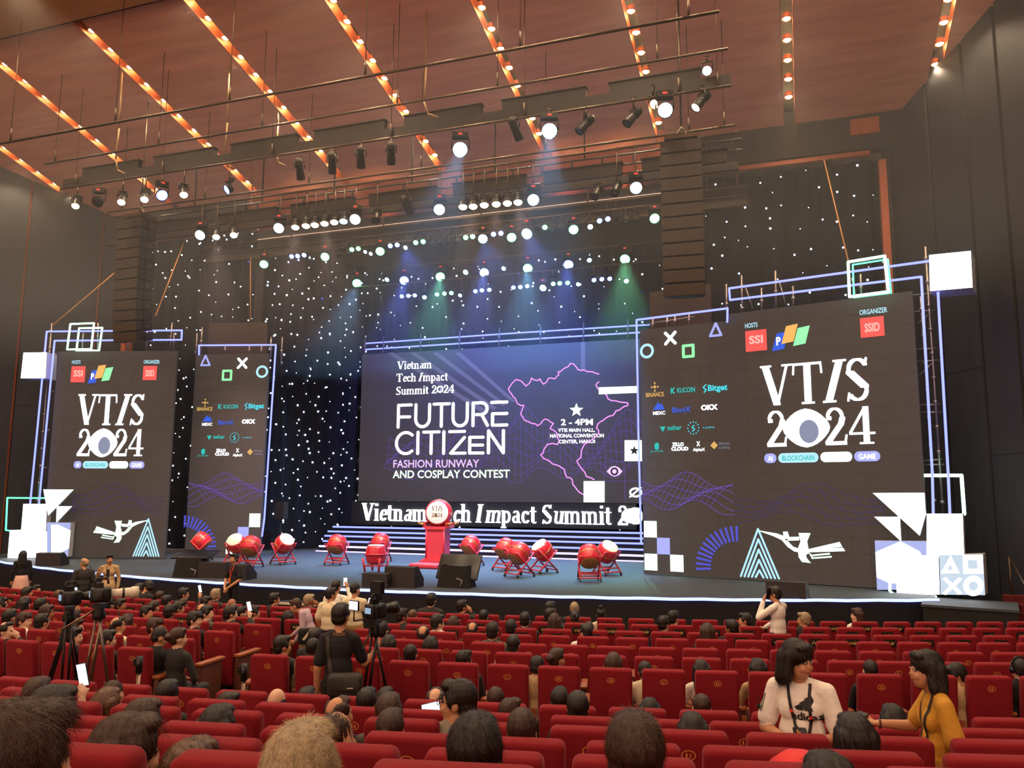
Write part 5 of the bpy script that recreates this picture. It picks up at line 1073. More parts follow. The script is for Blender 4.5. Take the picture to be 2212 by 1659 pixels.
def figure(J, sleeve='short', fat=1.0, legs=True, det=False, hands=True, yaw=0., pitch=0., top=1, low=2, hk=1.0, hcurl=(.5, .5), hn=None, roll=0., female=False, shoe=5, loose=True):
    """J: joints pelvis, chest, neck, head, sh/el/wr/ha (L,R), hip/kn/an (L,R)"""
    f = Fig(); V = {k: Vector(v) for k, v in J.items()}
    pe, ch, ne, hd = V['pelvis'], V['chest'], V['neck'], V['head']; up = (ch-pe).normalized(); acr = (V['shR']-V['shL']).normalized(); fw = up.cross(acr).normalized(); R = Matrix((acr, fw, up)).transposed()
    if R.determinant() < 0: R = Matrix((acr, -fw, up)).transposed()
    w = fat
    f.ell(pe, (.168*w, .118*w, .125), low, R); f.ell(pe+(ch-pe)*.42, (.152*w, .116*w, .2), top, R, .004); f.ell(ch+(ch-pe)*.06, (.156*w, .106*w, .165), top, R, .004); f.ell(pe+(ch-pe)*.16, (.163*w, .122*w, .12), top, R, -.006 if loose else .012)
    if female:
        for s in (-1, 1): f.ell(ch+R @ Vector((s*.066, .055, -.01)), (.076, .062, .085), top, R, .004)
    f.cone(V['shL'], V['shR'], .056*w, .056*w, top, .004)
    for s in 'LR': f.cone(ne, V['sh'+s], .05, .056*w, top)
    f.cone(ne-(hd-ne).normalized()*.02, hd+Vector((0, 0, -.045)), .054, .05, 0, .002)
    for s in 'LR':
        sh, el, wr, ha = V['sh'+s], V['el'+s], V['wr'+s], V['ha'+s]
        f.cone(sh, el, .05*w, .041, 0 if sleeve == 'short' else top); f.cone(el, wr, .041, .028, top if sleeve == 'long' else 0)
        if sleeve == 'short': f.cone(sh, sh+(el-sh)*.5, .058*w, .062*w, top, .003).cone(sh+(el-sh)*.4, sh+(el-sh)*.74, .062*w, .068*w, top, .003)
        else: f.cone(sh, el, .06*w, .05*w, top, .003); f.cone(el, el+(wr-el)*(.9 if sleeve == 'long' else .2), .05*w, .04, top, .003)
        if hands:
            sd = 1 if s == 'R' else -1
            if det: n = (hn or {}).get(s, (0, 0, -1)); hand(f, wr+(ha-wr)*.12, ha-wr, n, sd, hcurl[0 if s == 'L' else 1])
            else: simple_hand(f, wr, ha-wr)
        if legs:
            hp, kn, an = V['hip'+s], V['kn'+s], V['an'+s]; f.cone(hp, kn, .086*w, .06, low); f.cone(kn, an, .058, .042, low)
            toe = an+Vector(J.get('toe', (0, .17, -.045))); f.cone(an+Vector((0, 0, -.035)), toe, .042, .036, shoe)
    HR = head(f, hd, yaw, pitch, det, hk, roll); return f, HR
SITJ = dict(pelvis=(0, .2, .5), chest=(0, .17, .84), neck=(0, .175, 1.0), head=(0, .2, 1.125), shL=(-.17, .16, .945), shR=(.17, .16, .945), elL=(-.235, .22, .68), elR=(.235, .22, .68), wrL=(-.11, .42, .62), wrR=(.11, .42, .62), haL=(-.04, .52, .6), haR=(.04, .52, .6),
  hipL=(-.09, .25, .5), hipR=(.09, .25, .5), knL=(-.12, .6, .5), knR=(.12, .6, .5), anL=(-.12, .6, .085), anR=(.12, .6, .085))
# ------------------------------------------------------------------ hair, modelled about the head centre
def hair_fig(kind):
    f = Fig()
    if kind in ('short', 'thick', 'fringe'):
        k = 1.06 if kind == 'thick' else 1.0
        f.ell((0, -.024, .042), (.085*k, .1*k, .098*k)).ell((0, -.055, -.012), (.077*k, .06*k, .07)).ell((0, .05, .098), (.062, .045, .034*k))
        for s in (-1, 1): f.ell((s*.073, .014, .022), (.013, .03, .042))
        if kind == 'fringe': f.ell((0, .074, .072), (.066, .03, .03))
    elif kind == 'buzz': f.ell((0, -.02, .036), (.080, .095, .096)).ell((0, -.05, -.005), (.074, .055, .06))
    elif kind == 'bald':
        f.ell((0, -.052, -.008), (.077, .056, .05))
        for s in (-1, 1): f.ell((s*.068, -.025, .012), (.014, .055, .038))
    elif kind == 'thin':
        f.ell((0, -.052, -.0), (.079, .058, .062))
        for s in (-1, 1): f.ell((s*.062, -.018, .045), (.026, .07, .055))
        f.ell((0, .03, .1), (.06, .05, .03))
    elif kind in ('long', 'longer'):
        L = -.42 if kind == 'longer' else -.26
        f.ell((0, -.02, .042), (.09, .104, .1)).ell((0, .045, .1), (.065, .045, .03))
        for s in (-1, 1): f.cone((s*.072, -.01, .05), (s*.084, -.015, -.14), .03, .03).cone((s*.05, -.06, .03), (s*.062, -.085, L), .055, .04)
        f.cone((0, -.075, .03), (0, -.1, L), .06, .045)
    elif kind == 'bob':
        f.ell((0, -.02, .044), (.092, .106, .1)).ell((0, .045, .1), (.068, .045, .03))
        for s in (-1, 1): f.cone((s*.073, -.012, .05), (s*.086, -.01, -.1), .033, .034).cone((s*.055, -.06, .02), (s*.07, -.06, -.115), .055, .05)
        f.cone((0, -.07, .0), (0, -.075, -.115), .07, .06)
    else:
        f.ell((0, -.02, .04), (.083, .099, .096)).ell((0, -.05, -.01), (.074, .056, .06)).ell((0, .048, .098), (.06, .042, .03))
        if kind == 'bun': f.ell((0, -.125, .03), (.046, .042, .044))
        if kind == 'highbun': f.ell((0, -.05, .155), (.04, .042, .042)).cone((0, -.045, .11), (0, -.05, .15), .026)
        if kind == 'pony': f.cone((0, -.11, .02), (0, -.15, -.05), .026, .03).cone((0, -.15, -.05), (.01, -.14, -.26), .03, .014)
        if kind == 'curly':
            for i in range(9): a = i*.8; f.ell((.035*math.cos(a), -.115-.012*(i % 3), .03+.04*math.sin(a)), (.03, .028, .03))
    return f
HM = {}
def hair_mesh(kind, voxel=.011, key='', amp=.0035, seed=0):
    k = (kind, key)
    if k in HM: return HM[k]
    me = hair_fig(kind).mesh('hair', voxel, 1, 2); n = len(me.vertices); co = np.empty(n*3); me.vertices.foreach_get('co', co); co = co.reshape(-1, 3); nr = np.empty(n*3); me.vertices.foreach_get('normal', nr); nr = nr.reshape(-1, 3)
    ang = np.arctan2(co[:, 0], -co[:, 1]+.02); d = amp*(np.sin(ang*19+co[:, 2]*30+seed)*.6+np.sin(ang*41+seed*3+co[:, 2]*70)*.5+np.sin(co[:, 0]*160+seed)*.3); co += nr*d[:, None]
    me.vertices.foreach_set('co', co.ravel()); me.update(); HM[k] = me; return me
def strands(parent, hm, M, matl, n=2600, L=.05, crown=(0, -.05, .12), seed=1, w=.0007, lift=.002, swirl=.9, down=.6, name='hair_strands'):
    """fine tapering locks combed away from the crown over the hair"""
    rs = np.random.default_rng(seed); polys = hm.polygons; A = np.array([p.area for p in polys]); pick = rs.choice(len(polys), n, p=A/A.sum()); vs = []; fs = []; cr_ = Vector(crown); mi = []
    for i in pick:
        p = polys[int(i)]; c = p.center.copy()+Vector(rs.normal(0, .003, 3)); nn = p.normal.copy(); out = c-cr_; out -= nn*out.dot(nn)
        if out.length < 1e-4: continue
        out.normalize(); t = nn.cross(out); g = Vector((0, 0, -1)); g -= nn*g.dot(nn); dist = (c-cr_).length
        d = out+t*swirl*max(0, 1-dist/.09)+g*down+Vector(rs.normal(0, .22, 3)); d = (d-nn*d.dot(nn)).normalized(); l = L*rs.uniform(.6, 1.2); s = d.cross(nn).normalized()*w*rs.uniform(.6, 1.4); b = len(vs); q = c-nn*.002
        for k in range(4):
            u = k/3; x = q+d*l*u+nn*(lift*math.sin(u*2.2)*rs.uniform(.3, 1.0)+.0005)-nn*(l*u)**2*6.2; ww = s*(1-u*.85); vs += [tuple(x-ww), tuple(x+ww)]
        for k in range(3): fs.append((b+2*k, b+2*k+1, b+2*k+3, b+2*k+2)); mi.append(int(rs.random() < .35))
    me = bpy.data.meshes.new(name); me.from_pydata(vs, [], fs); ms = matl if isinstance(matl, (list, tuple)) else [matl, matl]
    for m in ms: me.materials.append(m)
    me.polygons.foreach_set('material_index', mi); me.update(); o = link(name, me, parent); o.matrix_local = M; o['kind'] = 'stuff'; return o
BODY = {}
def body_mesh(key):
    """seated bodies shared by the audience: (sex, head turn, pose)"""
    if key in BODY: return BODY[key]
    sex, turn, pose = key; J = dict(SITJ); fat = 1.0 if sex == 'm' else .88; pitch = 0.
    if sex == 'f': J['shL'] = (-.15, .16, .94); J['shR'] = (.15, .16, .94)
    if pose == 'phone': J['elR'] = (.24, .36, .8); J['wrR'] = (.14, .5, 1.02); J['haR'] = (.1, .53, 1.12)
    if pose == 'ear': J['elR'] = (.3, .3, .86); J['wrR'] = (.15, .26, 1.03); J['haR'] = (.105, .22, 1.12)
    if pose == 'down': J['head'] = (0, .25, 1.1); pitch = -.35
    f, HR = figure(J, 'long', fat, yaw=math.radians(turn), pitch=pitch, hands=True); me = f.mesh('person', .017, 7, 4); BODY[key] = (me, HR, Vector(J['head'])); return BODY[key]
def dress(o, mats_):
    for i, m in enumerate(mats_):
        o.material_slots[i].link = 'OBJECT'; o.material_slots[i].material = m
# ------------------------------------------------------------------ the seated audience: pixel of the head top, row, sex, head turn, pose, hair, hair colour, top
HB, HN, HG, HL = HAIRB, HAIRBR, HAIRG, HAIRLB
AUD = [  # x, y, row, sex, turn, pose, hair kind, hair material, top
 (61, 1266, 'f1', 'f', -40, 'lap', 'long', HB, 'orange'), (80, 1262, 'f0', 'm', -75, 'lap', 'short', HB, 'charcoal'), (54, 1288, 'f3', 'f', 0, 'lap', 'long', HB, 'dark'), (4, 1289, 'f3', 'm', -40, 'lap', 'short', HB, 'black'), (89, 1290, 'f3', 'm', 0, 'lap', 'short', HB, 'charcoal'),
 (103, 1304, 'f4', 'm', -40, 'lap', 'short', HN, 'grey'), (23, 1313, 'f5', 'f', 0, 'lap', 'smooth', HB, 'black'), (54, 1320, 'f5', 'm', -75, 'lap', 'fringe', HN, 'white'), (92, 1323, 'f5', 'm', 0, 'lap', 'short', HB, 'white'), (16, 1340, 'f6', 'm', -75, 'ear', 'thin', HB, 'charcoal'),
 (128, 1273, 'f1', 'f', 0, 'phone', 'smooth', HL, 'black'), (172, 1278, 'f1', 'f', 0, 'lap', 'bun', HN, 'brown'), (161, 1296, 'f3', 'm', -75, 'lap', 'short', HB, 'black'), (216, 1262, 'f0', 'f', 0, 'lap', 'highbun', HB, 'beige'), (237, 1290, 'f2', 'm', 0, 'lap', 'short', HB, 'charcoal'), (262, 1291, 'f2', 'm', -75, 'lap', 'short', HB, 'black'),
 (163, 1315, 'f4', 'm', 0, 'lap', 'short', HN, 'white'), (167, 1335, 'f5', 'm', -75, 'lap', 'short', HN, 'grey'), (163, 1352, 'f6', 'f', -75, 'lap', 'smooth', HB, 'black'), (256, 1330, 'f5', 'm', -40, 'lap', 'thin', HB, 'cream'), (277, 1324, 'f4', 'f', 0, 'lap', 'long', HN, 'black'), (235, 1358, 'f6', 'm', -40, 'lap', 'short', HB, 'charcoal'),
 (304, 1258, 'f0', 'm', -40, 'lap', 'short', HB, 'charcoal'), (322, 1249, None, 'm', 75, 'down', 'short', HB, 'black'), (346, 1275, 'f0', 'f', 0, 'lap', 'smooth', HN, 'black'), (361, 1284, 'f1', 'm', 0, 'lap', 'short', HB, 'white'), (398, 1268, 'f0', 'm', -40, 'phone', 'short', HB, 'charcoal'), (467, 1270, 'f0', 'm', 0, 'lap', 'short', HG, 'charcoal'),
 (447, 1286, 'f1', 'm', -75, 'lap', 'short', HB, 'navy'), (397, 1291, 'f1', 'f', 0, 'lap', 'smooth', HN, 'brown'), (387, 1298, 'f2', 'm', -40, 'lap', 'short', HB, 'navy'), (334, 1295, 'f2', 'f', 0, 'lap', 'curly', HN, 'navy'), (318, 1306, 'f3', 'm', -75, 'lap', 'short', HB, 'cream'), (368, 1304, 'f3', 'm', 0, 'lap', 'short', HB, 'navy'), (502, 1291, 'f1', 'm', 0, 'lap', 'bald', HG, 'grey'),
 (437, 1302, 'f2', 'm', 0, 'lap', 'thin', HB, 'charcoal'), (449, 1306, 'f3', 'm', -75, 'lap', 'short', HB, 'grey'), (422, 1318, 'f4', 'm', -75, 'lap', 'fringe', HB, 'black'), (500, 1306, 'f3', 'm', -40, 'phone', 'short', HB, 'charcoal'), (522, 1308, 'f2', 'f', -40, 'lap', 'smooth', HB, 'charcoal'), (550, 1306, 'f2', 'm', -40, 'lap', 'short', HB, 'grey'),
 (337, 1332, 'f5', 'm', -75, 'lap', 'fringe', HN, 'brown'), (387, 1353, 'f6', 'f', -40, 'lap', 'bun', HN, 'charcoal'), (594, 1279, 'f0', 'm', -40, 'lap', 'short', HB, 'charcoal'), (669, 1282, 'f0', 'm', -40, 'ear', 'short', HG, 'grey'), (624, 1317, 'f2', 'f', 0, 'lap', 'long', HB, 'dark'), (612, 1370, 'f6', 'm', -40, 'lap', 'short', HB, 'charcoal'),
 (682, 1355, 'f5', 'm', 0, 'lap', 'short', HB, 'charcoal'), (678, 1374, 'f6', 'm', 0, 'lap', 'buzz', HB, 'beige'), (826, 1340, 'f4', 'm', 0, 'lap', 'short', HB, 'charcoal'), (932, 1279, None, 'm', 0, 'lap', 'short', HB, 'charcoal'), (999, 1294, 'f0', 'm', -40, 'ear', 'short', HB, 'charcoal'), (869, 1312, 'f2', 'm', -40, 'lap', 'short', HB, 'charcoal'), (892, 1315, 'f1', 'f', 0, 'lap', 'smooth', HL, 'grey'),
 (946, 1325, 'f3', 'm', -40, 'lap', 'short', HB, 'white'), (980, 1329, 'f2', 'f', 0, 'lap', 'long', HN, 'charcoal'), (1045, 1316, 'f1', 'm', 0, 'lap', 'short', HB, 'charcoal'), (1021, 1342, 'f3', 'm', 0, 'lap', 'thin', HB, 'charcoal'), (1064, 1341, 'f4', 'm', 0, 'lap', 'short', HB, 'grey'), (915, 1349, 'f4', 'm', 0, 'lap', 'thin', HB, 'white'), (841, 1369, 'f5', 'f', 0, 'lap', 'longer', HB, 'dark'), (931, 1372, 'f5', 'f', 0, 'lap', 'longer', HB, 'dark'),
 (888, 1388, 'f6', 'm', 0, 'lap', 'buzz', HB, 'navy'), (1004, 1402, 'f6', 'm', -40, 'lap', 'short', HB, 'charcoal'), (1190, 1297, 'f0', 'm', -40, 'lap', 'short', HB, 'charcoal'), (1189, 1312, 'f1', 'm', -40, 'ear', 'short', HB, 'charcoal'), (1198, 1323, 'f2', 'f', 0, 'lap', 'long', HN, 'charcoal'), (1241, 1298, 'f0', 'm', 0, 'lap', 'buzz', HG, 'charcoal'), (1242, 1317, 'f1', 'f', 0, 'lap', 'curly', HB, 'white'),
 (1134, 1320, 'f2', 'm', 0, 'lap', 'short', HB, 'charcoal'), (1298, 1312, 'f0', 'f', 0, 'lap', 'highbun', HB, 'cream'), (1104, 1336, 'f3', 'm', 0, 'lap', 'short', HB, 'charcoal'), (1272, 1340, 'f2', 'f', 0, 'lap', 'smooth', HN, 'charcoal'), (1265, 1346, 'f3', 'm', 40, 'lap', 'short', HB, 'white'), (1434, 1328, 'f2', 'm', -40, 'lap', 'short', HB, 'navy'), (1455, 1317, 'f1', 'm', -40, 'lap', 'short', HB, 'charcoal'),
 (1608, 1322, 'f1', 'm', 75, 'lap', 'short', HB, 'grey'), (1527, 1344, 'f3', 'f', 0, 'lap', 'long', HN, 'charcoal'), (1579, 1337, 'f2', 'm', 40, 'ear', 'thick', HB, 'dark'), (1109, 1369, 'f5', 'm', 0, 'lap', 'short', HB, 'white'), (1203, 1397, 'f6', 'f', -40, 'lap', 'bun', HN, 'charcoal'), (1160, 1412, 'f6', 'm', 0, 'down', 'thick', HB, 'beige'), (1325, 1407, 'f6', 'f', 0, 'lap', 'long', HN, 'charcoal'), (1393, 1423, 'f6', 'm', 0, 'down', 'short', HB, 'cream'),
 (1514, 1423, 'f6', 'f', 0, 'lap', 'longer', HB, 'white'), (1636, 1420, 'f6', 'f', 0, 'lap', 'longer', HB, 'beige'), (1735, 1321, 'f1', 'm', 75, 'lap', 'short', HG, 'charcoal'), (1850, 1312, 'f0', 'f', 75, 'lap', 'longer', HN, 'white'), (1878, 1422, 'f6', 'm', 0, 'lap', 'buzz', HB, 'black'), (2064, 1427, 'f6', 'm', 75, 'down', 'thick', HB, 'beige'), (2200, 1418, 'f6', 'm', 0, 'ear', 'buzz', HB, 'dark'),
 (794, 1482, 'B', 'm', 0, 'lap', 'short', HB, 'charcoal'), (834, 1482, 'A', 'm', 0, 'lap', 'short', HB, 'charcoal'), (842, 1494, 'C', 'm', 0, 'lap', 'thick', HN, 'grey'), (734, 1499, 'C', 'm', -40, 'lap', 'thin', HN, 'dark'), (942, 1482, 'A', 'm', 0, 'lap', 'thin', HN, 'charcoal'), (1071, 1479, 'A', 'm', 0, 'lap', 'buzz', HN, 'charcoal'), (1104, 1505, 'B', 'm', -40, 'lap', 'short', HN, 'white'), (1209, 1481, 'A', 'm', 0, 'lap', 'short', HB, 'charcoal'), (1248, 1491, 'B', 'm', 0, 'lap', 'thick', HB, 'charcoal'),
 (1403, 1505, 'A', 'f', 0, 'lap', 'long', HB, 'charcoal'), (1515, 1494, 'A', 'm', 0, 'lap', 'buzz', HN, 'charcoal'), (1495, 1535, 'C', 'f', 0, 'lap', 'long', HB, 'dark'), (1927, 1518, 'B', 'f', 0, 'lap', 'long', HB, 'dark'), (235, 1482, 'C', 'f', 0, 'lap', 'longer', HL, 'dark'), (248, 1465, 'B', 'm', 0, 'lap', 'buzz', HN, 'charcoal'), (365, 1466, 'B', 'm', 0, 'lap', 'thick', HB, 'charcoal'),
 (496, 1492, 'B', 'm', -40, 'lap', 'short', HB, 'white'), (600, 1482, 'B', 'm', 0, 'lap', 'bald', HB, 'charcoal'), (664, 1481, 'A', 'm', 0, 'lap', 'short', HB, 'charcoal'), (84, 1458, 'C', 'f', 0, 'phone', 'smooth', HN, 'beige')]
HD = {'short': 'short', 'thick': 'thick', 'fringe': 'parted', 'buzz': 'cropped', 'bald': 'balding', 'thin': 'thinning', 'long': 'long straight', 'longer': 'very long', 'bun': 'bunned', 'highbun': 'high bunned', 'curly': 'curly bunned', 'smooth': 'smooth', 'pony': 'ponytailed', 'bob': 'bobbed'}
HC = {HAIRB.name: 'black', HAIRBR.name: 'dark brown', HAIRG.name: 'grey', HAIRLB.name: 'light brown'}
TN = {'lav': 'lavender', 'dark': 'black', 'check': 'checked'}
def where_row(row): i = [r[0] for r in ROWS].index(row); return 'front row' if i == 0 else ('%s row' % WORDN[i] if i < 7 else '%s row behind cross aisle' % WORDN[i-7])
PEOPLE = []
def seat_person(x, y, row, sex, turn, pose, kind, hm, top, skin=None, custom=None):
    if row is None: row = 'f0'
    r, zt = RR[row]; fz = zt-BACK_H; P = atR(x, y, r-.2); h = P.z-fz; k = max(.88, min(1.14, h/1.268)); th = math.atan2(P.x-CX, CY-P.y)
    me, HR, hc = body_mesh((sex, turn, pose))
    o = link('person', me); o.scale = (k,)*3; o.rotation_euler = (0, 0, th); o.location = Vector((P.x, P.y, P.z-1.268*k))-Vector((-math.sin(th), math.cos(th), 0))*hc.y*k
    sk = skin or (SKIN_D if (x*7+y) % 5 == 0 else SKIN if (x+y) % 3 else SKIN_P)
    dress(o, [sk, CL[top], CL['charcoal'], hm, LIP, SHOE, CL[top]])
    hh = link('hair', hair_mesh(kind), o); hh.matrix_local = Matrix.Translation(hc) @ HR.to_4x4(); hh.data = hair_mesh(kind)
    if not hh.data.materials[0]: hh.data.materials[0] = hm
    hh.material_slots[0].link = 'OBJECT'; hh.material_slots[0].material = hm
    PEOPLE.append((row, th, o, kind, hm, top, turn, pose)); return o
for a in AUD: seat_person(*a)
byrow = {}
for q in PEOPLE: byrow.setdefault(q[0], []).append(q)
for row, L in byrow.items():
    L.sort(key=lambda q: q[1])
    for i, (row, th, o, kind, hm, top, turn, pose) in enumerate(L):
        tn = {0: '', -40: ' glancing right', -75: ' facing right', 40: ' glancing left', 75: ' facing left'}[turn]
        if pose == 'down': tn = ' bowed forward'
        tag(o, '%s %s haired person%s, %s from the left, %s' % (HD[kind], HC[hm.name], tn, nth(i+1), where_row(row)), 'person', 'seated audience in the '+where_row(row))
# a few worn things
def find(x): return min(PEOPLE, key=lambda q: abs(proj(q[2].location+Vector((0, 0, 1.2)))[0]-x))[2]
def headset(o):
    hc = Vector((0, .2, 1.125)); m = MB(); m.path([hc+Vector((.09*math.cos(a), -.01, .03+.115*math.sin(a))) for a in [math.pi*i/10 for i in range(11)]], .01, 6)
    for s in (-1, 1): m.tube(hc+Vector((s*.078, -.01, .0)), hc+Vector((s*.1, -.01, .0)), .036, n=12)
    m.build('headphones', M_TV, o)
for q in PEOPLE:
    if abs(q[2].location.z) > 0 and (q[0], q[5], q[6]) in (('f6', 'dark', 0), ('f3', 'black', -40)) and q[3] in ('buzz', 'short'): headset(q[2])
GPH = glow('phone_glow', (.75, .82, .95), 1.6)
def phone(label, c, rz, tilt=0., roll=0., lit=True, size=(.075, .009, .155), col=None):
    t = empty('smartphone', c, rz, label, 'phone', 'phones held up or in hand'); t.rotation_euler = (tilt, roll, rz)
    m = MB(); m.rbox((0, 0, 0), size, .01, None, 2); m.build('phone_case', M_TV, t)
    m = MB(); m.box((0, -size[1]/2-.0008, 0), (size[0]*.92, .001, size[2]*.94)); m.build('phone_screen', GPH if lit else M_TV, t); return t
def at_hand(x, row_r, y): return atR(x, y, row_r)
for q in [q for q in PEOPLE if q[7] == 'phone']:
    o = q[2]; c = o.matrix_basis @ Vector((.085, .56, 1.2)); phone('lit phone held up by the %s' % o['label'].split(',')[0].replace(' person', ' person')+', '+o['label'].split(', ')[-1], c, o.rotation_euler.z, r_(6), r_(-12), size=(.078, .009, .16))
phone('small lit phone resting on the seat before the person in round glasses', atR(930, 1529, 46.95), r_(-10), r_(-60), r_(80))

# ------------------------------------------------------------------ people near the camera, each with hair of their own
def near_person(label, x, y, row, kind, hm, top, turn=0, hscale=1.0, seed=1, dr=-.2, L=.05, n=2600, r=None, sex='m', strand=None, pose='lap', hk=1.0, pitch=0., roll=0., det=False, skin=SKIN, down=.6, swirl=.9, w=.0005):
    rr, zt = RR[row]; rr = r or rr; fz = zt-BACK_H; P = atR(x, y, rr+dr); h = P.z-fz; k = max(.86, min(1.14, h/1.268)); th = math.atan2(P.x-CX, CY-P.y)
    J = dict(SITJ)
    if sex == 'f': J['shL'] = (-.15, .16, .94); J['shR'] = (.15, .16, .94)
    if pose == 'phone': J['elR'] = (.26, .34, .82); J['wrR'] = (.17, .42, 1.06); J['haR'] = (.14, .44, 1.16)
    f, HR = figure(J, 'long', 1.0 if sex == 'm' else .88, yaw=math.radians(turn), pitch=pitch, roll=roll, det=det, hk=hk); me = f.mesh('person', .009, 7, 4)
    o = link('person', me); o.scale = (k,)*3; hc = Vector(J['head']); o.rotation_euler = (0, 0, th); o.location = Vector((P.x, P.y, P.z-1.268*k))-Vector((-math.sin(th), math.cos(th), 0))*hc.y*k
    dress(o, [skin, CL[top], CL['charcoal'], hm, LIP, SHOE, CL[top]]); tag(o, label, 'person', 'people in the nearest rows')
    hme = hair_mesh(kind, .0065, 'near%d' % seed, .003, seed); hme.materials[0] = hm
    M = Matrix.Translation(hc) @ HR.to_4x4() @ Matrix.Diagonal((hscale, hscale, hscale, 1)); hh = link('hair', hme, o); hh.matrix_local = M
    if det: eyes(o, hc, HR)
    strands(hh, hme, Matrix.Identity(4), strand or [hm, HAIRLB if hm is HAIRBR else HAIRBR], n, L, seed=seed, down=down, swirl=swirl, w=w)
    return o, hh, M, me
G2 = mat('hair_grey_light', '#cbb488', .5, var=.3, scale=60); G3 = mat('hair_grey_dark', '#6a563e', .5, var=.3, scale=60)
near_person('person with tousled short grey hair seen from behind, nearest the middle of the photo', 657, 1524, 'G', 'short', HAIRG, 'charcoal', 0, .84, 3, hk=.8, L=.022, n=17000, strand=[G2, HAIRG], down=.1, dr=-.22, w=.0003)
near_person('person with thick dark brown hair seen from behind, beside the seat numbered 12', 1370, 1533, 'F', 'thick', HAIRBR, 'dark', 0, 1.0, 5, hk=.95, L=.045, n=8000, down=.35)
near_person('person with neat black hair seen from behind, next to the seat numbered 15', 1028, 1534, 'F', 'thick', HAIRB, 'dark', 0, .97, 6, hk=.92, L=.04, n=8000, down=.5)
near_person('person with bushy brown hair filling the lower left corner', 62, 1498, 'G', 'thick', HAIRBR, 'dark', -28, .95, 7, hk=.9, L=.055, n=8000, w=.0005, strand=[HAIRBR, HAIRLB], down=.5, skin=SKIN)
near_person('person with long dark brown hair facing right in the near left row', 283, 1545, 'F', 'longer', HAIRBR, 'dark', -45, 1.12, 8, L=.1, n=4200, sex='f', down=1.4, swirl=.2)
near_person('person with very long black hair parted at the crown, between the two standing women', 1842, 1540, 'D', 'longer', HAIRB, 'dark', 0, 1.06, 9, L=.07, n=4200, w=.0005, sex='f', down=1.4, swirl=.2)
near_person('person with cropped black hair in front of the seat left of the one numbered 13', 1128, 1526, 'D', 'buzz', HAIRBR, 'dark', 0, 1.08, 10, L=.02, n=2600)
o, hh, M, me = near_person('person with brown hair gathered in a pearl clip, by the seat numbered 15', 845, 1526, 'D', 'pony', HAIRBR, 'dark', 0, 1.0, 11, L=.06, n=2200, sex='f', down=.2, swirl=.1)
m = MB()
for i in range(7): a = i*.9; m.ball((.022*math.cos(a), -.125+.006*math.sin(i), .0+.02*math.sin(a)), .009, 7, 5)
m.build('hair_clip', mat('pearl', '#d8c08a', .3, var=.05), hh)
near_person('person with low brown hair just showing above the near seat at left', 416, 1596, 'F', 'short', HAIRLB, 'dark', 0, 1.06, 12, L=.06, n=2600, strand=[HAIRBR, HAIRLB])
near_person('person with black hair at the bottom edge below the red floral bag', 1788, 1627, 'F', 'thick', HAIRB, 'dark', 0, 1.04, 13, L=.06, n=2400, sex='f', down=1.0)
near_person('person with smooth black hair in the near row, left of the grey haired person', 473, 1528, 'D', 'long', HAIRB, 'dark', 0, 1.2, 14, L=.07, n=2000, sex='f', down=1.2, swirl=.1)
near_person('person with warm brown long hair in the near left rows', 313, 1513, 'D', 'long', HAIRBR, 'dark', -20, 1.15, 15, L=.07, n=2000, sex='f', down=1.2, swirl=.1)
near_person('person with smooth dark hair behind the one in the lower left corner', 120, 1482, 'E', 'long', HAIRB, 'dark', -15, 1.1, 16, L=.07, n=2000, sex='f', down=1.2, swirl=.1)
near_person('person with short dark hair half hidden by the grey haired person', 728, 1528, 'E', 'buzz', HAIRBR, 'dark', -20, .95, 17, L=.03, n=1500)
o, hh, M, me = near_person('person in round glasses and checked shirt turning to the left', 988, 1465, 'C', 'short', HAIRB, 'check', 85, 1.03, 18, L=.035, n=2000, det=True, dr=-.1)
m = MB()
for s in (-1, 1):
    m.path([(s*.033+.024*math.cos(a), .104, .012+.021*math.sin(a)) for a in [i*math.pi/7 for i in range(15)]], .0018, 5); m.path([(s*.057, .103, .016), (s*.08, .0, .012)], .0018, 5)
m.path([(-.01, .105, .016), (.01, .105, .016)], .0018, 5); g = m.build('glasses', M_TV, o); g.matrix_local = M
# a red floral bag standing on a seat
P = atR(1728, 1627, 49.85); fz = floor_z('E'); t = empty('floral_bag', (P.x, P.y, fz+.5), .3, 'red cloth bag with gold flowers standing on a near seat', 'bag')
hh_ = P.z-fz-.5; m = MB(); m.lathe([(.11, 0), (.13, .05), (.135, hh_*.6), (.115, hh_*.92), (.06, hh_), (.01, hh_+.005)], 18); m.build('bag_body', mat('bag_red', '#d8262c', .7, var=.1, bump=.3, bscale=20), t)
for i, (a, z) in enumerate(((-2.1, .7), (-1.5, .62), (-.9, .74), (-1.8, .45))):
    m = MB(); c = Vector((.133*math.cos(a), .133*math.sin(a), hh_*z))
    for k in range(5): b = k*1.2566; m.ball(c+Vector((-.016*math.sin(a)*math.cos(b), .016*math.cos(a)*math.cos(b), .016*math.sin(b))), (.009,)*3, 6, 4)
    m.build('flower', mat('flower_gold', '#c98a2a', .6, var=.1), t)
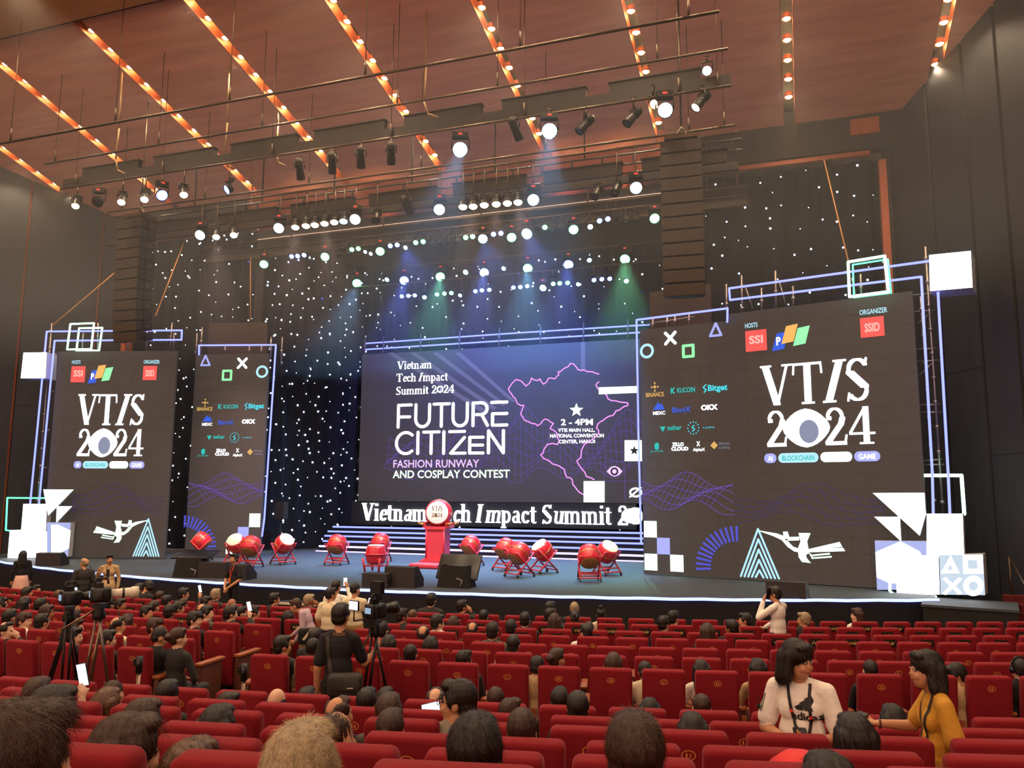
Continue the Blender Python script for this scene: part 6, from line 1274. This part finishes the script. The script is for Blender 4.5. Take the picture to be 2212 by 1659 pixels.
# ------------------------------------------------------------------ people standing
STJ = dict(pelvis=(0, 0, .93), chest=(0, -.01, 1.25), neck=(0, -.015, 1.41), head=(0, .02, 1.563), shL=(-.172, -.015, 1.365), shR=(.172, -.015, 1.365), elL=(-.235, -.04, 1.09), elR=(.235, -.04, 1.09), wrL=(-.235, .03, .86), wrR=(.235, .03, .86), haL=(-.23, .06, .75), haR=(.23, .06, .75),
  hipL=(-.09, 0, .92), hipR=(.09, 0, .92), knL=(-.1, .02, .5), knR=(.1, .02, .5), anL=(-.1, -.02, .085), anR=(.1, -.02, .085))
def stand_person(label, x, y, r, fz, phi, kind, hm, top, low, J={}, sleeve='short', fat=1.0, yaw=0., pitch=0., skin=SKIN, voxel=.012, det=False, hcurl=(.5, .5), hn=None, female=False, hkey=None, strand=0, roll=0., second=None, hz=1.0, group=None):
    P = atR(x, y, r); k = (P.z-fz)/1.70; D = dict(STJ); D.update(J); f, HR = figure(D, sleeve, fat, yaw=math.radians(yaw), pitch=pitch, det=det, hcurl=hcurl, hn=hn, female=female, roll=roll)
    me = f.mesh('person', voxel, 7, 4 if voxel > .008 else 5); o = link('person', me); hc = Vector(D['head']); rz = math.atan2(-P.x, P.y)+math.radians(phi); Rz = Matrix.Rotation(rz, 3, 'Z')
    o.scale = (k,)*3; o.rotation_euler = (0, 0, rz); b = Rz @ Vector((hc.x, hc.y, 0))*k; o.location = (P.x-b.x, P.y-b.y, fz)
    dress(o, [skin, CL[top], CL[low], hm, LIP, SHOE, CL[second or top]]); tag(o, label, 'person', group)
    hme = hair_mesh(kind, .011 if voxel > .01 else .007, hkey or '', .003, 2)
    if not hme.materials[0]: hme.materials[0] = hm
    hh = link('hair', hme, o); hh.matrix_local = Matrix.Translation(hc) @ HR.to_4x4() @ Matrix.Diagonal((hz, hz, hz, 1)); hh.material_slots[0].link = 'OBJECT'; hh.material_slots[0].material = hm
    if strand: strands(hh, hme, Matrix.Identity(4), [hm, HAIRBR], strand, .07, seed=4, down=1.2, swirl=.2)
    if det: eyes(o, hc, HR)
    return o, me, D, k, Matrix.LocRotScale(o.location, Euler((0, 0, rz)), Vector((k, k, k)))
def bvh(me): return BVHTree.FromPolygons([v.co.copy() for v in me.vertices], [tuple(p.vertices) for p in me.polygons])
def drape(B, pts, w, name, ma, parent, frm=(0, 1, 0), off=.004, n=4, far=.8):
    """a ribbon laid on the body: pts are (x, z) seen from direction frm"""
    d = Vector(frm); rt = Vector((0, 0, 1)).cross(d).normalized(); hits = []
    for (a, b) in zip(pts, pts[1:]):
        for i in range(n): u = i/n; hits.append((a[0]+(b[0]-a[0])*u, a[1]+(b[1]-a[1])*u))
    hits.append(pts[-1]); m = MB(); Q = []; last = .1
    for i, (x, z) in enumerate(hits):
        j = min(len(hits)-2, max(0, i)); dx, dz = hits[j+1][0]-hits[j][0], hits[j+1][1]-hits[j][1]; L = math.hypot(dx, dz) or 1; row = []
        for s in (-1, 1):
            xx, zz = x-s*dz/L*w/2, z+s*dx/L*w/2; h = B.ray_cast(rt*xx+Vector((0, 0, zz))+d*far, -d); p = h[0] if h[0] else rt*xx+Vector((0, 0, zz))+d*last; last = p.dot(d); row.append(p+d*off)
        Q.append(row)
    for a, b in zip(Q, Q[1:]): m.add([a[0], a[1], b[1], b[0]], [(0, 1, 2, 3)])
    return m.build(name, ma, parent, fix=False)
def decal(B, polys, name, ma, parent, frm=(0, 1, 0), off=.004, far=.18):
    d = Vector(frm); rt = Vector((0, 0, 1)).cross(d).normalized(); m = MB(); last = .12
    for f in polys:
        q = []
        for x, z in f:
            h = B.ray_cast(rt*x+Vector((0, 0, z))+d*far, -d); p = h[0] if h[0] else rt*x+Vector((0, 0, z))+d*last; last = p.dot(d); q.append(p+d*off)
        m.add(q, [tuple(range(len(q)))])
    return m.build(name, ma, parent, fix=False)
def badge(parent, B, x, z, d=(0, 1, 0), w=.085, h=.12, ma=None):
    dv = Vector(d); rt = Vector((0, 0, 1)).cross(dv).normalized(); hit = B.ray_cast(rt*x+Vector((0, 0, z))+dv*.8, -dv); c = (hit[0] if hit[0] else rt*x+Vector((0, 0, z))+dv*.13)+dv*.012
    R = Matrix((rt, dv, Vector((0, 0, 1)))).transposed(); m = MB(); m.box(c, (w, .006, h), None, R); return m.build('name_badge', ma or M_BADGE, parent)
M_BADGE = mat('badge_purple', '#2a1630', .4, var=.4, scale=40); M_LAN = mat('lanyard_black', '#141014', .6, var=.1); M_LANR = mat('lanyard_red', '#d83a2c', .6, var=0); M_LOGO = mat('print_black', '#1a1a1c', .6, var=0)
# --- the two women talking in the near rows
zc = floor_z('C')
o, me, J, k, MW = stand_person('person with black bob in white printed T-shirt and lanyard, standing and holding a phone low', 1722, 1383, 47.95, zc, 168, 'bob', HAIRB, 'white', 'cream',
  dict(elL=(-.25, -.0, 1.08), elR=(.25, .0, 1.08), wrL=(-.14, .2, 1.09), wrR=(.055, .225, 1.08), haL=(-.06, .28, 1.11), haR=(-.045, .29, 1.08), head=(0, .035, 1.56)), 'short', 1.06, yaw=62, pitch=-.12, voxel=.0062, det=True, hcurl=(.55, .35), hn={'L': (0, -.4, 1), 'R': (0, -.2, 1)}, female=True, hkey='w', strand=2600, hz=1.06, skin=SKIN)
B = bvh(me); pg, w = font_polys('adidas', .03)
decal(B, [[(-.045+.2*x/w, 1.185+.052*y) for x, y in f] for f in pg], 'shirt_lettering', M_LOGO, o)
sl = []
for i in range(3): x0 = -.035+.05*i; hgt = .03+.028*i; sl.append([(x0, 1.25), (x0+.042, 1.25), (x0+.042-hgt*.62, 1.25+hgt+.012), (x0-hgt*.62, 1.25+hgt-.012)])
decal(B, [[(x+.03, z) for x, z in f] for f in sl], 'shirt_bars', M_LOGO, o)
for i in range(3): drape(B, [(-.232-.012*i+.0, 1.32-.0*i), (-.262-.012*i, 1.2)], .005, 'sleeve_stripe', M_LOGO, o)
drape(B, [(-.075, 1.42), (-.06, 1.33), (-.02, 1.15), (.03, 1.08), (.045, 1.02)], .02, 'lanyard', M_LAN, o, off=.008, far=.19); drape(B, [(.075, 1.42), (.075, 1.33), (.085, 1.2), (.07, 1.1), (.055, 1.02)], .02, 'lanyard', M_LAN, o, off=.008, far=.19)
for p in ((-.045, 1.25), (.082, 1.22), (-.005, 1.1)): drape(B, [p, (p[0]+.006, p[1]-.02)], .02, 'lanyard_patch', M_LANR, o, off=.011, n=1, far=.19)
badge(o, B, .05, .97)
c = MW @ Vector((-.06, .31, 1.135)); phone('beige cased phone in both hands of the person in the white T-shirt', c, math.atan2(-c.x, c.y)+r_(8), r_(-70), r_(0), False, (.078, .01, .16))
o, me, J, k, MW = stand_person('person with black bob in mustard knit top handing out a phone, standing at far right', 1996, 1402, 48.0, zc, 103, 'bob', HAIRB, 'yellow', 'khaki',
  dict(elR=(.22, .1, 1.13), wrR=(.15, .34, 1.15), haR=(.12, .44, 1.165), elL=(-.23, -.07, 1.08), wrL=(-.22, -.0, .84), haL=(-.21, .03, .74), head=(0, .05, 1.555)), 'short', 1.0, yaw=12, pitch=.0, voxel=.0062, det=True, hcurl=(.45, .35), hn={'L': (1, 0, 0), 'R': (-.3, .1, 1)}, female=True, hkey='y', strand=2600, hz=1.02, skin=SKIN)
B = bvh(me); dW = Vector((-.45, .9, 0)).normalized()
drape(B, [(-.07, 1.42), (-.06, 1.33), (-.04, 1.15), (-.0, 1.0)], .02, 'lanyard', M_LAN, o, dW, .008); drape(B, [(.06, 1.42), (.06, 1.32), (.04, 1.15), (.015, 1.0)], .02, 'lanyard', M_LAN, o, dW, .008)
drape(B, [(-.058, 1.31), (-.056, 1.29)], .022, 'lanyard_patch', M_LANR, o, dW, .011, 1); badge(o, B, .01, .95, dW, ma=M_CARD)
m = MB(); m.path([Vector((.152, .335, 1.15))+Vector((.0+.034*math.cos(a), .0, .034*math.sin(a))) for a in [i*math.pi/6 for i in range(13)]], .006, 6); m.build('bracelet', mat('bead_purple', '#4a2030', .4), o)
c = MW @ Vector((.105, .51, 1.175)); phone('dark phone held out flat by the person in the mustard knit top', c, math.atan2(-c.x, c.y)+r_(-52), r_(-66), r_(0), False, (.085, .011, .17))
# --- the videographer at the aisle
za = floor_z('f6')
o, me, J, k, MW = stand_person('videographer in black polo with a grey shoulder bag seen from behind at the tripod', 737, 1301, 45.0, za, -8, 'short', HAIRB, 'black', 'dark',
  dict(shL=(-.145, -.015, 1.36), shR=(.145, -.015, 1.36), elR=(.235, .1, 1.1), wrR=(.34, .28, 1.2), haR=(.36, .35, 1.26), elL=(-.2, -.03, 1.08), wrL=(-.21, .03, .85), haL=(-.2, .06, .75)), 'short', .92, yaw=-12, voxel=.008, det=True, hcurl=(.5, 1.2), hn={'L': (1, 0, 0), 'R': (-1, .2, 0)}, skin=SKIN)
B = bvh(me); drape(B, [(-.06, 1.41), (0, 1.405), (.06, 1.41)], .03, 'polo_collar', CL['brown'], o, (0, -1, 0), .004)
t = empty('shoulder_bag', MW @ Vector((.09, -.19, .96)), math.atan2(-o.location.x, o.location.y)+r_(-8), 'dark grey shoulder bag hanging on the back of the videographer', 'bag')
m = MB(); m.rbox((0, 0, 0), (.34, .12, .22), .05, None, 4); m.build('bag_body', mat('bag_grey', '#2c2a26', .6, var=.2, bump=.4, bscale=15), t); m = MB(); m.rbox((0, -.062, .02), (.3, .02, .14), .03, None, 3); m.build('flap', mat('bag_flap', '#35322c', .6, var=.2), t)
m = MB(); m.box((.06, -.0745, -.02), (.06, .002, .008)); m.build('bag_tag', CL['white'], t); dr = drape(B, [(-.11, 1.4), (-.1, 1.25), (-.07, 1.1), (-.05, 1.0)], .04, 'strap', mat('strap_olive', '#3a3830', .7), None, (0, -1, 0), .008); dr.parent = t; dr.matrix_parent_inverse = Matrix.Identity(4); dr.matrix_local = Matrix.LocRotScale(t.location, t.rotation_euler, Vector((1, 1, 1))).inverted() @ MW
# --- by the stage and in the aisles
o, me, J, k, MW = stand_person('person in white shirt and black trousers talking on a phone, standing among the VVIP seats', 1672, 1265, 39.35, floor_z('f1'), 62, 'short', HAIRB, 'white', 'dark', dict(elL=(-.24, .2, 1.2), wrL=(-.13, .17, 1.45), haL=(-.09, .14, 1.55), elR=(.26, .12, 1.12), wrR=(.2, .34, .98), haR=(.18, .42, .95), head=(0, .04, 1.56)), 'long', 1.02, yaw=15, voxel=.011, skin=SKIN)
c = MW @ Vector((-.105, .09, 1.56)); phone('phone at the ear of the person in the white shirt', c, .6, 0, r_(15), False)
zf = FRONT_Z; GRP = 'people standing before the stage'
o, me, J, k, MW = stand_person('person in black polo with orange lanyard standing hands clasped before the stage', 506, 1195, 35.2, zf, 128, 'short', HAIRB, 'dark', 'dark', dict(elL=(-.25, .02, 1.1), elR=(.25, .02, 1.1), wrL=(-.06, .2, .92), wrR=(.06, .2, .92), haL=(.0, .24, .83), haR=(0, .22, .86)), 'short', 1.0, yaw=10, pitch=.05, voxel=.012, group=GRP)
B = bvh(me); drape(B, [(-.06, 1.4), (0, 1.15)], .018, 'lanyard', M_LANR, o, off=.006); drape(B, [(.06, 1.4), (0, 1.15)], .018, 'lanyard', M_LANR, o, off=.006); badge(o, B, 0, 1.08, ma=CL['orange'])
o, me, J, k, MW = stand_person('person in beige blazer and patterned trousers facing the hall before the stage', 238, 1197, 36.0, zf, 165, 'smooth', HAIRB, 'beige', 'brown', dict(elR=(.27, .1, 1.1), wrR=(.2, .2, 1.28), haR=(.16, .2, 1.36)), 'long', .98, yaw=25, voxel=.012, female=True, group=GRP)
m = MB(); m.lathe([(.14, 1.05), (.175, .92), (.2, .74), (.19, .73)], 16); b = m.build('blazer_skirt', CL['beige'], o); B = bvh(me); drape(B, [(0, 1.38), (0, 1.05)], .07, 'blouse', CL['dark'], o, off=.004); drape(B, [(-.05, 1.4), (.0, 1.1)], .016, 'lanyard', M_LAN, o, off=.008); badge(o, B, .0, 1.05, ma=M_LANR)
o, me, J, k, MW = stand_person('person with grey hair in dark suit seen from behind near the left stage edge', 183, 1205, 37.0, zf, 10, 'thin', HAIRG, 'charcoal', 'charcoal', {}, 'long', 1.15, yaw=35, voxel=.012, group=GRP)
t = empty('camera_bag', MW @ Vector((.2, -.1, .98)), -.6, 'black camera bag hanging at the side of the dark suit', 'bag'); m = MB(); m.rbox((0, 0, 0), (.2, .1, .22), .03); m.build('bag_body', M_CLOTH, t); m = MB(); m.path([(0, -.02, .1), (-.06, -.06, .3), (-.14, -.05, .5)], .012, 5); m.build('strap', M_CLOTH, t)
o, me, J, k, MW = stand_person('person in black top and pale pink skirt at the far left before the stage', 51, 1189, 36.0, zf, 5, 'long', HAIRB, 'dark', 'pink', {}, 'long', .92, yaw=-20, voxel=.012, female=True, group=GRP)
m = MB(); m.lathe([(.15, 1.0), (.19, .85), (.25, .5), (.29, .2), (.28, .19)], 18); m.build('skirt', CL['pink'], o)
o, me, J, k, MW = stand_person('person in lavender blouse and pleated skirt bending over a seat in the left aisle', 640, 1279, 40.7, floor_z('f2'), 70, 'smooth', HAIRBR, 'lav', 'skirt', dict(chest=(0, .1, 1.23), neck=(0, .2, 1.37), head=(0, .31, 1.46), shL=(-.15, .14, 1.35), shR=(.15, .14, 1.35), elL=(-.2, .1, 1.08), elR=(.2, .24, 1.08), wrL=(-.19, .22, .9), wrR=(.17, .4, .94), haL=(-.17, .3, .84), haR=(.15, .48, .88)), 'long', .95, pitch=-.35, voxel=.011, female=True)
m = MB(); n = 30; vs = []; fs = []
for z, rr_ in ((1.02, .15), (.85, .2), (.5, .24), (.35, .25)):
    for i in range(n): a = 2*math.pi*i/n; q = rr_*(1+.04*(-1)**i); vs.append((q*math.cos(a), q*math.sin(a), z))
for j in range(3):
    for i in range(n): fs.append((j*n+i, j*n+(i+1) % n, j*n+n+(i+1) % n, j*n+n+i))
m.add(vs, fs); m.build('skirt', CL['skirt'], o)
t = empty('handbag', MW @ Vector((-.26, -.02, 1.0)), math.atan2(-o.location.x, o.location.y)+.2, 'black handbag with cream strap on the arm of the person in lavender', 'bag'); m = MB(); m.rbox((0, 0, 0), (.3, .12, .24), .05); m.build('bag_body', M_CLOTH, t); m = MB(); m.box((-.02, -.066, .03), (.035, .01, .2), None, Matrix.Rotation(.7, 3, 'Y')); m.build('strap', CL['cream'], t)
o, me, J, k, MW = stand_person('person in cream polo shirt standing right of the person in lavender', 716, 1268, 40.0, floor_z('f2'), -35, 'short', HAIRB, 'cream', 'charcoal', {}, 'short', 1.1, yaw=-25, voxel=.012)
o, me, J, k, MW = stand_person('person with dark hair raising a phone beside the stage steps', 727, 1253, 38.8, floor_z('f0'), -10, 'smooth', HAIRB, 'white', 'charcoal', dict(elR=(.27, .16, 1.3), wrR=(.17, .28, 1.52), haR=(.13, .3, 1.62)), 'long', .95, yaw=-20, voxel=.012)
phone('lit phone raised in front of the stage beside the stage steps', MW @ Vector((.12, .31, 1.64)), math.atan2(-o.location.x, o.location.y)+r_(-10), 0)
o, me, J, k, MW = stand_person('person in cream long sleeved shirt looking down at a phone, seen from behind', 768, 1258, 39.5, floor_z('f1'), -18, 'buzz', HAIRB, 'cream', 'khaki', dict(elR=(.25, .06, 1.1), wrR=(.2, .26, 1.22), haR=(.16, .33, 1.28)), 'long', 1.08, yaw=-25, pitch=-.15, voxel=.012)
phone('phone held by the person in the cream long sleeved shirt', MW @ Vector((.17, .37, 1.31)), math.atan2(-o.location.x, o.location.y)+r_(-30), r_(-20))
# --- the person in khaki trousers on the aisle seat, turned to the right
P = atR(347, 1352, 44.0); k = 1.0; th = math.atan2(P.x-CX, CY-P.y); J = dict(SITJ); J.update(chest=(.03, .16, .86), head=(.05, .2, 1.135), neck=(.04, .17, 1.01), shL=(-.13, .2, .955), shR=(.2, .12, .95), elR=(.34, .2, .72), wrR=(.24, .38, .74), haR=(.18, .44, .77), elL=(-.16, .3, .7), wrL=(.05, .42, .74), haL=(.12, .46, .76), knR=(.44, .38, .5), anR=(.4, .36, .09), knL=(.2, .56, .5), anL=(.22, .5, .09), hipR=(.13, .2, .5))
f, HR = figure(J, 'long', 1.05, yaw=r_(-40), pitch=-.3, det=False); me = f.mesh('person', .011, 7, 4); o = link('person', me); o.rotation_euler = (0, 0, th); kk = (P.z-floor_z('f6'))/1.275; o.scale = (kk,)*3; o.location = Vector((P.x, P.y, floor_z('f6')))-Matrix.Rotation(th, 3, 'Z') @ Vector((.05, .2, 0))*kk
dress(o, [SKIN, CL['dark'], CL['khaki'], HAIRB, LIP, mat('shoe_brown', '#6a3a1e', .5), CL['dark']]); tag(o, 'person in black jacket and khaki trousers bent over a phone on an aisle seat', 'person')
hh = link('hair', hair_mesh('buzz'), o); hh.matrix_local = Matrix.Translation(J['head']) @ HR.to_4x4(); hh.material_slots[0].link = 'OBJECT'; hh.material_slots[0].material = HAIRB
phone('phone in the hands of the person in khaki trousers', o.matrix_basis @ Vector((.16, .47, .8)), th-.6, r_(-45))

# ------------------------------------------------------------------ cameras on tripods, belt posts
M_CAM = mat('camera_black', '#121214', .4, var=.1); M_LENSW = mat('lens_white', '#d8cfbc', .4, var=.05); M_TRI = mat('tripod_black', '#1a1614', .4, .3, var=.1); M_CHR = mat('chrome_leg', '#8a7462', .3, .8)
def tripod(label, x, y, r, fz, spread, rz, handle=(.45, -.2, -.1), ma=None):
    P = atR(x, y, r); h = P.z-fz; t = empty('tripod', (P.x, P.y, fz), rz, label, 'tripod', 'camera tripods')
    for i in range(3):
        a = i*2*math.pi/3+.5; d = Vector((math.cos(a), math.sin(a), 0)); kn = d*spread*.45+Vector((0, 0, h*.52)); ft = d*spread
        b = MB(); n = Vector((-d.y, d.x, 0))*.03
        b.tube(Vector((0, 0, h-.1))+n, kn+n, .013, n=6).tube(Vector((0, 0, h-.1))-n, kn-n, .013, n=6).box(kn, (.07, .07, .06)); b.tube(kn, ft+Vector((0, 0, .03)), .012, n=6); l = b.build('leg', ma or M_TRI, t)
        MB().ball(ft+Vector((0, 0, .025)), (.03, .03, .025), 8, 5).build('foot', M_WHEEL, l)
        MB().tube(d*spread*.42+Vector((0, 0, h*.45)), (0, 0, h*.4), .01, n=5).build('spreader', M_TRI, t)
    MB().tube((0, 0, h*.4), (0, 0, h*.4+.05), .04, n=8).build('hub', M_TRI, t)
    m = MB(); m.lathe([(.06, h-.12), (.07, h-.08), (.05, h-.02), (.055, h)], 14); m.box((0, 0, h+.02), (.09, .14, .04)); m.build('fluid_head', M_CAM, t)
    m = MB(); m.tube((0, 0, h), handle and Vector(handle)+Vector((0, 0, h)), .011, n=6); m.build('pan_handle', ma or M_TRI, t); return P
def camera_rig(label, P, rz, white=False, mon=None, cine=False):
    t = empty('video_camera', P+Vector((0, 0, .04)), rz, label, 'camera', 'cameras on the tripods')
    m = MB(); m.rbox((0, 0, .09), (.14, .2, .15), .02); m.box((0, -.02, .19), (.05, .09, .05)); m.rbox((.075, -.02, .09), (.035, .1, .12), .015, None, 2, 0); m.build('camera_body', M_CAM, t)
    L = .27 if white else .2; Ml = Matrix.Translation((0, .1, .1)) @ Matrix.Rotation(-math.pi/2, 4, 'X'); m = MB(); m.lathe([(.042, 0), (.045, L*.3), (.05, L*.35), (.052, L*.7), (.062, L*.75), (.064, L), (.05, L-.01), (.002, L-.02)], 16, Ml); l = m.build('lens', M_LENSW if white else M_CAM, t)
    m = MB(); m.lathe([(.053, L*.4), (.055, L*.42), (.055, L*.46), (.053, L*.48)], 16, Ml); m.build('focus_ring', M_CAM, l)
    m = MB(); m.box((0, -.104, .1), (.085, .006, .06)); m.build('rear_screen', glow('rear_screen', (.35, .5, .7), .9), t)
    m = MB(); m.path([(0, -.06, .2), (0, -.05, .26), (0, .06, .26), (0, .07, .2)], .012, 6); m.build('top_handle', M_CAM, t)
    if cine: m = MB(); m.box((0, .02, .33), (.16, .06, .13)); m.build('top_monitor', M_CAM, t); MB().tube((0, .02, .2), (0, .02, .28), .012).build('monitor_arm', M_TRI, t)
    if mon:
        q = Vector(mon); s = empty('m') if False else None; m = MB(); m.rbox(q, (.15, .02, .105), .01, None, 2); o2 = m.build('side_monitor', M_CAM, t); m = MB(); m.box(q+Vector((0, -.0115, 0)), (.135, .001, .088)); m.build('lit_screen', GPH, o2)
        MB().path([(0, 0, .02), (q.x, q.y, q.z-.16), (q.x, q.y, q.z-.05)], .008, 5).build('monitor_arm', M_TRI, t)
P = tripod('black video tripod in front of the videographer', 810, 1347, 44.72, za, .33, 0, (.02, -.3, -.22)); camera_rig('black video camera with a lit side monitor in front of the videographer', P, r_(-20), False, (-.2, -.12, .14), True)
P = tripod('black tripod with thick legs at left behind the last seats', 150, 1318, 45.15, za, .36, .9, (-.1, -.35, -.25)); camera_rig('black camcorder on the left tripod, pointing right towards the stage', P, r_(-28))
P = tripod('thin bronze legged tripod at left beside the thick legged one', 215, 1312, 45.3, za, .3, .2, (-.25, -.25, -.2), M_CHR); camera_rig('camera with a long white lens on the bronze legged tripod', P, r_(-42), True)
for lab, x, y in (('chrome belt post standing behind the seats at the left end of the cross aisle', 302, 1418), ('chrome belt post standing behind the seats right of the wooden aisle panel', 528, 1434)):
    P = atR(x, y, 45.35); t = empty('belt_post', (P.x, P.y, za), 0, lab, 'post', 'belt barrier posts in the cross aisle'); h = P.z-za
    MB().lathe([(.16, 0), (.16, .02), (.05, .04), (.03, .05)], 18).build('base', M_CHR, t); MB().tube((0, 0, .04), (0, 0, h-.16), .022, n=10).build('post', M_CHR, t); MB().tube((0, 0, h-.16), (0, 0, h), .034, n=12).box((-.045, 0, h-.06), (.03, .05, .07)).build('belt_head', M_CAM, t)
# ------------------------------------------------------------------ haze in the air over the stage
mh = bpy.data.materials.new('stage_haze'); mh.use_nodes = True; nt = mh.node_tree; nt.nodes.remove(nt.nodes['Principled BSDF'])
v = nt.nodes.new('ShaderNodeVolumeScatter'); v.inputs['Density'].default_value = .009; v.inputs['Anisotropy'].default_value = .2; nt.links.new(v.outputs[0], nt.nodes['Material Output'].inputs['Volume'])
m = MB(); m.box((-11.4, 23.0, 9.2), (40, 18, 9.4)); o = m.build('haze', mh); tag(o, 'thin haze hanging in the air over the stage and lamps', 'haze', None, 'stuff'); S.cycles.volume_bounces = 0
